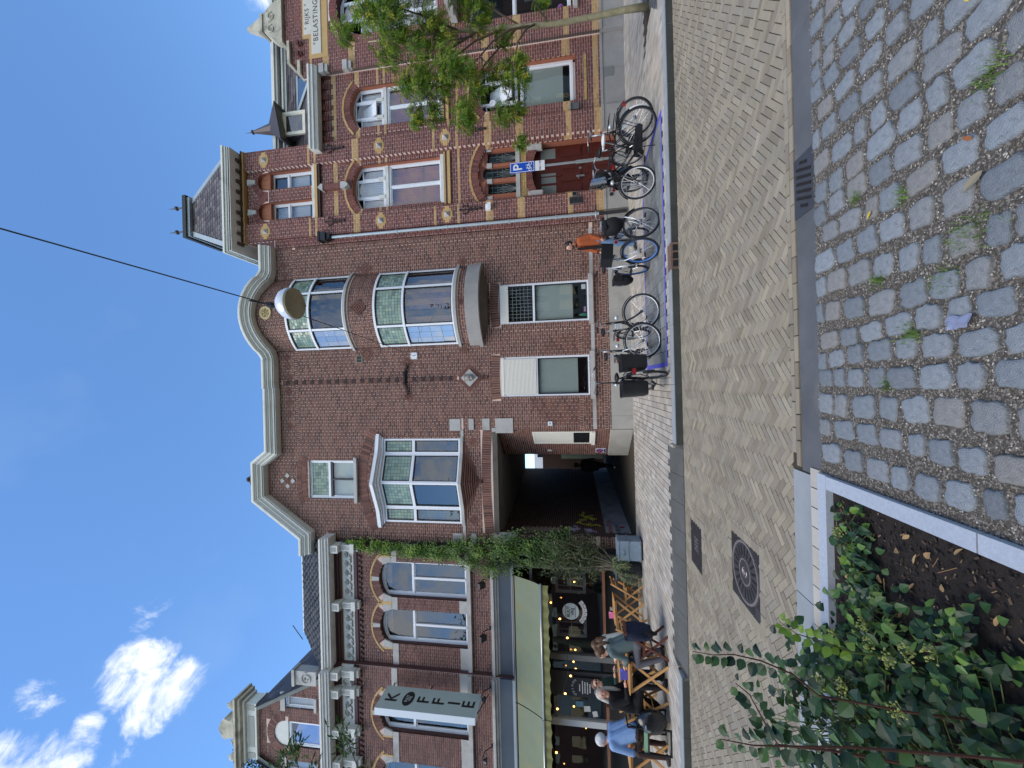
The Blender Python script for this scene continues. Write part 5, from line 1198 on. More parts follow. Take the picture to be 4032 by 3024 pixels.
# door and the three lights above it
dxa, dxb = wx(5.50), wx(7.05)
M_door = mat('door_oxblood', srgb(82,34,26), .45, var=.12, vs=2, bump=.1, bs=20)
b = MB(); b.prism([(dxa, .28), (dxb, .28), (dxb, 3.1), (dxa, 3.1)], YF+.10, YF+.16); do = b.build('door', M_door, HC)
for i in range(4):
    w_ = (dxb-dxa-.1)/4; x0 = dxa+.05+w_*i+.04; x1 = dxa+.05+w_*(i+1)-.03
    if i in (0, 1, 3): q = MB(); q.box(x0, x1, YF+.094, YF+.102, 2.02, 2.46); q.build('door_light', glassmat('glass_frosted', srgb(120,126,122), .08, .25), do)
    for z0, z1 in ((1.25, 1.86), (.42, 1.08)):
        q = MB(); q.box(x0, x1, YF+.085, YF+.10, z0, z1); q.box(x0+.025, x1-.025, YF+.075, YF+.086, z0+.03, z1-.03); q.build('door_panel', M_door, do)
q = MB(); q.box(dxa+.64, dxa+.67, YF+.085, YF+.10, .3, 2.5); q.build('meeting_stile', M_door, do)
q = MB(); q.box(dxa+.56, dxa+.61, YF+.07, YF+.09, 1.18, 1.42); q.tube([(dxa+.585, YF+.03, 1.36), (dxa+.48, YF+.03, 1.36)], .012, 6); q.build('door_handle', M_steel, do)
q = MB(); q.box(dxa+.80, dxa+.86, YF+.08, YF+.095, 1.26, 1.34); q.build('lock_plate', M_steel, do)
piece('door_step', HC, M_bluestone, 5.55, 7.1, YW-.10, YF+.2, -.02, .14); piece('door_step', HC, M_bluestone, 5.58, 7.08, YW+.02, YF+.2, .14, .28)
x0, x1 = wx(5.50), wx(7.03)
b = MB(); b.prism([(x0, 2.40), (x0+.16, 2.40)]+[(p[0], p[1]) for p in segarc(x0+.16, x1-.16, 2.58, .14, 8)]+[(x1-.16, 2.40), (x1, 2.40), (x1, 3.20), (x0, 3.20)], YW+.05, YW+.14)
dh = b.build('door_head', M_mortarC, HC)
soldier(dh, x0+.16, x1-.16, 2.58, .14, .22, YW+.03, M_brickC, 20, depth=.04)
for a in ((x0, x0+.17), (x1-.17, x1)): piece('springer_stone', dh, M_stone, a[0], a[1], YW+.02, YW+.1, 2.42, 2.80)
b = MB()
for r_ in range(3):
    x = x0+.02-(r_ % 2)*.1
    while x < x1-.02: b.box(max(x, x0+.02), min(x+.20, x1-.02), YW+.02, YW+.1, 2.885+.058*r_, 2.885+.058*r_+.05, tint=R_()); x += .21
k = b.build('lintel_bricks', mat('brick_ochre', tint=[srgb(166,136,84), srgb(190,158,104), srgb(176,146,96)], rough=.85), dh); k['kind'] = 'stuff'
piece('light_sill', dh, M_stone, x0, x1, YW-.01, YW+.14, 3.07, 3.19)
b = MB(); wallsheet(b, lambda z: [(x0, x1)], holes(*[archhole(fx(a), fx(c), 3.19, t_, .06) for a, c, t_ in ((5.60, 5.95, 4.02), (6.06, 6.41, 4.15), (6.50, 6.86, 4.02))]), 3.19, 4.36, YW+.06); b.build('light_wall', M_orange, dh)
for a, c, t_ in ((5.60, 5.95, 4.02), (6.06, 6.41, 4.15), (6.50, 6.86, 4.02)):
    a, c = fx(a), fx(c); q = MB(); q.q((a, YF, 3.19), (c, YF, 3.19), (c, YF, t_+.08), (a, YF, t_+.08)); lt = q.build('narrow_light', glassmat('glass_stained', srgb(28,44,50), .06, .1), dh)
    reveal(lt, a, c, 3.19, t_, YW+.06, YF, .06, M_orange, 6)
    q = MB()
    for i in range(7): q.bar(((a+c)/2+.01*(i-3), YF-.006, 3.22), ((a+c)/2+(i-3)*.05, YF-.006, 3.55+.25*(1-abs(i-3)/3)), .007, .004, (0, 1, 0))
    for z in (3.62, 3.78, 3.94): q.bar((a+.01, YF-.006, z), (c-.01, YF-.006, z), .006, .004)
    for x in (a+.11, c-.11): q.bar((x, YF-.006, 3.5), (x, YF-.006, t_), .006, .004, (0, 1, 0))
    q.build('leading', MATS['lead_light'], lt)
    archback(lt, a-.02, c+.02, t_, .06, .09, YW+.05, M_brickC)
for x in (x0, fx(5.95)-.02, fx(6.41)-.02, fx(6.86)): piece('spandrel_stone', dh, M_stone, x, x+.13, YW+.035, YW+.1, 3.92, 4.08)
# ground-floor window beside the door
o = window(HC, wx(8.14), wx(9.46), 1.44, 3.02, YF, t=.07, backs={'*': (M_blind, .84, .01)})
window(HC, wx(8.14), wx(9.46), 3.10, 4.09, YF, rise=.26, t=.06, mull=(fx(8.33), fx(8.97)))
piece('sill', HC, M_stone, fx(8.13), fx(9.2), YF-.04, YF+.05, 1.33, 1.43)
b = MB()
for r_ in range(3):
    for k in range(7): b.box(8.16+.19*k, 8.16+.19*k+.18, YW-.02+.03*r_, YF, 1.06+.085*r_, 1.06+.085*r_+.075, tint=R_())
k = b.build('sill_bricks', MATS['brick_ochre'], HC); k['kind'] = 'stuff'
q = MB(); q.obox((fx(8.62), YF+.05, 3.62), (1, 0, 0), (0, .5, .86), (0, -.86, .5), .24, .42, .02); q.build('tilted_sash', M_white, HC)
q = MB(); q.lathe([(.05, -.02), (.095, -.02), (.1, 0), (.095, .02)], (fx(8.33), YF-.05, 3.86), 18, 'y'); q.lathe([(0, -.01), (.05, -.01)], (fx(8.33), YF-.05, 3.86), 12, 'y'); tag(q.build('outdoor_camera', M_white), 'round white camera at the head of the ground floor window', 'camera')
b = MB(); b.box(4.66, 13.4, 12.55, 20, 0, 9.55); b.box(4.95, 7.75, 12.4, 14.5, 9.5, 12.33); b.build('unseen_body', MATS['body_dark'], HC)  # unseen core added behind this front against leaking light
# small things on the facade
t = thing('intercom', 'grey intercom panel with three buttons on the pilaster by the door', 'intercom', (5.23, YP-.02, 1.45)); q = MB(); q.box(5.13, 5.33, YP-.045, YP-.004, 1.28, 1.64); q.build('plate', mat('plate_grey', srgb(110,112,114), .4, metal=.4), t)
for i in range(3): q = MB(); q.box(5.15, 5.31, YP-.052, YP-.046, 1.29+.117*i, 1.395+.117*i); q.build('button', M_blackf, t)
t = thing('door_camera', 'small black square doorbell set right of the intercom panel', 'doorbell', (5.42, YP-.02, 1.5)); q = MB(); q.box(5.36, 5.48, YP-.04, YP-.004, 1.42, 1.56); q.build('plate', M_steel, t); q = MB(); q.box(5.375, 5.465, YP-.046, YP-.041, 1.435, 1.545); q.build('lens', M_dark, t)
t = thing('mailbox', 'grey wall letter box on the pilaster between door and window', 'mailbox', (7.95, YW, 1.4)); q = MB(); q.box(7.88, 8.06, YW-.10, YW-.01, 1.30, 1.52); q.build('body', mat('box_grey', srgb(96,98,100), .5), t); q = MB(); q.box(7.87, 8.07, YW-.125, YW-.01, 1.525, 1.56); q.build('flap', M_steel, t)
t = thing('wall_light', 'white square security light on the left pilaster of the red house', 'lamp', (5.26, YP-.06, 4.02)); q = MB(); q.box(5.17, 5.33, YP-.11, YP-.004, 3.95, 4.10); q.build('housing', M_white, t); q = MB(); q.box(5.20, 5.36, YP-.16, YP-.112, 3.93, 4.03); q.build('head', M_white, t)
t = thing('drainpipe', 'zinc rain pipe with a black hopper between the two brick houses', 'drainpipe', (4.80, YW-.12, 0)); q = MB(); q.tube([(4.80, YW-.12, 9.18), (4.80, YW-.12, .82)], .045, 10); q.build('pipe', M_zinc, t, smooth=True, auto=60)
for z in (8.4, 6.9, 5.3, 3.4, 2.0): q = MB(); q.lathe([(.046, 0), (.056, 0), (.056, .06), (.046, .06)], (4.80, YW-.12, z), 10); q.box(4.77, 4.83, YW-.10, YW-.02, z, z+.04); q.build('clip', M_zinc, t)
q = MB(); q.box(4.67, 4.93, YW-.30, YW-.045, 9.24, 9.42); q.box(4.65, 4.95, YW-.32, YW-.045, 9.43, 9.49); q.prism([(4.75, 9.12), (4.85, 9.12), (4.92, 9.24), (4.68, 9.24)], YW-.25, YW-.06); q.build('hopper', M_dark, t); q = MB(); q.tube([(4.80, YW-.12, .82), (4.80, YW-.12, .6), (4.80, YW-.16, .05)], .05, 8); q.build('shoe', mat('pipe_black', srgb(40,40,42), .6), t)
# ================================================================ café house on the left
YA, YL = 11.62, 11.47           # upper wall right part; the left part stands a little forward
HA = thing('cafe_house', 'brick house with arched windows above a dark cafe front and green awning', 'house', (-8.5, YA, 0))
M_brickA = mat('brick_plum', tint=[srgb(88,60,56), srgb(102,70,64), srgb(114,78,70), srgb(122,86,76), srgb(100,70,65)], rough=.85, var=.1, vs=3, bump=.2, bs=90)
M_mortarA = mat('mortar_grey', srgb(206,180,166), .9, var=.12, vs=2)
M_brownw = mat('moulding_brown', srgb(74,46,44), .6)
M_frieze = mat('frieze_white', srgb(206,206,198), .7, var=.08, vs=3)
M_whitec = mat('cornice_white', srgb(214,212,204), .6, var=.06, vs=2, stain=(srgb(160,156,146), 2, .55, .8, .5))
WA = [(-6.55, -5.45), (-7.99, -6.93), (-10.62, -9.56), (-12.6, -11.54)]
AO = [archhole(a, c, 5.0, 7.62, .22) for a, c in WA]
archfull = [lambda z, a=a, c=c: [(a-.16, c+.16)] if 7.42 < z < 7.62 else ([((a+c)/2-.75*sqrt(max(0, 1-((z-7.62)/.50)**2)), (a+c)/2+.75*sqrt(max(0, 1-((z-7.62)/.50)**2)))] if 7.62 <= z < 8.12 else []) for a, c in WA]
spanA1 = lambda z: [(-8.65, -4.86)]
spanA2 = lambda z: [(-14.5, -8.66)]
stoneA = lambda z: [(-15, -4.8)] if (7.24 < z < 7.42 or 4.92 < z < 5.24) else []
q = MB(); wallsheet(q, spanA1, holes(*AO), 4.2, 8.6, YA+.008); wallsheet(q, spanA2, holes(*AO), 4.2, 8.6, YL+.008); q.box(-8.66, -8.652, YL+.008, YA, 4.2, 8.6); q.build('mortar_joints', M_mortarA, HA)
ca = dict(L=.212, H=.0655, mt=M_brickA, key='A')
brickwall(HA, YA, 4.25, 4.87, span=spanA1, nparts=40, **ca); brickwall(HA, YL, 4.25, 4.87, span=spanA2, nparts=30, **ca)
brickwall(HA, YA, 5.0, 8.5, span=spanA1, block=holes(*AO, *archfull, stoneA), nparts=140, **ca); brickwall(HA, YL, 5.0, 8.5, span=spanA2, block=holes(*AO, *archfull, stoneA), nparts=90, **ca)
for i, (a, c) in enumerate(WA):
    y = YA if i < 2 else YL
    reveal(HA, a, c, 5.0, 7.62, y, y+.2, .22, M_brickA)
    o = window(HA, a, c, 5.0, 7.62, y+.16, rise=.2, t=.075, trans=(6.76,), backs={'*': (M_curtw, .0, .2)})
    b = MB(); m_ = (a+c)/2; b.box(m_-.035, m_+.035, y+.15, y+.22, 5.08, 6.73); b.build('mullion', M_white, o)
    b = MB()
    for k in range(18): b.box(a+.1+.05*k, a+.125+.05*k, y+.145, y+.152, 6.735, 6.755)
    b.build('transom_beads', M_white, o)
    w_ = (c-a)/2; rise = .22; R = (w_*w_+rise*rise)/(2*rise); zc = 7.62+rise-R; A = asin(w_/R); m_ = (a+c)/2
    archback(HA, a, c, 7.62, .22, .27, y+.006, M_mortarA)
    # voussoirs: stone keystone and springers, bricks between, yellow outer ring
    def ring(a0, a1, r0, r1, m, name, dy):
        q = MB(); q.tv = R_(); q.prism([(m_+r0*sin(a0), zc+r0*cos(a0)), (m_+r0*sin(a1), zc+r0*cos(a1)), (m_+r1*sin(a1), zc+r1*cos(a1)), (m_+r1*sin(a0), zc+r1*cos(a0))][::-1], y-dy, y+.04); q.build(name, m, HA)
    for s_ in (-1, 1):
        n = 8
        for k in range(n):
            a0 = s_*(.10+(.80-.10)*k/n)*A; a1 = s_*(.10+(.80-.10)*(k+.88)/n)*A; ring(min(a0, a1), max(a0, a1), R, R+.24, M_brickA, 'arch_brick', .006)
        q = MB(); xe = m_+s_*w_; q.prism(sorted([(xe-s_*.10, 7.70), (xe+s_*.14, 7.44), (xe, 7.44), (xe+s_*.14, 7.74)], key=lambda p: atan2(p[1]-7.58, p[0]-xe-s_*.04)), y-.012, y+.04); q.build('springer_stone', M_stone, HA)
        q = MB(); q.box(xe+s_*.14, xe+s_*.19, y-.014, y+.04, 7.44, 7.76, tint=.6); q.box(xe, xe+s_*.19, y-.010, y+.04, 7.425, 7.455, tint=.4); q.build('yellow_trim', M_yellow, HA)
    ring(-.09*A, .09*A, R, R+.245, M_stone, 'keystone', .016)
    for k in range(14):
        a0 = (-1.16+2.32*k/14)*A; ring(a0, a0+2.32/14*A-.004, R+.25, R+.305, M_yellow, 'yellow_trim', .014)
def fillspan(x0, x1, ex): 
    iv = [(x0, x1)]
    for a, c in ex:
        iv = [p for i0, i1 in iv for p in ((i0, min(i1, a)), (max(i0, c), i1)) if p[1]-p[0] > .02]
    return iv
for (X0, X1, y) in ((-8.648, -4.95, YA), (-14, -8.66, YL)):
    for a, c in fillspan(X0, X1, WA):
        piece('stone_band', HA, M_stone, a, c, y-.012, y+.04, 7.24, 7.42); piece('stone_block', HA, M_stone, a, c, y-.012, y+.04, 4.995, 5.24)
    n = 3
    for k in range(n): piece('sill_band', HA, M_stone, X0+(X1-X0)*k/n+.002, X0+(X1-X0)*(k+1)/n-.002, y-.09, y+.2, 4.87, 4.99)
    # main cornice: moulding, frieze, dentils
    k = y-YA
    piece('lower_moulding', HA, M_brownw, X0, X1, y-.06, y+.05, 8.55, 8.66); piece('lower_moulding', HA, M_brownw, X0, X1, y-.03, y+.05, 8.50, 8.547)
    b = MB(); x = X0+.03
    while x < X1-.1: b.box(x, x+.085, y-.05, y, 8.42, 8.497, tint=R_()); x += .17
    o = b.build('dentils', M_brownw, HA); o['kind'] = 'stuff'
    piece('frieze', HA, M_frieze, X0, X1, y-.02, y+.05, 8.665, 9.06); piece('gold_line', HA, M_yellow, X0, X1, y-.03, y+.05, 9.063, 9.085)
    for z0, z1, d in ((9.09, 9.16, .05), (9.163, 9.23, .09), (9.233, 9.28, .13)): piece('upper_moulding', HA, M_brownw, X0, X1, y-d, y+.05, z0, z1)
    b = MB(); prof = [(0, 9.285), (.40, 9.285), (.40, 9.33), (.44, 9.35), (.44, 9.41), (.48, 9.43), (.48, 9.47), (.51, 9.49), (.51, 9.545), (0, 9.58)]
    xe = X1+.32 if X1 > -5 else X1
    b.raw([(xe, y-a, z) for a, z in prof]+[(X0, y-a, z) for a, z in prof], [tuple(range(10)), tuple(range(19, 9, -1))]+[((i+1) % 10, i, 10+i, 10+(i+1) % 10) for i in range(10)]); b.build('cornice', M_whitec, HA)
# carved flowers on the frieze
M_carve = mat('frieze_grey', srgb(164,164,156), .8)  # greyer tone for the carved ornament
x = -5.28
b = MB()
FL = MB()
while x > -12.9:
    y = (YA if x > -8.65 else YL)-.024; skip = any(abs(x-k) < .17 for k in (-5.0, -6.8, -8.84, -9.40, -9.12, -10.62, -11.6))
    if not skip:
        z = 8.86
        for k in range(5): a = 2*pi*k/5; FL.ball((x+.04*cos(a), y-.012, z+.06+.04*sin(a)), .03, 6, 4, (1, .6, 1))
        FL.ball((x, y-.02, z+.06), .025, 6, 4)
        for s_ in (-1, 1): FL.tube([(x, y, z-.02), (x+s_*.05, y-.01, z-.09), (x+s_*.12, y-.012, z-.10), (x+s_*.15, y-.01, z-.04)], [.012, .02, .022, .008], 5); FL.tube([(x+s_*.04, y, z), (x+s_*.11, y-.012, z+.09)], [.02, .006], 5)
    x -= .29
k = FL.build('carved_flowers', M_carve, HA, smooth=True); k['kind'] = 'stuff'
for x in (-5.0, -6.80, -8.84, -9.40, -10.62, -11.60):
    y = YA if x > -8.65 else YL; b = MB()
    b.box(x-.12, x+.12, y-.34, y-.02, 9.02, 9.282); br = b.build('console', M_frieze, HA)
    for z0, z1, h, d in ((8.68, 9.015, .095, .20), (8.54, 8.677, .14, .24), (8.44, 8.537, .11, .16)): piece('console_block', br, M_frieze, x-h, x+h, y-d, y-.02, z0, z1)
    piece('console_panel', br, M_carve, x-.065, x+.065, y-.346, y-.34, 9.08, 9.22)
    for k in range(3): piece('flute', br, M_carve, x-.06+.045*k, x-.04+.045*k, y-.206, y-.2, 8.70, 9.0)
b = MB(); b.box(-9.30, -8.95, YL-.10, YL-.02, 8.72, 9.02); ho = b.build('roundel_block', M_frieze, HA); b = MB(); b.lathe([(.10, -.03), (.14, -.03), (.15, 0)], (-9.12, YL-.10, 8.87), 20, 'y'); b.lathe([(0, -.002), (.10, -.002)], (-9.12, YL-.10, 8.87), 16, 'y'); b.build('roundel', M_carve, ho)
# pantiled roof
b = MB(); b.q((-8.9, 11.3, 9.55), (-4.88, 11.3, 9.55), (-4.88, 13.2, 11.6), (-8.9, 13.2, 11.6)); b.q((-8.9, 13.2, 11.6), (-4.88, 13.2, 11.6), (-4.88, 15, 9.6), (-8.9, 15, 9.6)); rf = b.build('pantile_roof', M_pantile, HA)
tile = {}
def ptile(k):
    if k not in tile:
        b = MB(); b.tv = (k+.5)/5; n = 5; L = .36
        for i in range(n):
            x0, x1 = -.11+.23*i/n, -.11+.23*(i+1)/n; h = lambda x: .028*sin((x+.11)/.23*2*pi)+.035
            b.q((x0, -.02, h(x0)+.02), (x1, -.02, h(x1)+.02), (x1, L, h(x1)), (x0, L, h(x0))); b.q((x0, -.02, h(x0)-.02), (x1, -.02, h(x1)-.02), (x1, -.02, h(x1)+.02), (x0, -.02, h(x0)+.02))
        tile[k] = b.mesh('roof_tile', M_pantile, True)
    return tile[k]
sl = atan2(2.05, 1.9); off = woff(rf)
for r_ in range(9):
    for i in range(18):
        x = -8.75+.222*i; y = 11.28+.21*r_; z = 9.55+.21*r_*2.05/1.9
        o = link('roof_tile', ptile(random.randrange(5)), rf, (x-off.x+U(-.008, .008), y-off.y, z-off.z+U(0, .008)), (sl+U(-.02, .02), 0, U(-.03, .03)))
q = MB(); q.tube([(-8.9, 13.2, 11.63), (-4.5, 13.2, 11.63)], .07, 8); q.build('ridge_tile', M_lead, rf)
# front gable on the left
YG = YL+.02; gx = -11.12
def spanG(z):
    if z < 9.6: return []
    if z < 12.1:
        w_ = 1.95-(z-9.9)*.50 if z > 9.9 else 1.95; return [(gx-w_, gx+w_)]
    return []
GW = holes(archhole(-11.52, -10.70, 9.9, 11.15, .40), rect(-10.28, -9.90, 10.08, 11.12), rect(-12.35, -11.97, 10.08, 11.12))
q = MB(); wallsheet(q, spanG, GW, 9.6, 12.1, YG+.008, .08); gb = q.build('gable', M_mortarA, HA)
brickwall(gb, YG, 9.6, 12.1, span=spanG, block=holes(GW, archfull and (lambda z: [(-11.66, -10.56)] if 11.05 < z < 11.45 else [(-11.5, -10.7)] if z < 11.82 and z > 11.4 else [])), nparts=0, **ca)
archback(gb, -11.52, -10.70, 11.15, .40, .26, YG+.004, M_mortarA); soldier(gb, -11.52, -10.70, 11.15, .40, .25, YG-.008, M_brickA, 18)
b = MB(); b.prism([(-11.51, 11.05), (-10.71, 11.05)]+[(p[0], p[1]) for p in reversed(segarc(-11.51, -10.71, 11.15, .39, 12))], YG+.02, YG+.06); b.build('lunette', M_frieze, gb)
window(gb, -11.50, -10.72, 9.9, 11.04, YG+.05, t=.05, name='gable_window'); q = MB(); q.q((-11.45, YG+.088, 9.95), (-10.77, YG+.088, 9.95), (-10.77, YG+.088, 10.7), (-11.45, YG+.088, 10.98)); q.build('blue_reflection', glassmat('glass_blue_reflection', srgb(70,104,160), .2), gb)  # blue sheet behind the pane: sky reflection put into the colour
for a, c in ((-10.28, -9.90), (-12.35, -11.97)):
    window(gb, a, c, 10.08, 11.12, YG+.06, t=.045, backs={'*': (M_curtw, 1, .01)}); piece('sill', gb, M_stone, a-.03, c+.03, YG-.05, YG+.1, 10.0, 10.08); piece('lintel_stone', gb, M_stone, a-.1, c+.12, YG-.012, YG+.04, 11.13, 11.30)
for s_ in (-1, 1):
    b = MB()
    b.q((gx+s_*1.95, YG-.1, 9.9), (gx+s_*.86, YG-.1, 12.1), (gx+s_*.72, YG-.1, 12.1), (gx+s_*1.81, YG-.1, 9.9)) if s_ < 0 else b.q((gx+s_*1.81, YG-.1, 9.9), (gx+s_*.72, YG-.1, 12.1), (gx+s_*.86, YG-.1, 12.1), (gx+s_*1.95, YG-.1, 9.9))
    b.build('raking_stone', mat('slate_coping', srgb(104,112,110), .7, var=.15, vs=4), gb)
b = MB()
for s_ in (-1, 1): b.q((gx+s_*2.02, YG-.16, 9.8), (gx+s_*2.02, 15, 9.8), (gx+s_*.86, 15, 12.12), (gx+s_*.86, YG-.16, 12.12))
gr = b.build('gable_roof', M_slate, gb)
for r_ in range(9):
    for i in range(10):
        f0, f1 = r_/9, min(1, (r_+1.2)/9); y = YG-.14+.34*i+(r_ % 2)*.17; q = MB(); q.tv = U(0, .6); e = .015
        P = lambda f, yy: (gx+2.02-1.16*f+e, yy, 9.8+2.32*f+e*.5)
        q.q(P(f0, y), P(f0, y+.33), P(f1, y+.33), P(f1, y)); q.build('slate', M_slate, gr)
for s_ in (-1, 1):
    b = MB(); c = (gx+s_*1.98, 10.25); b.box(c[0]-.22, c[0]+.22, YG-.16, YG+.12, 9.9, 10.62); sc = b.build('scroll_block', M_stone, gb); b = MB(); b.tube([(c[0]+.19*(1-t/14)*cos(t*s_), YG-.17, 10.22+.19*(1-t/14)*sin(t)) for t in [k*.45 for k in range(26)]], .026, 5); b.build('scroll', M_stone, sc); piece('scroll_cap', sc, M_stone, c[0]-.26, c[0]+.26, YG-.2, YG+.15, 10.625, 10.72)
for z0, z1, h, d, m in ((12.1, 12.16, .95, .10, M_frieze), (12.163, 12.50, .90, .06, M_frieze), (12.503, 12.58, 1.0, .14, M_frieze), (12.583, 12.68, 1.12, .24, M_crest), (12.683, 12.75, 1.2, .32, M_crest)): piece('attic', gb, m, gx-h, gx+h, YG-d, YG+.4, z0, z1)
for x in (gx-.78, gx+.78): piece('attic_block', gb, M_carve, x-.09, x+.09, YG-.075, YG-.06, 12.2, 12.46)
piece('attic_panel', gb, M_carve, gx-.5, gx+.5, YG-.072, YG-.06, 12.22, 12.44)
b = MB(); b.prism([(gx-.46, 12.755), (gx+.46, 12.755), (gx+.40, 12.86), (gx+.26, 12.98), (gx+.30, 13.24), (gx+.36, 13.30), (gx+.24, 13.42), (gx, 13.52), (gx-.24, 13.42), (gx-.36, 13.30), (gx-.30, 13.24), (gx-.26, 12.98), (gx-.40, 12.86)], YG-.1, YG+.2); cr = b.build('crest', M_crest, gb)
for s_ in (-1, 1): q = MB(); q.ball((gx+s_*.34, YG-.05, 12.93), .10, 9, 6, (1.1, 1.6, 1)); q.build('volute', M_crest, cr)
for s_ in (-1, 1): q = MB(); q.lathe([(.06, 0), (.03, .06), (.10, .12), (.125, .2), (.10, .29), (.03, .34), (.012, .42), (.0, .46)], (gx+s_*.85, YG-.1, 12.755), 12); q.build('urn', M_crest, gb, smooth=True)
b = MB(); b.bar((-9.35, 13.4, 11.9), (-8.85, 13.4, 12.3), .02, .02); b.build('antenna', M_iron, HA)
# lower cornice, fascia board, awning
for (X0, X1, y) in ((-8.65, -5.08, YA), (-14, -8.66, YL)):
    for z0, z1, d in ((4.02, 4.08, .05), (4.083, 4.15, .10), (4.153, 4.20, .16), (4.203, 4.25, .12)): piece('lower_cornice', HA, M_stone, X0, X1, y-d, y+.05, z0, z1)
    piece('fascia_board', HA, mat('fascia_slate', srgb(74,82,92), .5, var=.1, vs=2), X0, X1, y-.05-(0 if X1 > -8 else .01), y+.2, 3.64, 4.015)
    piece('fascia_trim', HA, M_lead, X0, X1, y-.07, y+.1, 3.56, 3.636)
aw = thing('awning', 'sloping green cafe awning with stained cloth and a scalloped edge', 'awning', (-8.6, 11.3, 3.5))
M_awn = mat('awning_cloth', srgb(114,123,101), .85, var=.06, vs=1.5, bump=.1, bs=4, stain=(srgb(138,120,66), 1.6, .52, .75, .6)); M_valance = mat('awning_valance', srgb(116,116,72), .85, var=.14, vs=5)
TY, TZ, FY, FZ_ = 11.40, 3.50, 10.92, 2.72
for X0, X1 in ((-9.28, -5.58), (-13.2, -9.31)):
    b = MB(); nx = 60; ny = 6
    def PT(i, j):
        u = i/nx; v = j/ny; x = X0+(X1-X0)*u; rp = .012*sin(x*5.3+v*3.4)+.008*sin(x*11+v*4); sag = -.05*sin(pi*v)
        return (x, TY+(FY-TY)*v, TZ+(FZ_-TZ)*v+sag+rp*sin(pi*v)*.9)
    for i in range(nx):
        for j in range(ny): b.q(PT(i, j), PT(i, j+1), PT(i+1, j+1), PT(i+1, j))
    b.build('cloth', M_awn, aw, smooth=True)
    b = MB(); nx2 = int((X1-X0)/.02)
    for i in range(nx2):
        xs = [X0+(X1-X0)*(i+k)/nx2 for k in (0, 1)]; y = [FY-.01+.02*sin(x*21) for x in xs]; z = [2.47+.035*abs(sin(x*8.5)) for x in xs]
        b.q((xs[0], FY, FZ_-.03), (xs[0], y[0]-.02, z[0]), (xs[1], y[1]-.02, z[1]), (xs[1], FY, FZ_-.03))
    b.build('valance', M_valance, aw, smooth=True)
    q = MB(); q.tube([(X0-.02, FY-.01, FZ_-.02), (X1+.04, FY-.01, FZ_-.02)], .032, 8); q.build('front_bar', M_steel, aw, smooth=True)
    q = MB(); q.tube([(X0, TY+.05, TZ+.03), (X1, TY+.05, TZ+.03)], .06, 8); q.build('roller', M_dark, aw)
    for x in (X0+.12, X1-.03): q = MB(); q.tube([(x, FY, FZ_-.02), (x-.28, 11.2, 2.62), (x-.05, 11.42, 3.0)], .02, 6); q.build('folding_arm', M_dark, aw)
b = MB(); b.box(-14, -4.87, 12.4, 15, 3.7, 9.5); b.box(-5.08, -4.80, YA, 12.4, 0, 9.2); b.box(-13.6, -5.0, 14.7, 15, 0, 3.8); b.build('unseen_body', MATS['body_dark'], HA)  # unseen blocks added so that no light leaks into the cafe house
b = MB(); b.box(-8.665, -8.64, YL+.01, YA+.06, 3.5, 9.5); b.build('step_return', M_brickA, HA)
# shop lamps over the fascia
for i, (x, y, up_) in enumerate(((-5.78, YA, 0), (-7.30, YA, 0), (-8.95, YL, 1), (-10.70, YL, 0))):
    t = thing('sign_lamp', ['black spotlight over the awning hidden partly by the climbing vine', 'black spotlight over the middle of the right awning', 'curved gooseneck lamp beside the foot of the hanging sign', 'curved gooseneck lamp left of the hanging sign'][i], 'lamp', (x, y, 4.4), 0, 'lamps above the cafe awning'); q = MB(); q.tube([(x, y-.01, 4.28), (x, y-.2, 4.48), (x, y-.42, 4.50)]+([(x, y-.5, 4.44)] if i > 1 else []), .014, 5); q.build('arm', M_dark, t)
    q = MB(); q.box(x-.05, x+.05, y-.02, y+.0, 4.25, 4.33); q.build('wall_plate', M_dark, t)
    q = MB()
    if i < 2: q.obox((x, y-.50, 4.42), (1, 0, 0), (0, .6, -.5), (0, .5, .6), .075, .10, .06)
    else: q.lathe([(.03, .04), (.05, .02), (.09, -.06), (.085, -.06), (.04, .01)], (x, y-.5, 4.42), 12)
    q.build('lamp_head', M_dark, t)
# hanging sign
t = thing('hanging_sign', 'tall pale projecting sign with dark letters reading down', 'sign', (-9.2, YL-.5, 6.2))
SX = -9.12; y0, y1 = YL-1.05, YL-.22; z0, z1 = 4.53, 7.42
b = MB(); b.box(SX-.09, SX+.09, y0, y1, z0, z1); b.build('panel', mat('sign_sage', srgb(186,198,188), .5, var=.03, vs=2), t)
for zz in (z0-.012, z1-.0): piece('edge_strip', t, M_white, SX-.10, SX+.10, y0-.012, y1+.01, zz, zz+.012)
piece('edge_strip', t, mat('sign_edge', srgb(214,222,226), .4), SX-.10, SX+.10, y0-.015, y0-.001, z0, z1)
M_let = mat('letter_black', srgb(40,38,36), .6)
LZ = [7.08, 6.60, 6.13, 5.68, 5.22, 4.80]
for ch, z in zip('K FFIE', LZ):
    if ch != ' ': text('letter', ch, .50, M_let, (SX+.092, (y0+y1)/2, z), (pi/2, 0, pi/2), t, .003, bold=True)
b = MB(); yc = (y0+y1)/2; b.raw([(SX+.094, yc+.26*cos(a), 6.60+.165*sin(a)) for a in [2*pi*k/24 for k in range(24)]], [tuple(range(24))]); lo = b.build('oval_logo', M_let, t)
for k, ln in enumerate(('BUUT', 'VRIJ')): text('logo_word', ln, .10, MATS['sign_sage'], (SX+.096, yc, 6.645-.09*k), (pi/2, 0, pi/2), t, .001, bold=True)
for z in (7.3, 6.1, 4.72): q = MB(); q.bar((SX, y1, z), (SX, YL, z+.02), .03, .03); q.build('bracket', M_dark, t)
q = MB(); q.bar((SX+.05, y0+.2, z0-.03), (SX-.05, YL-.02, z0-.16), .02, .02); q.build('lower_stay', M_dark, t)
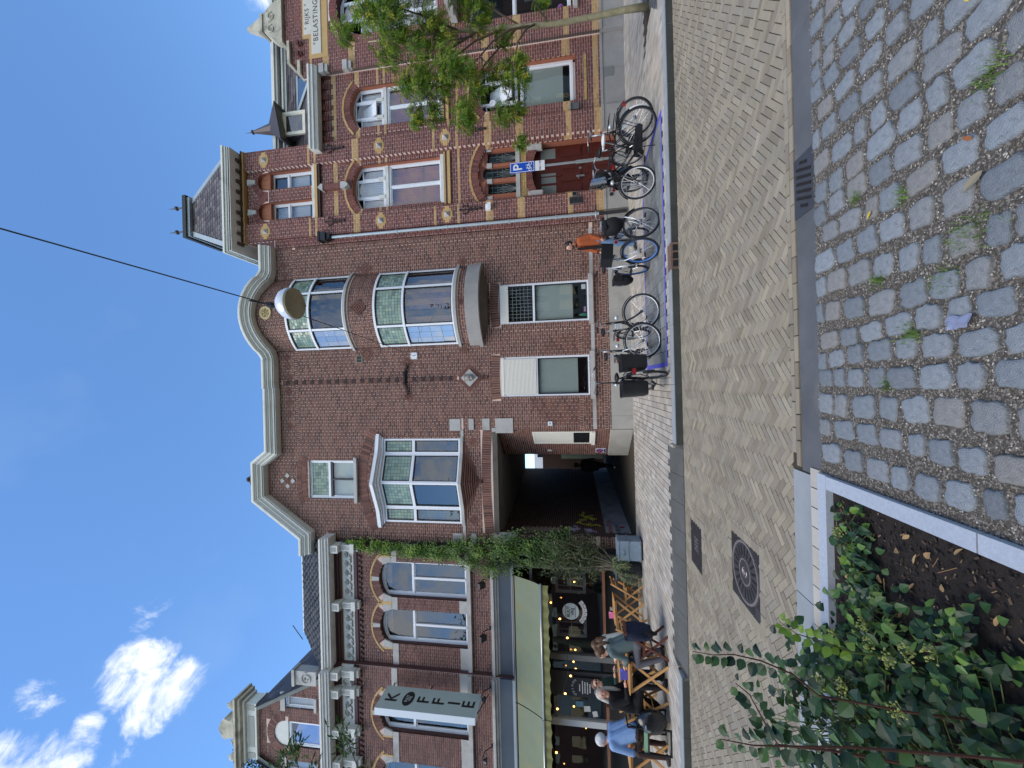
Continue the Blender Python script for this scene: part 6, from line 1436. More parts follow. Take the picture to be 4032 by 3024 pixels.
# shopfront
M_shop = mat('shop_grey', srgb(104,104,100), .6, var=.1, vs=3); M_shopd = mat('shop_dark', srgb(40,42,42), .6); M_wood = mat('wood_brown', srgb(120,82,60), .7, var=.2, vs=5)
YS = 11.55
sf = thing('shopfront', 'dark glazed cafe front with grey posts under the awning', 'shopfront', (-8.5, YS, 0))
b = MB(); b.q((-13.5, 14.6, 0), (-5.05, 14.6, 0), (-5.05, 14.6, 3.6), (-13.5, 14.6, 3.6)); b.q((-13.5, YS+.1, .02), (-5.05, YS+.1, .02), (-5.05, 14.6, .02), (-13.5, 14.6, .02)); b.q((-13.5, YS+.1, 0), (-13.5, 14.6, 0), (-13.5, 14.6, 3.6), (-13.5, YS+.1, 3.6)); b.q((-5.06, 14.6, 0), (-5.06, YS+.1, 0), (-5.06, YS+.1, 3.6), (-5.06, 14.6, 3.6)); b.q((-13.5, YS+.1, 3.55), (-13.5, 14.6, 3.55), (-5.05, 14.6, 3.55), (-5.05, YS+.1, 3.55)); b.build('interior', mat('cafe_interior', srgb(34,32,31), .9, var=.3, vs=1.5), sf)
for x0, x1, z0, z1, m in ((-5.08, -4.86, 0, 4.0, M_shopd), (-7.20, -5.08, 0, .92, M_shopd), (-5.40, -5.30, .92, 3.55, M_shop), (-8.02, -7.86, 0, 3.55, M_shop), (-9.92, -9.74, 0, 3.55, mat('shop_white', srgb(196,198,194), .5)), (-7.86, -7.20, 0, .92, M_shopd), (-13.5, -9.92, 0, .92, M_shopd), (-9.05, -8.35, .02, 2.6, M_shopd), (-11.9, -11.8, .9, 3.55, M_shop), (-9.74, -8.02, 2.62, 2.72, M_shop), (-13.5, -5.08, 3.0, 3.08, M_shop), (-9.70, -9.10, 2.35, 2.45, M_shop)):
    piece('shop_post' if z1 > 3 else 'shop_panel', sf, m, x0, x1, YS-.02 if z1 > 3 else YS+.0, YS+.12, z0, z1)
for x0, x1 in ((-7.86, -5.40), (-9.74, -9.05), (-8.35, -8.02), (-13.5, -9.92)):
    q = MB(); q.q((x0, YS+.05, .05 if x1 > -9.1 and x0 < -8 else .92), (x1, YS+.05, .05 if x1 > -9.1 and x0 < -8 else .92), (x1, YS+.05, 3.0), (x0, YS+.05, 3.0)); q.build('shop_pane', M_pane, sf)
# paned frames set behind the glass
for x in (-5.95, -7.25):
    b = MB(); frame_ring(b, x-.32, x+.32, 1.45, 2.35, 0, .09, YS+.35, YS+.40)
    for k in (1, 2): b.box(x-.32+.213*k-.012, x-.32+.213*k+.012, YS+.36, YS+.39, 1.5, 2.3)
    b.box(x-.3, x+.3, YS+.36, YS+.39, 1.88, 1.91); b.build('paned_frame', M_shop, sf)
piece('inner_panel', sf, mat('panel_bluegrey', srgb(112,130,142), .6), -7.3, -6.3, YS+.3, YS+.33, 2.45, 2.62)
t = tag(piece('window_sill_board', None, M_wood, -7.35, -5.25, YS-.22, YS-.02, .93, .99), 'long brown wooden counter board under the right cafe window', 'counter')
t = tag(piece('counter_board', None, M_wood, -13.2, -9.05, YS-.30, YS-.1, .90, .97), 'long brown wooden counter board under the left cafe window', 'counter')
t = thing('round_window_sign', 'round white window sign with two lines of black lettering', 'sign', (-6.63, YS, 1.89)); q = MB(); q.lathe([(0, -.004), (.235, -.004), (.24, 0), (.235, .004)], (-6.63, YS+.03, 1.90), 36, 'y'); q.build('disc', mat('sign_white', srgb(206,214,208), .6), t)
text('sign_word', 'BUUT', .125, M_let, (-6.63, YS+.024, 1.965), (pi/2, 0, 0), t, .001, bold=True); text('sign_word', 'VRIJ', .125, M_let, (-6.63, YS+.024, 1.845), (pi/2, 0, 0), t, .001, bold=True)
for z in (2.04, 1.765): q = MB(); q.box(-6.80, -6.46, YS+.0225, YS+.0255, z, z+.012); q.build('rule', M_let, t)
t = thing('letter_garland', 'arc of small white lettered cards under the round window sign', 'garland', (-6.63, YS, 1.6))
q = MB(); q.lathe([(.285, -.001), (.33, -.001)], (-6.63, YS+.03, 1.90), 40, 'y', -2.7, -.45); q.build('band', mat('garland_band', srgb(70,52,44), .8), t)
for k, ch in enumerate('DOEFNL'):
    a = radians(-128+76/5*k-.0); a = radians(-130+80*k/5); c = Vector((-6.63+.40*cos(a), YS+.028, 1.90+.40*sin(a))); rr = a+pi/2; q = MB(); q.obox(c, (cos(rr), 0, sin(rr)), (0, 1, 0), (-sin(rr), 0, cos(rr)), .05, .002, .062); cd = q.build('card', mat('card_white', srgb(206,202,196), .8), t)
    text('card_letter', ch, .075, M_let, (c.x, YS+.0245, c.z), (pi/2, -rr, 0), cd, .0006)
t = thing('menu_board', 'black chalk menu board with white writing beside the cafe door', 'menu board', (-8.78, YS, 1.5)); bx_ = MB(); bx_.box(-9.03, -8.47, YS-.06, YS-.03, 1.10, 1.98); bx_.build('board', M_dark, t)
M_chalk = mat('chalk', srgb(206,206,202), .9)
for k, ch in enumerate('WELKOM'): a = radians(150-24*k); text('chalk_letter', ch, .085, M_chalk, (-8.75+.22*cos(a), YS-.064, 1.74+.17*sin(a)), (pi/2, -(a-pi/2), 0), t, .001)
for k, (wd, z) in enumerate(((.20, 1.70), (.34, 1.62), (.30, 1.55), (.34, 1.48), (.26, 1.41))):
    x = -8.75-wd/2; b = MB()
    while x < -8.75+wd/2: l = U(.02, .05); b.box(x, x+l, YS-.064, YS-.061, z-.014, z+.014); x += l+.012
    o = b.build('chalk_line', M_chalk, t); o['kind'] = 'stuff'
q = MB(); q.tube([(-8.85+.06*cos(a), YS-.064, 1.25+.04*sin(a)) for a in [k*.4 for k in range(16)]], .005, 4); q.tube([(-8.91, YS-.064, 1.25), (-8.89, YS-.064, 1.18), (-8.81, YS-.064, 1.18), (-8.79, YS-.064, 1.25)], .005, 4); q.tube([(-8.79, YS-.064, 1.23), (-8.75, YS-.064, 1.22), (-8.79, YS-.064, 1.19)], .005, 4); q.build('chalk_cup', M_chalk, t)
for i, (x, z, l, c_) in enumerate(((-9.30, 1.72, 'pale blue flyer stuck on the cafe door glass', srgb(96,130,140)), (-9.42, 1.50, 'white sheet stuck askew on the cafe door glass', srgb(200,200,190)), (-9.55, 1.28, 'folded white card on the cafe door glass', srgb(196,196,186)))):
    q = MB(); q.obox((x, YS+.035, z), (1, 0, .1*i), (0, 1, 0), (-.1*i, 0, 1), .08, .003, .11-.02*i); tag(q.build('flyer', mat('flyer%d' % i, c_, .8)), l, 'flyer')
# bulbs
M_bulb = mat('bulb_glow', (1, .6, .2), .4, emit=(1, .45, .10, 4.5)); M_bulb2 = mat('bulb_dim', (.8, .5, .25), .4, emit=(1, .45, .12, 2.))
BL = [(-5.78, 1.78, 1.15, 1), (-6.42, 2.47, .2, 1), (-6.88, 2.22, .0, 1), (-7.42, 2.02, .0, 1), (-7.75, 1.80, 1.2, 1), (-8.10, 1.86, 1.0, 1), (-8.30, 1.80, 1.6, 1), (-8.52, 1.95, 0, 1), (-9.05, 2.12, 0, 1), (-9.40, 1.88, .9, 1), (-9.52, 2.36, 0, 1), (-10.80, 2.42, 0, 1), (-11.4, 1.68, 1.2, 1), (-6.1, 1.66, 1.5, 0), (-10.0, 1.55, 1.2, 0), (-11.1, 2.2, 1.0, 0)]
BLAB = ['glowing bulb inside the glass nearest the vine', 'glowing bulb of the string under the awning above the round sign', 'glowing bulb of the string above left of the round sign', 'glowing bulb of the string low between round sign and grey post', 'glowing bulb inside the glass right of the grey post', 'glowing bulb inside the glass just left of the grey post', 'glowing bulb inside the glass above the dark door panel', 'glowing bulb of the string left of the wide grey post', 'glowing bulb of the string over the chalk menu board', 'glowing bulb inside the door glass beside the menu board', 'glowing bulb of the string right of the white door post', 'glowing bulb of the string left of the white door post', 'low glowing bulb inside the left cafe window', 'dim bulb deep inside behind the round sign', 'dim bulb inside beside the white door post', 'dim bulb inside the left window above the counter']
for i, (x, z, dy, br) in enumerate(BL):
    y = (11.05+.0) if dy == 0 else YS+dy; k = y/11.6; xx, zz = x*k*1.0, 1.65+(z-1.65)*k
    t = thing('light_bulb', BLAB[i], 'light bulb', (xx, y, zz), 0, 'glowing bulbs at the cafe'); q = MB(); q.ball((xx, y, zz), .023 if br else .017, 8, 6, (1, 1, 1.3)); q.build('glass', M_bulb if br else M_bulb2, t, smooth=True); q = MB(); q.tube([(xx, y, zz+.04), (xx, y, zz+.08)], .014, 6); q.build('socket', M_dark, t)
pts = [(-5.6, 11.0, 2.66), (-5.75, 11.05, 2.62)]+[(x*11.05/11.6, 11.05, 1.65+(z+.05-1.65)*11.05/11.6) for x, z in ((-6.42, 2.47), (-6.88, 2.25), (-7.42, 2.05), (-7.9, 1.98), (-8.52, 1.98), (-9.05, 2.15), (-9.52, 2.40), (-10.2, 2.55), (-10.8, 2.45), (-11.6, 2.2))]
b = MB(); b.tube(pts, .006, 4); tag(b.build('light_string', M_dark), 'thin black cable of the string lights hung under the awning', 'string lights')
# ================================================================ planting
def leaf(b, p, d, n, L, W, fold=.25, k=6):
    """one leaf: base p, direction d, normal n; a folded ovate blade"""
    p = Vector(p); d = Vector(d).normalized(); n = Vector(n); s = d.cross(n)
    if s.length < 1e-4: s = d.cross(Vector((1, .2, .3)))
    s.normalize(); n = s.cross(d)
    if k == 2:
        b.q(p, p+d*L*.5+s*W/2, p+d*L, p+d*L*.5-s*W/2); return
    A = [p+d*L*.12+s*W*.30+n*fold*W*.2, p+d*L*.38+s*W*.5+n*fold*W*.35, p+d*L*.72+s*W*.32+n*fold*W*.2]; B = [p+d*L*.12-s*W*.30+n*fold*W*.2, p+d*L*.38-s*W*.5+n*fold*W*.35, p+d*L*.72-s*W*.32+n*fold*W*.2]
    t = p+d*L-n*fold*W*.3; m = p+d*L*.5
    b.q(p, A[0], A[1], m); b.q(m, A[1], A[2], t); b.q(p, m, B[1], B[0]); b.q(m, t, B[2], B[1])
def leafmat(key, cols, rough=.55, trans=.35):
    m = mat(key, tint=[srgb(*c) for c in cols], rough=rough, spec=.35); t = m.node_tree; n = t.nodes; l = t.links; bs = n['Principled BSDF']; src = bs.inputs['Base Color'].links[0].from_socket
    tl = n.new('ShaderNodeBsdfTranslucent'); l.new(src, tl.inputs['Color']); mx_ = n.new('ShaderNodeMixShader'); mx_.inputs[0].default_value = trans
    l.new(bs.outputs[0], mx_.inputs[1]); l.new(tl.outputs[0], mx_.inputs[2]); l.new(mx_.outputs[0], n['Material Output'].inputs[0]); return m
def rvec(): 
    while True:
        v = Vector((U(-1, 1), U(-1, 1), U(-1, 1)))
        if .05 < v.length < 1: return v.normalized()
M_bark = mat('bark', srgb(150,142,112), .9, var=.25, vs=7, bump=.5, bs=40, stain=(srgb(92,92,66), 5, .5, .7, .6)); M_twig = mat('twig', srgb(92,80,62), .85)
M_locust = leafmat('leaf_locust', [(66, 96, 36), (90, 124, 44), (114, 148, 54), (136, 164, 62), (170, 178, 70), (208, 190, 68)], trans=.5)
def pinnate(b, p, d, L, n=7, ll=.05, lw=.02):
    d = Vector(d).normalized(); s = d.cross(Vector((0, 0, 1))); s = s.normalized() if s.length > .05 else Vector((1, 0, 0)); up_ = s.cross(d)
    b.tv = min(1, max(0, random.gauss(.42, .26)))
    for i in range(n):
        q = Vector(p)+d*L*(i+.6)/n-Vector((0, 0, 1))*.04*((i/n)**2)
        for sg in (-1, 1): leaf(b, q, s*sg+d*.35+rvec()*.25, up_+rvec()*.5, ll*U(.8, 1.2), lw, k=2)
t = thing('street_tree', 'slim young tree with feathery yellow green leaves in front of the red house', 'tree', (7.34, 8.15, 0))
b = MB(); path = [(7.36, 8.15, -.02), (7.37, 8.15, .45), (7.34, 8.15, 1.0), (7.32, 8.15, 1.75), (7.38, 8.17, 2.35), (7.48, 8.2, 3.1), (7.57, 8.22, 3.9), (7.66, 8.25, 5.0), (7.72, 8.28, 6.0)]
b.tube(path, [.075, .062, .058, .055, .052, .045, .038, .026, .012], 9); b.build('trunk', M_bark, t, smooth=True)
b = MB()
LIMB = [[(7.38, 8.17, 2.3), (7.22, 8.0, 2.75), (6.95, 7.9, 3.1), (6.6, 7.8, 3.35), (6.3, 7.75, 3.1), (5.9, 7.7, 2.85)], [(7.45, 8.2, 2.9), (7.2, 8.1, 3.5), (6.8, 8.0, 4.0), (6.3, 7.95, 4.35), (5.85, 7.9, 4.7)], [(7.52, 8.2, 3.4), (7.35, 8.4, 4.2), (7.1, 8.5, 4.9), (6.7, 8.5, 5.15)],
        [(7.57, 8.2, 3.9), (7.9, 8.1, 4.6), (8.15, 8.0, 5.3), (8.3, 8, 5.9)], [(7.4, 8.2, 2.5), (7.7, 8.1, 3.0), (8.1, 8.0, 3.5)], [(7.42, 8.18, 2.6), (7.0, 8.5, 3.4), (6.4, 8.7, 3.8), (5.7, 8.7, 3.9), (5.3, 8.7, 3.75)], [(7.38, 8.15, 2.25), (7.1, 7.9, 2.4), (6.6, 7.6, 2.55), (5.9, 7.5, 2.65), (5.3, 7.5, 2.8)], [(7.36, 8.1, 2.0), (7.55, 7.9, 2.2), (7.7, 7.8, 2.15)]]
for l in LIMB: b.tube(l, [.026-.02*i/(len(l)-1) for i in range(len(l))], 5)
CL = [(8.02, 6.64, .25), (8.19, 6.02, .3), (7.87, 5.74, .4), (7.4, 5.61, .32), (7.73, 5.18, .45), (6.89, 4.92, .28), (6.67, 5.21, .25), (6.3, 4.75, .3), (5.84, 4.95, .2), (7.46, 4.36, .45), (6.4, 3.98, .3), (6.29, 4.39, .35), (5.83, 3.86, .28), (5.38, 3.74, .26), (6.79, 4.24, .4), (8.28, 5.45, .4), (7.98, 4.62, .4), (7.95, 3.54, .4), (5.87, 4.56, .25), (6.34, 3.7, .28), (5.92, 3.5, .22), (6.62, 3.26, .24), (6.21, 2.88, .26), (5.81, 2.76, .2), (5.32, 2.98, .2), (5.15, 2.7, .13), (7.71, 3.5, .3), (7.37, 2.98, .18), (7.65, 2.15, .16), (6.3, 2.62, .18), (5.91, 2.56, .16), (8.4, 4.9, .4), (8.5, 3.9, .35), (7.1, 4.75, .3), (7.3, 5.2, .3)]
lf = MB()
for (x, z, r) in CL:
    y = 8.1+U(-.55, .4); c = Vector((x, y, z))
    best = min((q for l in LIMB for q in l), key=lambda q: (Vector(q)-c).length); b.tube([best, (Vector(best)+c)/2+rvec()*.06, c], [.010, .006, .003], 4)
    for i in range(int(26+370*r)):
        v = rvec()*r*(R_()**.5); v.z *= .8; p = c+v; d = v.normalized()+Vector((0, 0, -.7))+rvec()*.5
        if i % 4 == 0: b.tube([c+v*.2, p], [.004, .002], 3)
        pinnate(lf, p, d, U(.10, .17))
b.build('branches', M_twig, t); lf.build('crown', M_locust, t)
# dark paving triangle and tree pit under it
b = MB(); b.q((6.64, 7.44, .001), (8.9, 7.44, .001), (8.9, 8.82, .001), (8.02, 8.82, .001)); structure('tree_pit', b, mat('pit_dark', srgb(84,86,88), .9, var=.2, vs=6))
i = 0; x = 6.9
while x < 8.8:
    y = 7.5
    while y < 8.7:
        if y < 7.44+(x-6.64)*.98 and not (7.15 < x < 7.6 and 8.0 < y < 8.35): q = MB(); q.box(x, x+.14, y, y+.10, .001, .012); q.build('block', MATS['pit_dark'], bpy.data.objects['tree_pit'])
        y += .115
    x += .152
b = MB(); b.box(7.15, 7.6, 8.0, 8.35, .0015, .008); structure('soil', b, mat('soil', srgb(40,33,28), .95, var=.4, vs=20, bump=.8, bs=60))
# branches of a second tree reaching in at the left
t = thing('overhanging_tree', 'tree at the left edge whose leafy branch tips hang before the cafe house', 'tree', (-4.9, 3.0, -.1))
b = MB(); b.tube([(-4.9, 3.0, -.1), (-4.95, 3.1, 1.5), (-4.9, 3.3, 3.2), (-4.8, 3.5, 4.6), (-4.7, 3.6, 5.8)], [.09, .08, .06, .04, .02], 9); b.build('trunk', M_bark, t, smooth=True)
b = MB(); lf = MB()
for tip, start, n in (((-3.95, 4.25, 4.42), (-4.9, 3.3, 3.3), 24), ((-4.2, 4.2, 5.0), (-4.8, 3.5, 4.5), 20), ((-4.35, 4.2, 5.15), (-4.78, 3.6, 4.8), 14), ((-4.4, 4.1, 4.75), (-4.8, 3.5, 4.4), 12), ((-4.3, 4.15, 4.18), (-4.9, 3.3, 3.2), 9), ((-5.4, 3.4, 5.4), (-4.75, 3.6, 5.4), 20), ((-4.9, 3.4, 6.2), (-4.7, 3.6, 5.8), 20)):
    tip = Vector(tip); start = Vector(start); mid = (tip+start)/2+Vector((0, 0, -.12)); b.tube([start, mid, tip], [.016, .009, .003], 5)
    for i in range(n):
        u = .72+.28*R_(); p = mid.lerp(tip, u) + rvec()*.06; d = (tip-mid).normalized()*.8+rvec()*.9+Vector((0, 0, -.15)); lf.tv = min(1, max(0, random.gauss(.35, .2))); 
        for k in range(5): leaf(lf, p+d.normalized()*.035*k, d+rvec()*.8, rvec(), U(.06, .10), .022, k=2)
b.build('branches', M_twig, t); lf.build('crown', leafmat('leaf_long', [(46, 70, 34), (62, 92, 42), (84, 116, 50), (110, 136, 60)]), t)
# tree top far behind the gable
t = thing('far_tree', 'dark green tree top rising behind the stone gable at the left', 'tree', (-15.9, 16, 0)); b = MB(); b.tube([(-15.9, 16, 0), (-15.8, 16, 9), (-15.8, 16, 14)], [.25, .2, .1], 8); b.build('trunk', M_bark, t)
lf = MB()
for i in range(5200):
    v = rvec(); r = 1.75+.5*mnoise.noise(v*2.3); p = Vector((-16.0, 16.3, 15.1))+Vector((v.x*r*1.0, v.y*r, v.z*r*1.25))*(R_()**.33); lf.tv = min(1, max(0, .35+.35*mnoise.noise(p*1.1)+U(-.2, .25))); leaf(lf, p, rvec(), v+rvec()*.6, U(.10, .18), .09, k=2)
lf.build('crown', leafmat('leaf_dark', [(30, 46, 22), (46, 66, 28), (66, 88, 36), (92, 112, 50)]), t)
# climbing vine on the joint between the café and the archway house
t = thing('climbing_vine', 'green climbing vine growing up the joint between cafe and archway house', 'vine', (-4.95, 11.4, 0))
EN = [(8.9, -4.80, -5.00), (8.3, -4.70, -5.12), (7.4, -4.82, -5.20), (6.8, -4.82, -5.26), (6.0, -4.72, -5.28), (5.3, -4.62, -5.35), (4.8, -4.52, -5.55), (4.3, -4.45, -5.72), (3.9, -4.35, -5.60), (3.5, -4.15, -5.60), (3.1, -4.28, -5.45), (2.7, -4.35, -5.30), (2.3, -4.25, -5.25), (1.9, -4.15, -5.2)]
def env(z):
    for (z1, a1, c1), (z0, a0, c0) in zip(EN, EN[1:]):
        if z0 <= z <= z1: f = (z-z0)/(z1-z0); return a0+(a1-a0)*f, c0+(c1-c0)*f
    return EN[-1][1:] if z < 1.9 else EN[0][1:]
M_vine = leafmat('leaf_vine', [(32, 52, 22), (50, 78, 30), (74, 106, 38), (104, 138, 50), (146, 170, 66)])
b = MB(); b.tube([(-4.95, 11.5, 0), (-4.9, 11.45, 1.5), (-4.98, 11.5, 3), (-4.95, 11.53, 5), (-5.0, 11.55, 7), (-4.92, 11.56, 8.8)], [.035, .03, .026, .02, .014, .004], 6)
for i in range(40):
    z = U(1.9, 5.2); a, c = env(z); x = U(c, a); b.tube([(-4.95, 11.48, z-.3), ((x-4.95)/2, 11.3, z), (x, 11.15, z+U(-.3, .1))], [.008, .006, .003], 3)
b.build('stem', M_twig, t); lf = MB()
for i in range(15000):
    z = 1.9+7.0*(R_()**1.35); a, c = env(z); wd = a-c; x = c+wd*(.5+.5*random.gauss(0, .42)); 
    if not (c-.08 < x < a+.08): continue
    th = min(.55, .08+wd*.36)*(.55+.5*mnoise.noise((x*2.2, z*2.2, 4))); p = Vector((x, 11.60-th*R_()**.6-.02, z))
    cl = mnoise.noise((x*3.5, p.y*3.5, z*3.5)); 
    if cl < -.34: continue
    lf.tv = min(1, max(0, .22+.06*z+.4*cl+U(-.12, .18))); leaf(lf, p, Vector((U(-.7, .7), -.35, -.8)), Vector((U(-.4, .4), -1, .45))+rvec()*.4, U(.05, .095), U(.03, .05), k=6 if p.y < 11.4 else 2)
lf.build('foliage', M_vine, t)
# potted shrubs at its foot
M_pot = mat('pot_charcoal', srgb(52,56,62), .6, var=.1, vs=4)
t = thing('potted_shrub', 'willow leaved shrub in a big charcoal tub under the vine', 'shrub', (-4.98, 10.95, 0))
b = MB(); b.lathe([(0, .02), (.24, .02), (.33, .62), (.35, .66), (.33, .70), (.30, .66), (.0, .62)], (-5.02, 10.95, 0), 20); b.build('tub', M_pot, t, smooth=True, auto=40)
b = MB(); lf = MB()
for i in range(95):
    a = U(0, 6.28); tipr = U(.2, .75); p0 = Vector((-5.0+U(-.1, .1), 10.95+U(-.1, .1), .64)); tip = Vector((-4.78+tipr*cos(a)*.85, 11.0+tipr*sin(a)*.5, U(1.0, 2.7))); mid = (p0+tip)/2+Vector((U(-.3, .3), U(-.25, .25), U(.1, .45))); (b.tube([p0, mid, tip], [.010, .006, .002], 4) if i % 3 == 0 else None)
    for k in range(34):
        u = .45+.55*R_(); p = (p0.lerp(mid, u*2) if u < .5 else mid.lerp(tip, u*2-1))+rvec()*.09; lf.tv = R_(); leaf(lf, p, (tip-mid).normalized()*.5+rvec()*1.0, rvec(), U(.09, .15), .024, k=2)
b.build('stem', mat('stem_pale', srgb(150,140,116), .8), t); lf.build('foliage', leafmat('leaf_willow', [(48, 62, 40), (72, 88, 58), (98, 110, 76), (128, 128, 88)], trans=.25), t)
t = thing('trailing_plant', 'small leaved trailing plant spilling from the tub to the paving', 'plant', (-4.75, 10.6, 0)); lf = MB(); b = MB()
for i in range(40):
    a = U(0, 1); p0 = Vector((-4.7-.35*a, 10.72, .72)); tip = Vector((-4.45-.85*a, 10.5+U(-.1, .1), .60-.62*a+U(-.08, .08))); mid = (p0+tip)/2+Vector((0, -.12, .1)); b.tube([p0, mid, tip], .004, 3)
    for k in range(26): u = R_(); p = (p0.lerp(mid, u*2) if u < .5 else mid.lerp(tip, u*2-1))+rvec()*.035; lf.tv = R_(); leaf(lf, p, rvec()+Vector((0, 0, -.5)), Vector((0, -1, .6))+rvec()*.5, U(.025, .045), .022, k=2)
b.build('stem', MATS['stem_pale'], t); lf.build('foliage', leafmat('leaf_small', [(50, 74, 40), (74, 102, 54), (102, 130, 72), (134, 156, 96)]), t)
t = thing('zinc_planter', 'dented blue grey zinc planter with rust beside the alley mouth', 'planter', (-4.36, 10.72, 0)); M_zp = mat('zinc_blue', srgb(128,146,160), .5, var=.15, vs=4, metal=.3, stain=(srgb(112,84,62), 2.5, .52, .7, .8))
b = MB(); b.box(-4.62, -4.12, 10.5, 10.92, .04, .64); b.build('box', M_zp, t)
for z in (.60, .36, .06): q = MB(); q.box(-4.635, -4.105, 10.485, 10.935, z, z+.035); q.build('rim', M_zp, t)
q = MB(); q.tube([(-4.45, 10.48, .50), (-4.45, 10.44, .46), (-4.33, 10.44, .46), (-4.33, 10.48, .50)], .008, 5); q.build('handle', M_dark, t)
q = MB(); q.box(-4.6, -4.14, 10.52, 10.9, 0, .04); q.build('foot', M_dark, t)
# ---------------------------------------------------------------- planting bed in front
b = MB(); b.box(-9, -.79, -2, 3.09, -.4, -.125); bed = structure('planting_bed', b, MATS['soil'])
gk = thing('granite_edging', 'pale granite edging round the planting bed beside the cobbles', 'edging', (-.74, 2.5, -.1))
for a in ((-2.2, -.70, 3.085, 3.18), (-4.0, -2.204, 3.085, 3.18), (-6.0, -4.004, 3.085, 3.18)): q = MB(); q.box(*a, -.3, -.078); q.build('granite_block', M_granite, gk)
for y0, y1 in ((2.03, 3.082), (.9, 2.022), (-.2, .892)): q = MB(); q.box(-.795, -.705, y0, y1, -.3, -.078); q.build('granite_block', M_granite, gk)
g = MB(); M_mulch = mat('mulch', tint=[srgb(24,20,18), srgb(38,32,28), srgb(54,44,36), srgb(78,62,48), srgb(146,122,92)], rough=.9)
for i in range(9000):
    x, y = U(-3.4, -.82), U(.7, 3.06); g.tv = R_()**2.2; a = U(0, 6.3); l = U(.003, .013); z = -.124+U(0, .012); u = Vector((cos(a), sin(a), U(-.3, .3)))*l; v = Vector((-sin(a), cos(a), U(-.3, .3)))*l*U(.25, .6); c = Vector((x, y, z+.003)); g.q(c-u-v, c+u-v, c+u+v, c-u+v)
tag(g.build('mulch', M_mulch), kind='stuff')
M_ivy = leafmat('leaf_ivy', [(24, 44, 30), (36, 62, 38), (52, 82, 46), (72, 104, 54), (120, 152, 72)], rough=.35, trans=.2)
M_lime = leafmat('leaf_lime', [(78, 108, 38), (106, 138, 50), (134, 166, 66)], rough=.4, trans=.4)
M_shrub = leafmat('leaf_shrub', [(25, 44, 30), (37, 62, 38), (54, 83, 45), (80, 110, 57)], rough=.4, trans=.22)
M_stemr = mat('stem_red', srgb(84,52,40), .7); M_stemg = mat('stem_green', srgb(92,104,52), .7); M_umbel = mat('umbel', tint=[srgb(108,116,60), srgb(142,148,78), srgb(168,170,96)], rough=.7)
LM = {}
def leafmesh(m, k):
    if (m.name, k) not in LM: q = MB(); q.tv = (k+.5)/5; leaf(q, (0, 0, 0), (0, 1, 0), (0, 0, 1), 1, .78+.06*(k % 3), fold=.35); LM[(m.name, k)] = q.mesh('leaf', m, True)
    return LM[(m.name, k)]
nleaf = [0]
def leafobj(parent, p, d, n, L, m, bulk):
    d = Vector(d).normalized(); n = Vector(n); s = d.cross(n); s = s.normalized() if s.length > .01 else Vector((1, 0, 0)); n = s.cross(d)
    if nleaf[0] < 300:
        nleaf[0] += 1; o = link('leaf', leafmesh(m, random.randrange(5)), parent); M = Matrix((s, d, n)).transposed().to_4x4(); M = Matrix.Translation(Vector(p)-woff(parent)) @ M @ Matrix.Scale(L, 4); o.matrix_local = M
    else: bulk.tv = R_(); leaf(bulk, p, d, n, L, L*.8, fold=.35)
def umbel(t, c, r):
    q = MB()
    for i in range(26):
        v = rvec(); v.z = abs(v.z)*.8; p = Vector(c)+v*r*U(.5, 1); q.tv = R_(); q.ball(p, U(.004, .0065), 5, 4)
        if i % 2: q.tube([Vector(c)-Vector((0, 0, .02)), p], .0012, 3)
    o = q.build('flower_head', M_umbel, t); o['kind'] = 'stuff'
def sprig(name, label, path, m, Ls, n, stem=M_stemr, seedy=1.0, r0=.006):
    base = path[0]; t = thing(name, label, 'plant', base); b = MB(); b.tube(path, [r0-(r0-.0016)*i/(len(path)-1) for i in range(len(path))], 5); b.build('stem', stem, t); bulk = MB(); P = [Vector(p) for p in path]
    for i in range(n):
        u = (.22+.78*(i+.5)/n)*(len(P)-1); k = min(int(u), len(P)-2); p = P[k].lerp(P[k+1], u-k); tang = (P[k+1]-P[k]).normalized(); sd = tang.cross(Vector((0, -1, .2))).normalized()*(1 if i % 2 else -1); d = sd+tang*.5+rvec()*.45+Vector((0, 0, -.1))
        q = MB(); pe = p+d.normalized()*.014; leafobj(t, pe, d, Vector((U(-.3, .3), -.7, 1))+rvec()*.3, Ls*U(.7, 1.15)*(1-.45*(i/n)), m, bulk)
    bulk.build('more_leaves', m, t); return t
sprig('tall_sprig', 'tall leafy sprig arching over the bed towards the manhole cover', [(-1.51, 2.0, -.1), (-1.50, 2.0, .2), (-1.46, 2.0, .58), (-1.37, 2.0, .69), (-1.32, 2.0, .82), (-1.30, 2.0, .94), (-1.31, 2.0, 1.03), (-1.30, 2.0, 1.12)], M_shrub, .075, 30)
sprig('tall_sprig', 'straight leafy stem at the near left edge of the planting bed', [(-1.25, 1.5, -.1), (-1.25, 1.5, .4), (-1.26, 1.5, .74), (-1.28, 1.5, .94), (-1.29, 1.5, 1.06), (-1.28, 1.5, 1.17)], M_shrub, .07, 26)
sprig('tall_sprig', 'side sprig curving up between the two tall stems of the bed', [(-1.5, 1.72, .3), (-1.45, 1.7, .7), (-1.45, 1.7, .89), (-1.36, 1.7, .94), (-1.26, 1.7, .99), (-1.22, 1.7, 1.04)], M_shrub, .07, 20)
sprig('lime_sprig', 'bright lime leaved shoots rising at the back of the planting bed', [(-1.55, 2.45, -.1), (-1.5, 2.4, .2), (-1.42, 2.35, .38), (-1.36, 2.3, .52), (-1.30, 2.3, .60)], M_lime, .07, 18, M_stemg)
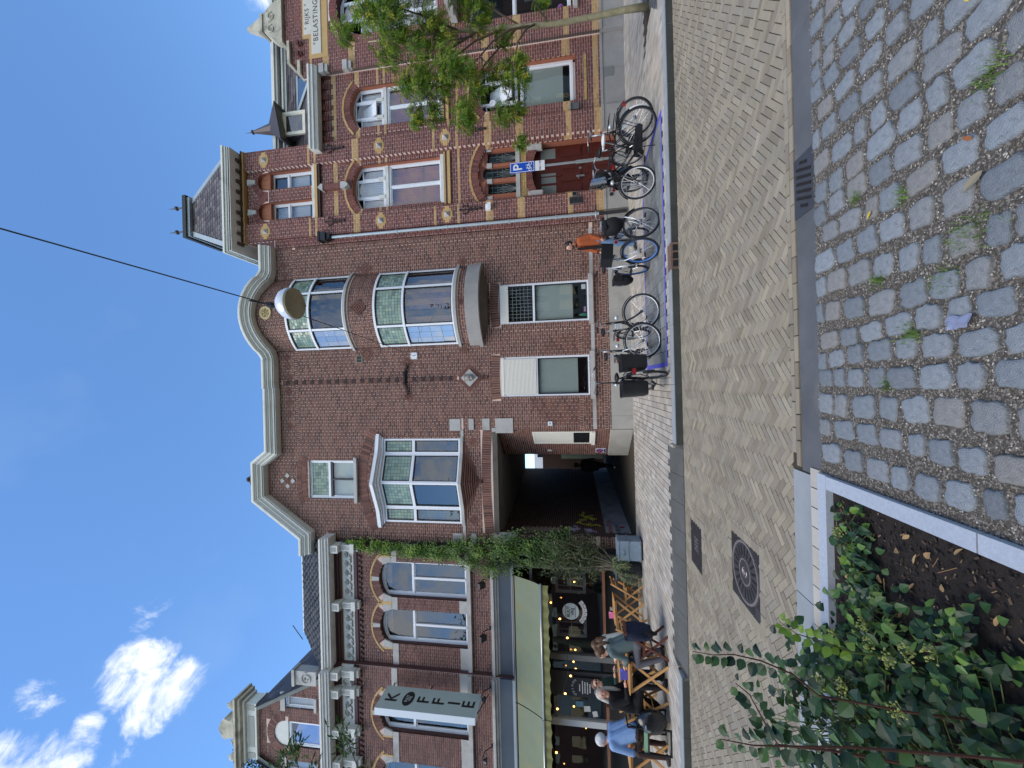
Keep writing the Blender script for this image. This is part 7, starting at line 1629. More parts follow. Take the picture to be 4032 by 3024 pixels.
def ivyclump(label, pts, spread, n, zt, m=M_ivy, Lr=(.035, .07), heads=(), cat='ivy', h=.25):
    c = pts[0]; t = thing('ivy' if cat == 'ivy' else 'shrub', label, cat, (c[0], c[1], -.12)); b = MB(); bulk = MB()
    for i in range(n):
        u = R_()*(len(pts)-1); k = min(int(u), max(0, len(pts)-2)); a = Vector((pts[k][0], pts[k][1], 0)); e = Vector((pts[min(k+1, len(pts)-1)][0], pts[min(k+1, len(pts)-1)][1], 0)); q = a.lerp(e, u-k); ang = U(0, 6.28); r = spread*R_()**.6
        hh = zt*(1-(r/spread)**2*.8)*U(.25, 1.0); p = Vector((q.x+r*cos(ang), q.y+r*sin(ang), -.11+hh)); 
        if i % 5 == 0: b.tube([(q.x+U(-.05, .05), q.y+U(-.05, .05), -.12), (Vector((q.x, q.y, -.1))+p)/2+Vector((0, 0, .04)), p], [.004, .003, .002], 3)
        leafobj(t, p, Vector((cos(ang)*.6, sin(ang)*.6-.3, U(-.5, .2))), Vector((U(-.4, .4), -.5, 1))+rvec()*.35, U(*Lr), m if R_() < .86 else M_lime, bulk)
    b.build('stem', M_stemg, t); o = bulk.build('more_leaves', m, t, True)
    for hp in heads: umbel(t, hp, .05)
    return t
ivyclump('trailing ivy along the granite edge at the corner of the bed', [(-.95, 2.88), (-1.15, 2.75), (-1.35, 2.80)], .16, 150, .14, heads=((-1.0, 2.82, .0),))
ivyclump('low ivy with yellow green flower heads in the middle of the bed', [(-1.5, 2.75), (-1.62, 2.6), (-1.35, 2.5)], .26, 210, .24, heads=((-1.55, 2.62, .16), (-1.38, 2.45, .10), (-1.44, 2.38, .12)))
ivyclump('ivy with large flower heads near the front of the bed', [(-1.45, 2.2), (-1.35, 2.05), (-1.2, 2.1)], .22, 150, .22, heads=((-1.30, 2.10, .14), (-1.24, 2.02, .11), (-1.40, 2.2, .15)))
ivyclump('dense dark shrub filling the far left of the planting bed', [(-2.0, 2.85), (-2.2, 2.6), (-1.9, 2.5), (-2.4, 2.9)], .46, 620, .62, m=M_shrub, Lr=(.045, .08), cat='shrub', heads=((-1.75, 2.5, .30), (-1.7, 2.4, .24)))
ivyclump('dense shrub at the near left of the planting bed', [(-1.75, 2.15), (-1.9, 1.95), (-1.6, 1.8), (-2.1, 2.3)], .40, 430, .52, m=M_shrub, Lr=(.045, .08), cat='shrub', heads=((-1.5, 2.0, .26),))
ivyclump('few ivy shoots at the bottom of the planting bed', [(-1.15, 1.6), (-1.3, 1.5)], .18, 50, .12)
DL = MB()
for i in range(70):
    x, y = U(-2.2, -.85), U(1.2, 3.0); DL.tv = R_(); a = U(0, 6.3); leaf(DL, (x, y, -.108+U(0, .01)), (cos(a), sin(a), U(-.1, .4)), rvec()*.5+Vector((0, 0, 1)), U(.03, .07), U(.018, .035), fold=.4)
for i in range(60):
    x, y = U(-2.2, -.85), U(1.2, 3.0); DL.tv = R_()*.6; a = U(0, 6.3); l = U(.03, .12); DL.tube([(x, y, -.108), (x+l*cos(a), y+l*sin(a), -.10+U(0, .012))], .0022, 3)
tag(DL.build('leaf_litter', mat('leaf_litter', tint=[srgb(92,66,44), srgb(128,98,64), srgb(164,134,92), srgb(186,164,112)], rough=.85)), kind='stuff')
# tree-shaped reflections need something to mirror: trees on the square behind the photographer
# ================================================================ bicycles
M_tyre = mat('tyre', srgb(40,40,42), .8); M_rimS = mat('rim_silver', srgb(200,204,206), .3, metal=.6); M_rimD = mat('rim_dark', srgb(120,122,124), .35, metal=.6); M_rimB = mat('rim_blue', srgb(70,130,210), .35)
M_spoke = mat('spoke', srgb(170,172,174), .3, metal=.7); M_frk = mat('bike_black', srgb(30,30,32), .25, coat=.5); M_frs = mat('bike_silver', srgb(206,210,212), .3, metal=.4, coat=.3); M_frg = mat('bike_grey', srgb(120,126,132), .3, metal=.3, coat=.3)
M_red = mat('reflector_red', srgb(150,24,28), .25, coat=.6); M_bag = mat('bag_black', srgb(28,28,30), .8, var=.2, vs=8, bump=.3, bs=20); M_saddle = mat('saddle_black', srgb(32,30,30), .5); M_saddlew = mat('saddle_white', srgb(214,214,212), .5)
WR = .345
WM = {}
def wheelparts(rimm):
    if rimm.name in WM: return WM[rimm.name]
    n = 40; T = lambda R, r, m_, nm, k=6: (lambda b: (b.tube([(R*cos(2*pi*i/n), 0, R*sin(2*pi*i/n)) for i in range(n)], r, k, closed=True), b.mesh(nm, m_, True))[1])(MB())
    ty = T(WR-.021, .022, M_tyre, 'tyre'); rm = T(WR-.042, .012, rimm, 'rim', 5); sp = MB()
    for i in range(28): a = 2*pi*i/28; o = .03*(1 if i % 2 else -1); a2 = a+.35*(1 if i % 4 < 2 else -1); sp.tube([(.025*cos(a2), o, .025*sin(a2)), ((WR-.045)*cos(a), 0, (WR-.045)*sin(a))], .0018, 3, False)
    hb = MB(); hb.lathe([(.0, -.05), (.012, -.05), (.03, -.035), (.03, -.025), (.016, -.02), (.016, .02), (.03, .025), (.03, .035), (.012, .05), (0, .05)], (0, 0, 0), 10, 'y')
    hbw = MB(); hbw.lathe([(.0, -.05), (.05, -.045), (.05, .045), (0, .05)], (0, 0, 0), 12, 'y')
    WM[rimm.name] = (ty, rm, sp.mesh('spokes', M_spoke), hb.mesh('hub', M_rimD, True)); return WM[rimm.name]
def wheel(parent, loc, rimm, name):
    ty, rm, sp, hb = wheelparts(rimm); o = link(name, ty, parent, loc)
    link('rim', rm, o); s_ = link('spokes', sp, o); s_['kind'] = 'stuff'; link('hub', hb, o); return o
def bicycle(label, rear, front, steer, fm=M_frk, rimm=M_rimS, low=True, guards=M_frk, saddle=M_saddle, front_bag=None, panniers=False, tail=None, lamp=True, forkm=None, bar='swept', hz=1.12, windscreen=False, double=False, frontrack=False, sad=.93, lean=0.):
    rear = Vector(rear+(0,)); front = Vector(front+(0,)); hd = (front-rear); ang = atan2(hd.y, hd.x); Lw = 1.10
    t = thing('bicycle', label, 'bicycle', rear, ang, 'bicycles parked in front of the houses'); t.rotation_euler = (lean, 0, ang); LOCAL.add(t.name)
    rx, fx_ = 0, Lw
    wheel(t, (0, 0, WR), rimm, 'rear_wheel')
    bb = (.46, 0, .29); st = (.28, 0, .80); hd0 = (.86, 0, .66); hd1 = (.80, 0, .92)
    b = MB(); b.tube([bb, st], .019, 6); b.tube([hd0, hd1], .024, 6); b.tube([hd0, (.70, 0, .45), bb] if low else [hd0, bb], .023, 6)
    if low: b.tube([(.845, 0, .72), (.66, 0, .52), (.42, 0, .42)], .018, 6)
    else: b.tube([hd1, (.29, 0, .79)], .016, 6)
    if double: b.tube([(.84, 0, .74), (.36, 0, .60)], .015, 6); b.tube([(.82, 0, .82), (.31, 0, .70)], .015, 6)
    for s_ in (-1, 1): b.tube([bb, (0, s_*.055, WR)], .010, 5); b.tube([(.29, s_*.02, .76), (0, s_*.055, WR)], .009, 5)
    b.build('frame', fm, t, smooth=True)
    q = MB(); q.tube([st, (.24, 0, sad-.03)], .013, 6); q.build('seat_post', M_spoke, t)
    q = MB(); q.ball((.20, 0, sad), .11, 10, 6, (1.2, .85, .38)); q.ball((.33, 0, sad-.005), .05, 8, 5, (1.7, .7, .5)); q.build('saddle', saddle, t, smooth=True)
    def guard(cx, a0, a1, m, par, off=(0, 0, 0)):
        g = MB(); n = 16; R = WR+.022
        for i in range(n):
            A0 = a0+(a1-a0)*i/n; A1 = a0+(a1-a0)*(i+1)/n; pts = []
            for A in (A0, A1): pts.append([(cx+(R+dr)*cos(A)+off[0], w_, WR+(R+dr)*sin(A)) for w_, dr in ((-.028, -.008), (0, .006), (.028, -.008))])
            g.q(pts[0][0], pts[0][1], pts[1][1], pts[1][0]); g.q(pts[0][1], pts[0][2], pts[1][2], pts[1][1])
        return g.build('mudguard', m, par, smooth=True)
    gd = guard(0, radians(20), radians(190), guards, t)
    if tail: g2 = guard(0, radians(150), radians(198), tail, t); 
    q = MB(); q.box(-.43, -.40, -.05, .05, .66, .72) if False else q.box(-.42, -.385, -.045, .045, .60, .66); q.build('rear_light', M_red, t)
    r_ = MB()
    for s_ in (-1, 1): r_.tube([(.26, s_*.05, .74), (-.32, s_*.06, .73)], .007, 5); r_.tube([(-.15, s_*.06, .73), (0, s_*.065, WR)], .006, 4)
    for k in range(4): r_.tube([(-.3+.15*k, -.06, .735), (-.3+.15*k, .06, .735)], .005, 4)
    r_.build('rack', M_frk if fm is not M_frs else M_frg, t)
    q = MB(); q.prism([(-.05, .27), (.48, .20), (.56, .26), (.54, .36), (.44, .38), (-.03, .40), (-.08, .34)], .06, .085); q.build('chain_guard', M_frk, t)
    q = MB(); q.tube([(.46, .09, .29), (.56, .10, .16)], .010, 5); q.tube([(.46, -.07, .29), (.36, -.08, .42)], .010, 5); q.build('crank', M_spoke, t)
    for p in ((.56, .15, .16), (.36, -.13, .42)): q = MB(); q.box(p[0]-.045, p[0]+.045, p[1]-.045, p[1]+.045, p[2]-.012, p[2]+.012); q.build('pedal', M_dark, t)
    q = MB(); q.tube([(.38, .03, .30), (.30, .17, .01)], .009, 5); q.build('kickstand', M_dark, t)
    # steered front end, turning about the head tube
    pv = Vector((.83, 0, .8)); ax = (Vector(hd1)-Vector(hd0)).normalized(); RM = Matrix.Translation(pv) @ Matrix.Rotation(steer, 4, ax) @ Matrix.Translation(-pv); fk = forkm or fm
    q = MB()
    for s_ in (-1, 1): q.tube([(.87, s_*.035, .66), (.90, s_*.055, .58), (1.0, s_*.055, .44), (1.10, s_*.055, WR)], .012, 6)
    q.tube([(.855, -.04, .67), (.855, .04, .67)], .018, 6); q.tube([hd1, (.775, 0, hz-.06)], .014, 6); q.xf(RM); q.build('fork', fk, t, smooth=True)
    q = MB(); H = hz
    if bar == 'swept': pts = [(.60, -.27, H-.04), (.70, -.27, H-.02), (.82, -.20, H+.01), (.80, -.06, H-.03), (.78, 0, H-.06), (.80, .06, H-.03), (.82, .20, H+.01), (.70, .27, H-.02), (.60, .27, H-.04)]
    else: pts = [(.72, -.30, H), (.80, -.12, H-.01), (.78, 0, H-.05), (.80, .12, H-.01), (.72, .30, H)]
    q.tube(pts, .011, 6); q.xf(RM); q.build('handlebar', M_spoke, t, smooth=True)
    for e in (0, -1):
        p = Vector(pts[e]); p2 = Vector(pts[1 if e == 0 else -2]); q = MB(); q.tube([p-(p2-p).normalized()*.02, p+(p2-p).normalized()*.10], .017, 6); q.xf(RM); q.build('grip', M_dark, t)
    w_ = wheel(t, tuple(RM @ Vector((1.10, 0, WR))), rimm, 'front_wheel'); w_.rotation_euler = (RM.to_3x3()).to_euler()
    g = guard(1.10, radians(40), radians(175), guards, t)
    if g: g.data.transform(RM)
    if lamp: q = MB(); q.ball((.93, 0, .80), .045, 10, 7, (1.1, .9, .9)); q.xf(RM); q.build('headlamp', M_frs, t, smooth=True)
    if front_bag == 'crate':
        q = MB(); q.box(.84, 1.08, -.19, .19, .84, 1.06); q.xf(RM); q.build('front_basket', M_bag, t)
    if front_bag == 'bag':
        q = MB(); q.ball((.96, 0, .86), .20, 12, 9, (.85, .95, 1.05)); q.box(.82, 1.08, -.18, .18, .96, 1.02); q.xf(RM); q.build('front_bag', M_bag, t, smooth=True, auto=40); q = MB(); q.tube([(.9, -.17, 1.04), (.95, 0, 1.06), (.9, .17, 1.04)], .02, 6); q.xf(RM); q.build('bag_flap', mat('vinyl_grey', srgb(140,142,144), .3), t)
    if frontrack:
        q = MB()
        for z in (.74, .84): q.tube([(.84, -.16, z), (1.12, -.16, z), (1.12, .16, z), (.84, .16, z)], .009, 5)
        for k in range(5): q.tube([(.86, -.15+.075*k, .74), (1.12, -.15+.075*k, .74)], .006, 4)
        q.xf(RM); q.build('front_carrier', M_frk, t)
    if windscreen:
        q = MB(); n = 8
        for i in range(n):
            a0, a1 = -.9+1.8*i/n, -.9+1.8*(i+1)/n; q.q((.98-.12*a0*a0, .24*a0, .90), (.98-.12*a1*a1, .24*a1, .90), (.90-.1*a1*a1, .2*a1, 1.26-.12*a1*a1), (.90-.1*a0*a0, .2*a0, 1.26-.12*a0*a0))
        q.xf(RM); q.build('windscreen', M_pane, t, smooth=True)
        q = MB(); q.ball((.74, 0, .98), .15, 10, 8, (.8, 1.1, 1.2)); q.build('child_seat', M_bag, t, smooth=True)
    if panniers:
        for s_ in ((-1, 1) if panniers is True else (panniers,)):
            q = MB(); q.ball((-.08, s_*.19, .53), .23, 12, 9, (.95, .5, 1.0)); q.box(-.28, .14, s_*.19-.07, s_*.19+.07, .56, .74); q.build('pannier', M_bag, t, smooth=True, auto=45); q = MB(); q.tube([(-.2, s_*.27, .7), (-.1, s_*.31, .6), (-.06, s_*.30, .5)], .012, 4); q.build('strap', mat('strap_grey', srgb(120,120,122), .6), t)
    return t
bicycle('bicycle with a pale head tube and white hub, next to the tub bicycle', (.50, 8.86), (.64, 7.68), radians(74), fm=M_frk, forkm=M_frs, rimm=M_rimS, bar='flat', sad=.96)
bicycle('black bicycle with black fork and round front lamp, under the leaded window', (1.02, 8.90), (1.22, 7.74), radians(76), fm=M_frk, rimm=M_rimS, sad=1.0)
bicycle('bicycle with bright blue rims, front box and black panniers', (2.40, 8.90), (2.40, 7.82), radians(24), fm=M_frs, rimm=M_rimB, front_bag='crate', panniers=-1, forkm=M_frs, bar='flat', sad=.95)
bicycle('silver bicycle with a bulky black front bag, right of the man in the rust coat', (3.14, 8.78), (3.14, 7.62), radians(-72), fm=M_frs, rimm=M_rimD, front_bag='bag', forkm=M_frs, tail=M_frg, sad=.94, hz=1.1)
bicycle('black bicycle with white rims and a handlebar windscreen at the sign pole', (4.28, 8.95), (3.98, 7.86), radians(-70), fm=M_frk, rimm=mat('rim_white', srgb(222,222,220), .4), windscreen=True, panniers=1, sad=.95)
bicycle('black bicycle with a white saddle and white mudguard tip turned from the street', (4.78, 7.72), (4.22, 8.66), radians(-14), fm=M_frk, rimm=M_rimD, saddle=M_saddlew, tail=M_saddlew, sad=.96, low=True)
bicycle('black carrier bicycle with twin cross bars and wide silver handlebar, rightmost', (5.0, 9.1), (5.06, 8.0), radians(36), fm=M_frk, rimm=M_rimD, double=True, frontrack=True, forkm=M_frs, sad=.96, hz=1.22)
# bicycle with two deep tubs, seen from behind
t = bicycle('black bicycle with two deep plastic tubs on its rear rack, seen from behind', (.10, 7.36), (-.08, 8.46), radians(12), fm=M_frk, rimm=M_rimD, sad=.86, hz=1.25)
M_tub = mat('tub_black', srgb(38,39,41), .55)
for s_ in (-1, 1):
    b = MB(); n = 20; rows = []
    for z, sc in ((.36, .80), (.40, .88), (.54, .93), (.76, 1.0), (.79, 1.06), (.81, 1.06), (.81, .98), (.62, .90)):
        ring = []
        for i in range(n):
            a = 2*pi*i/n; ca, sa = cos(a), sin(a); r = (abs(ca)**5+abs(sa)**5)**(-.2); ring.append((.05+ca*r*.21*sc, s_*.235+sa*r*.145*sc, z))
        rows.append(ring)
    v = [p for r in rows for p in r]; f = []
    for i in range(len(rows)-1):
        for j in range(n): f.append((i*n+j, i*n+(j+1) % n, (i+1)*n+(j+1) % n, (i+1)*n+j))
    f.append(tuple(range(n-1, -1, -1))); f.append(tuple(range((len(rows)-1)*n, len(rows)*n))); b.raw(v, f); b.build('tub', M_tub, t, smooth=True, auto=50)
# bike parking sign
t = thing('parking_sign', 'blue bicycle parking sign on a grey pole in front of the wooden door', 'sign', (5.86, 10.68, 0))
b = MB(); b.tube([(5.86, 10.68, 0), (5.84, 10.68, 3.2)], .030, 10); b.build('pole', M_steel, t, smooth=True, auto=60); b = MB(); b.tube([(5.855, 10.68, .75), (5.85, 10.68, 1.45)], .045, 10); b.build('pole_sleeve', M_steel, t, smooth=True, auto=60)
SBL = mat('sign_blue', srgb(28,84,190), .4); SW = mat('sign_face_white', srgb(232,234,236), .4)
b = MB(); b.box(5.70, 5.98, 10.625, 10.64, 2.54, 3.21); pl = b.build('plate', SBL, t)
for a in ((5.71, 5.97, 3.185, 3.20), (5.71, 5.97, 2.55, 2.565), (5.71, 5.722, 2.565, 3.185), (5.958, 5.97, 2.565, 3.185)): q = MB(); q.box(a[0], a[1], 10.621, 10.6245, a[2], a[3]); q.build('border', SW, pl)
text('sign_letter', 'P', .34, SW, (5.84, 10.621, 2.985), (pi/2, 0, 0), pl, .002, bold=True)
q = MB(); cy_ = 10.6205
for x in (5.765, 5.915): q.tube([(x+.045*cos(a), cy_, 2.655+.045*sin(a)) for a in [2*pi*k/14 for k in range(14)]], .006, 4, closed=True)
for a, c in (((5.765, 2.655), (5.80, 2.73)), ((5.80, 2.73), (5.835, 2.655)), ((5.835, 2.655), (5.765, 2.655)), ((5.80, 2.73), (5.88, 2.735)), ((5.835, 2.655), (5.885, 2.735)), ((5.88, 2.76), (5.915, 2.655)), ((5.79, 2.755), (5.82, 2.755)), ((5.865, 2.77), (5.895, 2.765)), ((5.80, 2.73), (5.805, 2.755))): q.tube([(a[0], cy_, a[1]), (c[0], cy_, c[1])], .006, 4)
q.build('bicycle_symbol', SW, pl)
b = MB(); b.box(5.71, 5.97, 10.625, 10.64, 2.27, 2.525); p2 = b.build('lower_plate', SW, t); text('plate_text', 'max 1 uur', .062, mat('sign_black', srgb(30,30,32), .5), (5.84, 10.622, 2.40), (pi/2, 0, 0), p2, .001, bold=True)
# span-wire street lamp
lx, ly, lz = 1.44, 6.0, 6.30
t = thing('street_lamp', 'domed street lamp hung from a wire across the street', 'street lamp', (lx, ly, lz))
b = MB(); b.lathe([(.0, .20), (.08, .20), (.17, .17), (.24, .09), (.265, .0), (.262, -.05)], (lx, ly, lz), 28); b.build('dome', mat('lamp_white', srgb(222,226,230), .25, coat=.5), t, smooth=True)
b = MB(); b.lathe([(.262, -.05), (.255, -.085), (.24, -.095), (.0, -.105)], (lx, ly, lz), 28); b.build('glass_cover', mat('lamp_glass', srgb(150,140,112), .3, var=.15, vs=6), t, smooth=True, auto=40)
for k in range(5): q = MB(); a = 2*pi*k/5+.3; q.box(lx+.245*cos(a)-.008, lx+.245*cos(a)+.008, ly+.245*sin(a)-.008, ly+.245*sin(a)+.008, lz-.10, lz-.086); q.build('screw', M_dark, t)
b = MB(); b.tube([(lx, ly, lz+.19), (lx, ly, lz+.36)], .022, 8); b.box(lx-.035, lx+.035, ly-.06, ly+.06, lz+.33, lz+.42); b.tube([(lx, ly-.06, lz+.38), (lx+.01, ly-.35, lz+.47)], .012, 6); b.tube([(lx+.03*cos(k*.5), ly-.1-.03*sin(k*.5), lz+.30+.07*sin(k*.5)) for k in range(9)], .006, 4); b.build('hanger', M_dark, t)
b = MB(); W0_ = Vector((.95, YB-.06, 6.52)); Lp = Vector((lx, ly, lz+.38)); 
b.tube([W0_.lerp(Lp, i/8)+Vector((0, 0, -.05*sin(pi*i/8))) for i in range(9)], .007, 4); En = Vector((1.83, -1.0, 7.55)); b.tube([Lp.lerp(En, i/8)+Vector((0, 0, -.04*sin(pi*i/8))) for i in range(9)], .009, 4)
tag(b.build('span_wire', M_dark), 'black wire carrying the street lamp from the house across the street', 'wire')
t = thing('wire_anchor', 'small white square wall plate holding the lamp wire', 'wall plate', (.95, YB, 6.52)); b = MB(); b.box(.85, 1.05, YB-.03, YB-.001, 6.41, 6.62); b.build('plate', M_white, t); q = MB(); q.tube([(.95, YB-.03, 6.52), (.95, YB-.08, 6.52)], .015, 6); q.build('hook', M_steel, t)
for (x, z) in ((.87, 6.43), (1.03, 6.43), (.87, 6.60), (1.03, 6.60)): q = MB(); q.lathe([(0, -.036), (.008, -.036), (.008, -.03)], (x, YB, z), 6, 'y'); q.build('bolt', M_dark, t)
# little wall signs and fittings of the archway house
t = thing('bell_box', 'small white square box on the brick pier beside the alley', 'alarm box', (-1.19, YB, 2.36)); b = MB(); b.box(-1.25, -1.13, YB-.03, YB-.001, 2.30, 2.43); b.build('box', M_white, t); q = MB(); q.box(-1.215, -1.165, YB-.034, YB-.0305, 2.345, 2.385); q.build('window', mat('vinyl_grey', (.3, .3, .3)), t)
t = thing('round_plaque', 'round white plaque on the splayed alley wall', 'plaque', SP(1.32, 2.47, .01)); b = MB(); c = Vector(SP(1.32, 2.47, .012)); b.raw([tuple(c)]+[tuple(c+Vector((SPD.x*.07*cos(a), SPD.y*.07*cos(a), .07*sin(a)))) for a in [2*pi*k/20 for k in range(20)]], [(0, k+1, (k+1) % 20+1) for k in range(20)]); b.build('disc', M_white, t)
q = MB(); q.tube([tuple(Vector(SP(1.30, 2.44, .016))), tuple(Vector(SP(1.32, 2.50, .016))), tuple(Vector(SP(1.34, 2.46, .016)))], .008, 4); q.build('emblem', mat('plaque_gold', srgb(160,130,80), .5), t)
t = thing('no_parking_sign', 'small blue and red no parking sign low on the splayed alley wall', 'sign', SP(1.30, .88, .01)); b = MB(); sbox(b, 1.18, 1.46, .70, 1.02, .004, .012); b.build('plate', mat('sign_pale', srgb(206,210,220), .5), t)
b = MB(); sbox(b, 1.22, 1.42, .71, .77, .0125, .0145); b.build('text_line', mat('sign_navy', srgb(60,70,130), .5), t)
c = Vector(SP(1.32, .90, .016)); q = MB(); q.raw([tuple(c)]+[tuple(c+Vector((SPD.x*.10*cos(a), SPD.y*.10*cos(a), .10*sin(a)))) for a in [2*pi*k/20 for k in range(20)]], [(0, k+1, (k+1) % 20+1) for k in range(20)]); q.build('blue_disc', mat('sign_blue_disc', srgb(70,80,170), .5), t)
q = MB(); q.tube([tuple(c+Vector((SPD.x*.10*cos(a), SPD.y*.10*cos(a), .10*sin(a)))+SPN*.004) for a in [2*pi*k/20 for k in range(20)]], .010, 4, closed=True)
for sg in (-1, 1): q.tube([tuple(c+Vector((SPD.x*.075*sg, SPD.y*.075*sg, .075))+SPN*.006), tuple(c-Vector((SPD.x*.075*sg, SPD.y*.075*sg, .075))+SPN*.006)], .010, 4)
q.build('red_ring_and_cross', M_red, t)
t = thing('plinth_label', 'small pale plate screwed to the stone plinth under the leaded window', 'plate', (1.55, YB-.04, .32)); b = MB(); b.box(1.43, 1.66, YB-.042, YB-.036, .26, .45); b.build('plate', mat('plate_pale', srgb(196,200,200), .5), t)
for k in range(3): q = MB(); q.box(1.46, 1.63, YB-.044, YB-.0425, .30+.045*k, .318+.045*k); q.build('text_line', mat('vinyl_grey', (.3, .3, .3)), t)
# ================================================================ terrace furniture
M_oak = mat('wood_honey', srgb(196,148,92), .6, var=.12, vs=5, bump=.15, bs=40); M_oakd = mat('wood_dark', srgb(96,54,40), .55, var=.15, vs=5); M_metalb = mat('metal_black', srgb(30,30,32), .5)
def folding_chair(label, loc, rz, m=M_oak, group='folding wooden chairs on the cafe terrace'):
    """sits facing local +x"""
    t = thing('folding_chair', label, 'chair', (loc[0], loc[1], 0), rz, group); LOCAL.add(t.name)
    for s_ in (-1, 1):
        q = MB(); q.bar((-.24, s_*.20, .82), (.22, s_*.20, 0), .022, .04, (1, 0, .4)); q.build('long_leg', m, t)
        q = MB(); q.bar((.18, s_*.17, .45), (-.22, s_*.17, 0), .022, .04, (1, 0, -.4)); q.build('short_leg', m, t)
        q = MB(); q.bar((.20, s_*.185, .445), (-.16, s_*.185, .435), .02, .03); q.build('seat_rail', m, t)
    for k in range(6): q = MB(); x = -.15+.068*k; q.box(x, x+.052, -.20, .20, .452, .466); q.build('seat_slat', m, t)
    for z in (.66, .77): q = MB(); x = -.24+(.82-z)*.56; q.obox((x-.012, 0, z), (0, 1, 0), (.48, 0, -.87), (.87, 0, .48), .19, .035, .008); q.build('back_slat', m, t)
    q = MB(); q.bar((.06, -.18, .28), (.06, .18, .28), .02, .02); q.build('stretcher', m, t); return t
def folding_table(label, loc, rz, s_=.30, h=.74):
    t = thing('folding_table', label, 'table', (loc[0], loc[1], 0), rz, 'square wooden folding tables on the terrace'); LOCAL.add(t.name)
    for k in range(5): q = MB(); w_ = 2*s_/5; q.box(-s_+w_*k+.003, -s_+w_*(k+1)-.003, -s_, s_, h-.02, h); q.build('top_slat', M_oak, t)
    for k in (-1, 1): q = MB(); q.box(-s_+.02, s_-.02, k*(s_-.05)-.015, k*(s_-.05)+.015, h-.06, h-.021); q.build('top_rail', M_oak, t)
    for k in (-1, 1):
        q = MB(); q.bar((-s_*.9, k*(s_-.07), h-.05), (s_*.85, k*(s_-.07), 0), .025, .045, (1, 0, 1)); q.build('leg', M_oak, t); q = MB(); q.bar((s_*.9, k*(s_-.10), h-.05), (-s_*.85, k*(s_-.10), 0), .025, .045, (1, 0, -1)); q.build('leg', M_oak, t)
    return t
folding_table('front wooden folding table between the two women at the kerb side', (-5.72, 8.12), 0)
folding_table('wooden folding table behind, between the woman in white and the man', (-6.70, 9.40), 0, .30, .80)
folding_table('empty wooden folding table with a pink menu near the charcoal tub', (-5.98, 10.72), radians(6), .30, .76)
folding_table('wooden folding table with a pink menu in front of the man in denim', (-7.45, 8.35), radians(4), .32, .74)
folding_chair('honey wood folding chair beside the charcoal tub, turned to the empty table', (-5.55, 10.85), pi)
folding_chair('honey wood folding chair left of the empty table by the counter', (-6.62, 10.62), 0)
folding_chair('honey wood folding chair close behind the woman in the grey green sweater', (-5.95, 9.75), pi*.9)
folding_chair('dark brown folding chair with coats hung over its back at the kerb side', (-5.10, 8.05), pi, M_oakd)
folding_chair('honey wood folding chair under the woman in the black fur coat', (-6.42, 8.15), 0)
folding_chair('honey wood folding chair under the man with sunglasses', (-7.20, 9.35), 0)
# black metal chair with green cushions
t = thing('metal_chair', 'black metal chair with green cushions under the man in the denim jacket', 'chair', (-6.80, 7.98, 0), pi); LOCAL.add(t.name); q = MB()
for y in (-.24, .24):
    q.bar((-.24, y, 0), (-.24, y, .80), .025, .025); q.bar((.24, y, 0), (.24, y, .62), .025, .025); q.bar((-.24, y, .62), (.24, y, .62), .03, .025); q.bar((-.24, y, .42), (.24, y, .42), .025, .025); q.bar((-.24, y, .02), (.24, y, .02), .025, .025)
for x, z in ((-.24, .42), (.24, .42), (-.24, .80), (-.24, .12), (-.24, .62)): q.bar((x, -.24, z), (x, .24, z), .025, .025)
q.build('frame', M_metalb, t); M_cush = mat('cushion_green', srgb(52,110,92), .85, var=.2, vs=5); q = MB(); q.box(-.22, .24, -.22, .22, .435, .50); q.build('seat_cushion', mat('cushion_sage', srgb(140,176,142), .85), t); q = MB(); q.box(-.235, -.20, -.21, .21, .10, .40); q.build('hanging_cushion', M_cush, t)
# things on the tables
for x, y, z, l, c_ in ((-5.78, 8.00, .74, 'blue menu card standing on the front table', srgb(92,98,196)), (-6.12, 10.6, .76, 'pink menu card standing on the empty table', srgb(226,130,176)), (-7.36, 8.25, .74, 'pink menu card standing on the table of the man in denim', srgb(226,130,176))):
    q = MB(); s2 = .075 if 'blue' in l else .06; hh = .15 if 'blue' in l else .13; q.obox((x, y, z+hh/2), (1, .15, 0), (-.15, 1, .2), (0, -.2, 1), s2, .003, hh/2); q.obox((x+.012, y+.04, z+hh/2), (1, .15, 0), (-.15, 1, -.2), (0, .2, 1), s2, .003, hh/2); tag(q.build('menu_card', mat('menu_'+l[:4], c_, .5)), l, 'menu card')
for x, y, z, l, nm, m in ((-5.60, 8.02, .74, 'clear water glass on the front table by the woman in the sweater', 'glass', M_pane), (-5.68, 8.2, .74, 'small yellow pot on the front table behind the blue menu card', 'pot', mat('pot_yellow', srgb(206,156,40), .5)), (-5.90, 8.12, .74, 'small white cup on the front table near the woman in fur', 'cup', M_white), (-6.0, 10.72, .76, 'small pale plant pot beside the pink menu on the empty table', 'pot', mat('pot_pale', srgb(176,172,160), .7)), (-6.62, 9.3, .80, 'clear water glass on the rear table', 'glass', M_pane)):
    q = MB(); r = .033 if nm != 'pot' else .045; h = .12 if nm == 'glass' else .09; q.lathe([(0, .002), (r*.8, .002), (r, h), (r*.9, h), (r*.7, .012), (0, .012)], (x, y, z), 14); tag(q.build({'glass': 'drinking_glass', 'pot': 'flower_pot', 'cup': 'cup'}[nm], m, smooth=True, auto=40), l, {'glass': 'glass', 'pot': 'pot', 'cup': 'cup'}[nm])
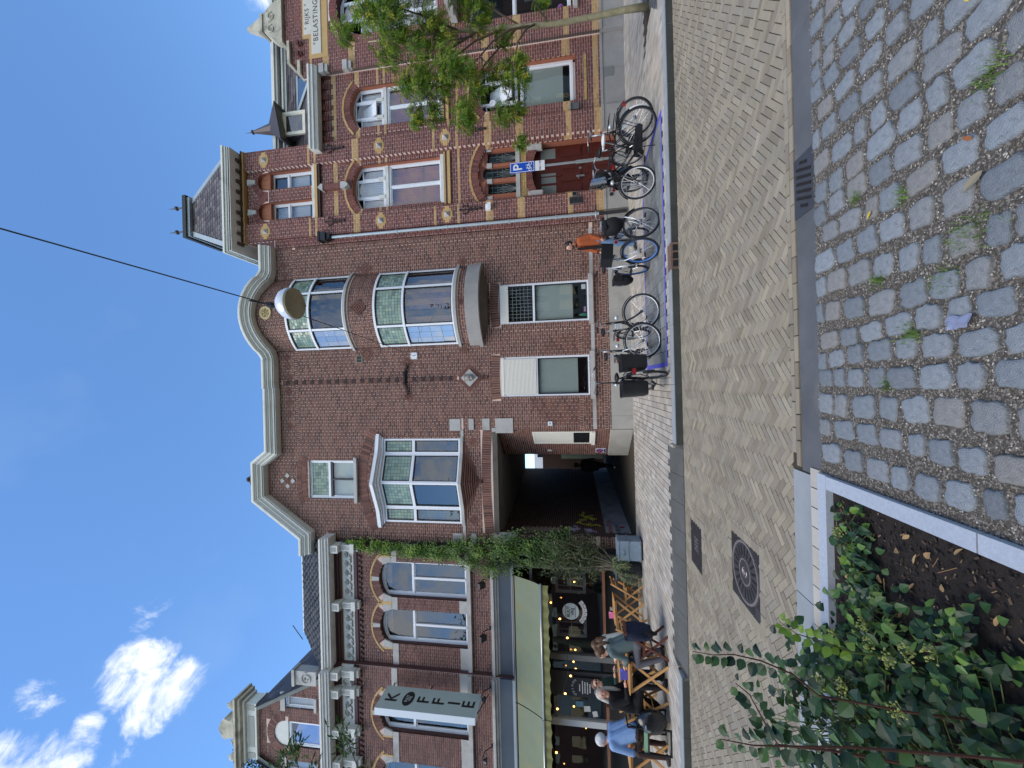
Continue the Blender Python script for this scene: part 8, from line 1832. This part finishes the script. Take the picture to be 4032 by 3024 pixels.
# ================================================================ people
SK = mat('skin', srgb(214,164,140), .55); M_eye = mat('eye', srgb(40,30,28), .3); M_lip = mat('lips', srgb(170,96,90), .5)
def capsule(b, p0, p1, r0, r1, n=10):
    p0, p1 = Vector(p0), Vector(p1); d = p1-p0; L = d.length
    if L < 1e-5: d = Vector((0, 0, 1)); L = 1e-5
    d.normalize(); rows = []
    for k in range(5): a = -pi/2+pi/2*k/5; rows.append((p0+d*r0*sin(a), max(1e-4, r0*cos(a))))
    rows.append((p0, r0)); rows.append((p1, r1))
    for k in range(1, 6): a = pi/2*k/5; rows.append((p1+d*r1*sin(a), max(1e-4, r1*cos(a))))
    b.tube([r[0] for r in rows], [r[1] for r in rows], n) if False else None
    u = d.cross(Vector((0, 0, 1))); u = u.normalized() if u.length > .01 else Vector((1, 0, 0)); v_ = d.cross(u); v = []; f = []
    for c, r in rows: v += [c+(u*cos(2*pi*j/n)+v_*sin(2*pi*j/n))*r for j in range(n)]
    for i in range(len(rows)-1): f += [(i*n+j, i*n+(j+1) % n, (i+1)*n+(j+1) % n, (i+1)*n+j) for j in range(n)]
    f += [tuple(range(n-1, -1, -1)), tuple(range((len(rows)-1)*n, len(rows)*n))]; b.raw(v, f)
def segd(p, a, c, ra, rc):
    d = c-a; t_ = max(0, min(1, (p-a).dot(d)/max(1e-9, d.dot(d)))); return (p-a-d*t_).length-(ra+(rc-ra)*t_)
def figure(name, label, base, prims, mats, hands, hair, face, extra=None, cat='person', voxel=.013):
    """prims [(material key, p0, p1, r0, r1)] fused into one continuous body; hands [(palm end, direction, spread axis, curl axis)]"""
    base = Vector(base); b = MB(); keys = list(mats); P = [(k, Vector(p0)-base, Vector(p1)-base, r0, r1) for k, p0, p1, r0, r1 in prims]
    for k, p0, p1, r0, r1 in P: capsule(b, p0, p1, r0, r1)
    me = b.mesh(name, list(mats.values())[0], True); o = link(name, me); rm = o.modifiers.new('m', 'REMESH'); rm.mode = 'VOXEL'; rm.voxel_size = voxel; rm.use_smooth_shade = True
    sm = o.modifiers.new('s', 'SMOOTH'); sm.iterations = 4; sm.factor = .5
    dg = bpy.context.evaluated_depsgraph_get(); me2 = bpy.data.meshes.new_from_object(o.evaluated_get(dg)); o.modifiers.clear()
    vs = [v.co.copy() for v in me2.vertices]; fs = [tuple(p.vertices) for p in me2.polygons]; mi = []
    bx = [(k, a, c, ra, rc) for k, a, c, ra, rc in P]
    for f in fs:
        c = sum((vs[i] for i in f), Vector())/len(f); best = min(bx, key=lambda q: segd(c, q[1], q[2], q[3], q[4])); mi.append(keys.index(best[0]))
    h = MB()
    for (pe, dr, sp, cu) in hands:
        pe = Vector(pe)-base; dr = Vector(dr).normalized(); sp = Vector(sp).normalized(); cu = Vector(cu).normalized()
        for k, (o_, L) in enumerate(((-.027, .062), (-.009, .072), (.009, .068), (.026, .052))):
            q0 = pe+sp*o_-dr*.02; q1 = pe+sp*o_*1.15+dr*L*.5+cu*.008; q2 = q1+(dr*.6+cu*.7).normalized()*L*.5; h.tube([q0, q1, q2], [.0095, .0085, .0065], 6)
        q0 = pe-dr*.06-sp*.02; q1 = q0-sp*.03+dr*.03; h.tube([q0, q1, q1+dr*.028+cu*.012], [.011, .010, .0075], 6)
    n0 = len(vs); vs += [Vector(v) for v in h.v]; fs += [tuple(i+n0 for i in f) for f in h.f]; mi += [keys.index('skin')]*len(h.f)
    me3 = bpy.data.meshes.new(name); me3.from_pydata(vs, [], fs)
    for m in mats.values(): me3.materials.append(m)
    me3.polygons.foreach_set('material_index', mi); me3.polygons.foreach_set('use_smooth', [True]*len(fs)); me3.update(); o.data = me3; o.location = base; tag(o, label, cat)
    hc, fwd, lat, upd = [Vector(v).normalized() if i else Vector(v) for i, v in enumerate(face)]
    for s_ in (-1, 1): q = MB(); q.ball(hc+fwd*.088+lat*s_*.032+upd*.012, .011, 8, 6); q.build('eye', M_eye, o, smooth=True); q = MB(); q.bar(hc+fwd*.096+lat*s_*.018+upd*.034, hc+fwd*.088+lat*s_*.05+upd*.032, .008, .006); q.build('eyebrow', hair[0], o)
    q = MB(); q.tube([hc+fwd*.094-lat*.02-upd*.052, hc+fwd*.100-upd*.050, hc+fwd*.094+lat*.02-upd*.052], [.004, .007, .004], 6); q.build('mouth', M_lip, o)
    hm, strands, bald = hair; q = MB()
    if not bald: q.ball(hc-fwd*.022+upd*.034, .103, 16, 12, (1, 1, 1)); q.ball(hc-fwd*.05+upd*.0, .088, 14, 10)
    for pts, rs in strands: q.tube(pts, rs, 8)
    q.build('hair', hm, o, smooth=True)
    return o
def head(hc, fwd, lat, up_):
    hc, fwd, lat, up_ = Vector(hc), Vector(fwd).normalized(), Vector(lat).normalized(), Vector(up_).normalized()
    return [('skin', hc+up_*.03-fwd*.015, hc+up_*.02+fwd*.015, .092, .088), ('skin', hc+fwd*.025-up_*.02, hc+fwd*.045-up_*.085, .072, .044), ('skin', hc+fwd*.09+up_*.01, hc+fwd*.108-up_*.022, .011, .017), ('skin', hc+lat*.088-up_*.005, hc+lat*.090-up_*.03, .018, .013), ('skin', hc-lat*.088-up_*.005, hc-lat*.090-up_*.03, .018, .013)]
Z = Vector((0, 0, 1))
def seated(name, label, hip, fx_, colors, hairf, lean=.12, headf=None, headdn=.0, hz=None, arms=None, seat_z=.47, legs='bent', coat=False, sh=.19, thick=1.0, headtilt=0):
    """someone sitting with hips at (x,y), facing horizontal unit vector fx_"""
    F = Vector((fx_[0], fx_[1], 0)).normalized(); Lt = Z.cross(F); hp = Vector((hip[0], hip[1], seat_z+.09)); ch = hp+F*lean*1.0+Z*.44; nk = ch+F*lean*.25+Z*.11
    hf = Vector(headf) if headf is not None else F; hf = Vector((hf.x, hf.y, 0)).normalized(); hfd = (hf*cos(headdn)-Z*sin(headdn)); hup = (Z*cos(headdn)+hf*sin(headdn)); hl = hup.cross(hfd); hc = nk+Z*.125+F*.035+hf*.02
    T = thick; pr = [('bottom', hp-Lt*.09, hp+Lt*.09, .125*T, .125*T), ('top', hp+Z*.05-Lt*.07, ch-Lt*.09, .125*T, .115*T), ('top', hp+Z*.05+Lt*.07, ch+Lt*.09, .125*T, .115*T), ('top', ch+Z*.03-Lt*(sh-.03), ch+Z*.03+Lt*(sh-.03), .085*T, .085*T), ('top', ch+Z*.04, nk-Z*.02, .10, .066), ('skin', nk-Z*.02, hc-Z*.06, .054, .052)]
    pr += head(hc, hfd, hl, hup)
    hands = []
    for s_ in (-1, 1):
        S_ = ch+Z*.03+Lt*s_*sh; a = (arms or {}).get(s_)
        if a: E_, W_ = Vector(a[0]), Vector(a[1])
        else: E_ = S_+F*.14-Z*.24+Lt*s_*.03; W_ = E_+F*.22-Lt*s_*.08+Z*.03
        d = (W_-E_).normalized(); pr += [('top', S_, E_, .064*T, .052*T), ('top', E_, W_-d*.01, .052*T, .038), ('skin', W_-d*.01, W_+d*.075, .028, .032)]; hands.append((W_+d*.09, d, Lt*s_, -Z*.5+F*.3))
        hj = hp+Lt*s_*.10; kn = hj+F*.42+Lt*s_*.03+Z*.0; an = kn+F*(.02 if legs == 'bent' else -.16)-Z*(kn.z-.09)
        if coat: pr.append(('top', hj+Z*.0, hj+F*.34-Z*.02, .12, .10)); pr.append(('top', hj-F*.02, hj-F*.10-Z*.36, .11, .09))
        pr += [('bottom', hj, kn, .092, .066), ('bottom', kn, an+Z*.02, .064, .046), ('shoe', an-Z*.03-F*.02, an+F*.15-Z*.055, .044, .036)]
    mats = {'top': colors[0], 'bottom': colors[1], 'shoe': colors[2], 'skin': SK}
    return figure(name, label, (hip[0], hip[1], 0), pr, mats, hands, hairf(hc, hfd, hl, hup), (hc, hfd, hl, hup))
H_br = mat('hair_brown', srgb(92,66,46), .5, var=.25, vs=30); H_dk = mat('hair_dark', srgb(50,38,32), .5, var=.2, vs=30); H_gr = mat('hair_grey', srgb(176,172,160), .5, var=.2, vs=30); H_wh = mat('hair_white', srgb(196,196,196), .5, var=.2, vs=30)
C_sage = mat('knit_sage', srgb(92,106,104), .95, var=.1, vs=12, bump=.5, bs=60); C_grey = mat('trousers_grey', srgb(96,94,100), .9, var=.1, vs=9); C_white = mat('jacket_white', srgb(206,204,190), .9, var=.08, vs=8); C_blk = mat('fur_black', srgb(24,22,24), .95, var=.4, vs=22, bump=1.0, bs=40); C_blk2 = mat('cloth_black', srgb(28,28,31), .9); C_denim = mat('denim_light', srgb(126,156,196), .9, var=.12, vs=8, bump=.3, bs=30); C_jean = mat('denim_blue', srgb(92,120,152), .9, var=.16, vs=7, bump=.3, bs=30); C_navy = mat('cloth_navy', srgb(32,38,58), .9, var=.15, vs=8); C_green = mat('jacket_green', srgb(40,66,58), .9); C_rust = mat('coat_rust', srgb(160,82,44), .85, var=.12, vs=7, bump=.25, bs=24); C_shoe = mat('shoe_dark', srgb(44,40,40), .6); C_shoew = mat('shoe_white', srgb(206,206,204), .6); C_brn = mat('trousers_brown', srgb(70,46,40), .9)
def hair_pony(m): return lambda c, f, l, u: (m, [([c-f*.10+u*.03, c-f*.15-u*.02, c-f*.16-u*.12, c-f*.14-u*.22], [.035, .04, .035, .012])], False)
def hair_long(m): return lambda c, f, l, u: (m, [([c+l*s_*.075+u*.03-f*.01, c+l*s_*.10-u*.10-f*.02, c+l*s_*.10-u*.24+f*.01, c+l*s_*.09-u*.36+f*.02], [.035, .042, .04, .018]) for s_ in (-1, 1)]+[([c-f*.08, c-f*.10-u*.18, c-f*.10-u*.36], [.08, .085, .04])], False)
def hair_short(m): return lambda c, f, l, u: (m, [], False)
seated('person', 'woman in a grey green sweater with a ponytail leaning over the front table', (-5.10, 8.08), (-1, 0), (C_sage, C_grey, C_shoe), hair_pony(H_br), lean=.20, headdn=.35, arms={1: ((-5.36, 7.86, .78), (-5.56, 7.97, .80)), -1: ((-5.36, 8.30, .80), (-5.58, 8.16, .80))}, legs='tucked')
seated('person', 'woman in a white jacket with long brown hair at the rear table', (-6.02, 9.52), (-1, .05), (C_white, C_navy, C_shoe), hair_long(H_br), lean=.12, headdn=.15, headf=(-1, -.4), arms={1: ((-6.22, 9.36, .82), (-6.42, 9.42, .85)), -1: ((-6.24, 9.7, .82), (-6.46, 9.6, .85))}, seat_z=.50)
man = seated('person', 'man with sunglasses in a dark green jacket at the rear table', (-7.15, 9.36), (1, -.05), (C_green, C_navy, C_shoe), hair_short(H_br), lean=.08, headf=(1, -.55), arms={-1: ((-6.98, 9.20, .86), (-6.80, 9.30, .88)), 1: ((-6.98, 9.56, .86), (-6.78, 9.5, .88))}, seat_z=.53)
seated('person', 'woman with long grey hair in a black fur coat at the front table', (-6.40, 8.14), (1, 0), (C_blk, C_blk2, C_blk2), hair_long(H_gr), lean=.06, headf=(.75, -.75), headdn=.12, coat=True, thick=1.12, arms={-1: ((-6.20, 7.92, .76), (-6.00, 7.98, .79)), 1: ((-6.20, 8.36, .76), (-6.02, 8.26, .79))})
seated('person', 'grey haired man in a light blue denim jacket bent over his table', (-6.76, 7.98), (-1, .12), (C_denim, C_brn, C_shoe), hair_short(H_wh), lean=.24, headdn=.55, thick=1.15, sh=.21, seat_z=.50, arms={1: ((-7.06, 7.75, .72), (-7.22, 7.92, .78)), -1: ((-7.06, 8.26, .74), (-7.24, 8.16, .78))})
# sunglasses
hcm = Vector((-7.15, 9.36, .62))+Vector((.996, -.05, 0))*.135+Z*.675; fm_ = Vector((.876, -.48, 0)); lm_ = Z.cross(fm_); q = MB()
for s_ in (-1, 1): q.ball(hcm+fm_*.118+lm_*s_*.034+Z*.012, .026, 8, 6, (.8, .8, .8))
q.tube([hcm+fm_*.06+lm_*.09+Z*.015, hcm+fm_*.12+lm_*.05+Z*.015, hcm+fm_*.122-lm_*.05+Z*.015, hcm+fm_*.06-lm_*.09+Z*.015], .005, 5); tag(q.build('sunglasses', M_metalb, None), 'black sunglasses on the man at the rear table', 'sunglasses')
# coats over the dark chair, handbag, lying bag
t = thing('hung_coats', 'navy coat hanging over the back of the dark brown chair', 'coat', (-4.92, 8.02, .3)); b = MB(); n = 10; rows = []
for z, o_, hw in ((.80, .00, .20), (.72, .06, .23), (.55, .09, .25), (.40, .08, .22), (.28, .05, .15)): rows.append([(-4.93+o_+.02*sin(k*1.9+z*9), 8.04-hw+2*hw*k/n, z+.02*sin(k*2.3)) for k in range(n+1)]+[(-4.99+o_*.4, 8.04+hw-2*hw*k/n, z) for k in range(n+1)])
m = 2*n+2; b.raw([p for r in rows for p in r], [(i*m+j, i*m+(j+1) % m, (i+1)*m+(j+1) % m, (i+1)*m+j) for i in range(len(rows)-1) for j in range(m)]+[tuple(range(m)), tuple(range(5*m-1, 4*m-1, -1))]); b.build('coat', C_navy, t, smooth=True); q = MB(); q.tube([(-4.9, 7.9, .52), (-4.84, 7.88, .35), (-4.86, 7.92, .2)], [.05, .055, .03], 8); q.build('sleeve', C_blk2, t, smooth=True)
t = thing('handbag', 'large shiny black bag hanging behind the woman in fur', 'bag', (-6.5, 7.86, .1)); b = MB(); b.ball((-6.50, 7.84, .34), .24, 16, 12, (.95, .62, 1.2)); b.build('bag_body', mat('leather_black', srgb(26,26,29), .25, coat=.4), t, smooth=True); q = MB(); q.tube([(-6.62, 7.8, .55), (-6.60, 7.86, .80), (-6.42, 7.9, .82), (-6.36, 7.82, .56)], .012, 5); q.build('strap', M_metalb, t); q = MB(); q.box(-6.53, -6.46, 7.685, 7.695, .47, .49); q.build('clasp', M_rimS, t)
# the walker
def walker(name, label, foot, F, colors, hairf, h=1.78, stride=.16, arm=None, beard=False, coatlen=.72):
    F = Vector(F).normalized(); Lt = Z.cross(F); g = Vector((foot[0], foot[1], 0)); k = h/1.78; hp = g+Z*.94*k; ch = g+Z*1.36*k+F*.02; nk = g+Z*1.50*k+F*.03; hc = g+Z*1.655*k+F*.06
    pr = [('bottom', hp-Lt*.08, hp+Lt*.08, .12, .12), ('top', hp+Z*.04-Lt*.06, ch-Lt*.09, .13, .12), ('top', hp+Z*.04+Lt*.06, ch+Lt*.09, .13, .12), ('top', ch+Z*.04-Lt*.16, ch+Z*.04+Lt*.16, .085, .085), ('top', ch+Z*.06, nk, .10, .07), ('skin', nk-Z*.02, hc-Z*.06, .055, .053)]+head(hc, F, Lt, Z)
    for s_ in (-1, 1): pr.append(('top', hp+Lt*s_*.07, Vector((g.x, g.y, coatlen+.08))+Lt*s_*.09-F*.03, .125, .12)); pr.append(('top', hp-F*.02, Vector((g.x, g.y, coatlen+.10))-F*.09, .12, .115))
    hands = []
    for s_ in (-1, 1):
        S_ = ch+Z*.04+Lt*s_*.19; E_ = S_-Z*.27+Lt*s_*.05-F*.05*s_; W_ = E_-Z*.22+F*.09-Lt*s_*.02; dd = (W_-E_).normalized(); pr += [('top', S_, E_, .068, .058), ('top', E_, W_, .058, .046), ('skin', W_, W_+dd*.07, .029, .032)]; hands.append((W_+dd*.085, dd, F, -Lt*s_))
        hj = hp+Lt*s_*.09-Z*.04; kn = g+Z*.50*k+Lt*s_*.09+F*(stride*.75*s_+.03); an = g+Z*.10+Lt*s_*.09+F*stride*1.25*s_-(F*.12 if s_ < 0 else F*0)+(Z*.03 if s_ < 0 else Z*0); pr += [('bottom', hj, kn, .098, .07), ('bottom', kn, an, .070, .056), ('shoe', an-Z*.035-F*.03, an+F*.16-Z*.06, .045, .036)]
    mats = {'top': colors[0], 'bottom': colors[1], 'shoe': colors[2], 'skin': SK}
    o = figure(name, label, g, pr, mats, hands, hairf(hc, F, Lt, Z), (hc, F, Lt, Z)); return o, hc, F, Lt, ch, hp, nk
o, hc, F, Lt, ch, hp, nk = walker('person', 'bearded man in a rust orange coat and blue jeans walking past the bicycles', (3.60, 10.40), (-1, -.25, 0), (C_rust, C_jean, C_shoe), hair_short(H_dk), 1.79)
q = MB(); q.ball(hc+F*.045-Z*.075, .062, 12, 8, (1, 1, .75)); q.build('beard', H_br, o, smooth=True)
q = MB(); q.tube([nk-Z*.02+Lt*.075*cos(a)+F*.07*sin(a) for a in [2*pi*i/12 for i in range(12)]], .022, 6, closed=True); q.build('collar', C_navy, o, smooth=True); q = MB(); q.bar(ch+F*.155+Z*.10, hp+F*.165-Z*.12, .10, .012, (F.x, F.y, 0)); q.build('dark_front', C_blk2, o)
o = walker('person', 'dark clothed person walking away deep inside the alley', (-3.50, 16.9), (0.2, 1, 0), (C_blk2, C_blk2, C_shoew), hair_short(H_dk), 1.72, .2)[0]
# ================================================================ litter
def flatleaf(label, x, y, z, L, c, rz, parent=None):
    q = MB(); q.tv = .5; leaf(q, (0, 0, 0), (cos(rz), sin(rz), .12), (0, 0, 1), L, L*.42, fold=.3); q.v = [(p[0]+x, p[1]+y, p[2]+z) for p in q.v]; tag(q.build('fallen_leaf', mat('dead_leaf_%d' % int(c[0]*1000+c[1]*100), c, .8)), label, 'fallen leaf', 'fallen leaves on the cobbles')
for i, (px_, py_, L, c, rz, l) in enumerate((
    (1.02, 2.02, .05, srgb(150,92,52), 1.0, 'brown curled leaf between cobbles left of the middle'), (.86, 1.98, .10, srgb(140,128,104), 2.2, 'large pale grey brown leaf lying on a cobble'), (1.62, 2.02, .05, srgb(206,178,70), .3, 'small yellow leaf in a joint near the grass tuft'), (2.1, 2.35, .05, srgb(214,184,70), 1.9, 'yellow leaf in a joint towards the drain grate'), (.96, 2.62, .05, srgb(196,168,60), 2.6, 'yellow leaf by the upper cobbles'),
    (-.1, 1.62, .06, srgb(150,120,96), .6, 'brown leaf on the cobbles nearest the planting bed'), (.12, 1.42, .06, srgb(156,124,92), 1.4, 'light brown leaf near the bottom edge of the cobbles'), (1.95, 1.65, .11, srgb(170,96,52), .8, 'orange brown leaf at the far right cobbles'))):
    flatleaf(l, px_, py_, -.094, L, c, rz)
b = MB(); random.seed(5); n = 7; pts = [[(.20+.015*i+.005*U(-1, 1), 2.05+.020*j+.005*U(-1, 1)-.004*i, -.093+U(0, .012)) for i in range(n-2)] for j in range(n)]
for j in range(n-1):
    for i in range(n-3): b.q(pts[j][i], pts[j][i+1], pts[j+1][i+1], pts[j+1][i])
tag(b.build('plastic_wrapper', mat('wrapper', srgb(168,176,204), .25, spec=.7, coat=.4, trans=.45)), 'crumpled translucent plastic wrapper lying on the cobbles', 'wrapper')
# ================================================================ the other side of the square, mirrored in the window panes
M_leafb = leafmat('leaf_square', [(30, 46, 24), (44, 64, 30), (62, 86, 38)])
for x, y, h, r in ((-13, -11, 13.5, 3.6), (-4.5, -13, 12.0, 3.2), (5.5, -12, 14.0, 3.8), (15, -11, 12.5, 3.4), (25, -12, 13, 3.6), (-23, -12, 13, 3.6)):
    t = thing('square_tree', 'dark leafy tree on the square mirrored in the house windows', 'tree', (x, y, -.4), 0, 'trees on the square opposite'); b = MB(); b.tube([(x, y, -.4), (x+.2, y, 4), (x, y, h-1)], [.3, .24, .05], 8); b.build('trunk', M_bark, t); lf = MB()
    for i in range(1700):
        v = rvec(); R = r*(1+.35*mnoise.noise(v*2+Vector((x, 0, 0)))); p = Vector((x, y, h-r*1.25))+Vector((v.x*R, v.y*R, v.z*R*1.25))*(R_()**.35); lf.tv = R_(); leaf(lf, p, rvec(), v, U(.3, .55), .28, k=2)
    lf.build('crown', M_leafb, t)
M_far = [mat('far_brick', srgb(128,84,70), .9, var=.1, vs=1), mat('far_plaster', srgb(196,190,176), .9, var=.06, vs=1), mat('far_brick_dark', srgb(96,70,62), .9, var=.1, vs=1)]
x = -68
for i in range(18):
    w_ = U(6.5, 8.5); h = U(8.5, 11); t = thing('opposite_house', ['red brick', 'pale plastered', 'dark brick'][i % 3]+' house across the square mirrored in the windows', 'house', (x+w_/2, -22, -.4), 0, 'houses across the square'); b = MB(); b.box(x, x+w_-.05, -30, -22, -.4, h); b.build('wall', M_far[i % 3], t)
    b = MB(); b.prism([(x-.1, h), (x+w_+.05, h), (x+w_/2, h+2.6)], -30, -21.7); b.build('roof', M_slate, t)
    for k in range(3):
        for z in (1.0, 4.3): b = MB(); xx = x+.8+k*(w_-1.6)/3; b.box(xx, xx+1.1, -21.98, -21.95, z, z+1.9); b.build('window', G_dark, t)
    x += w_
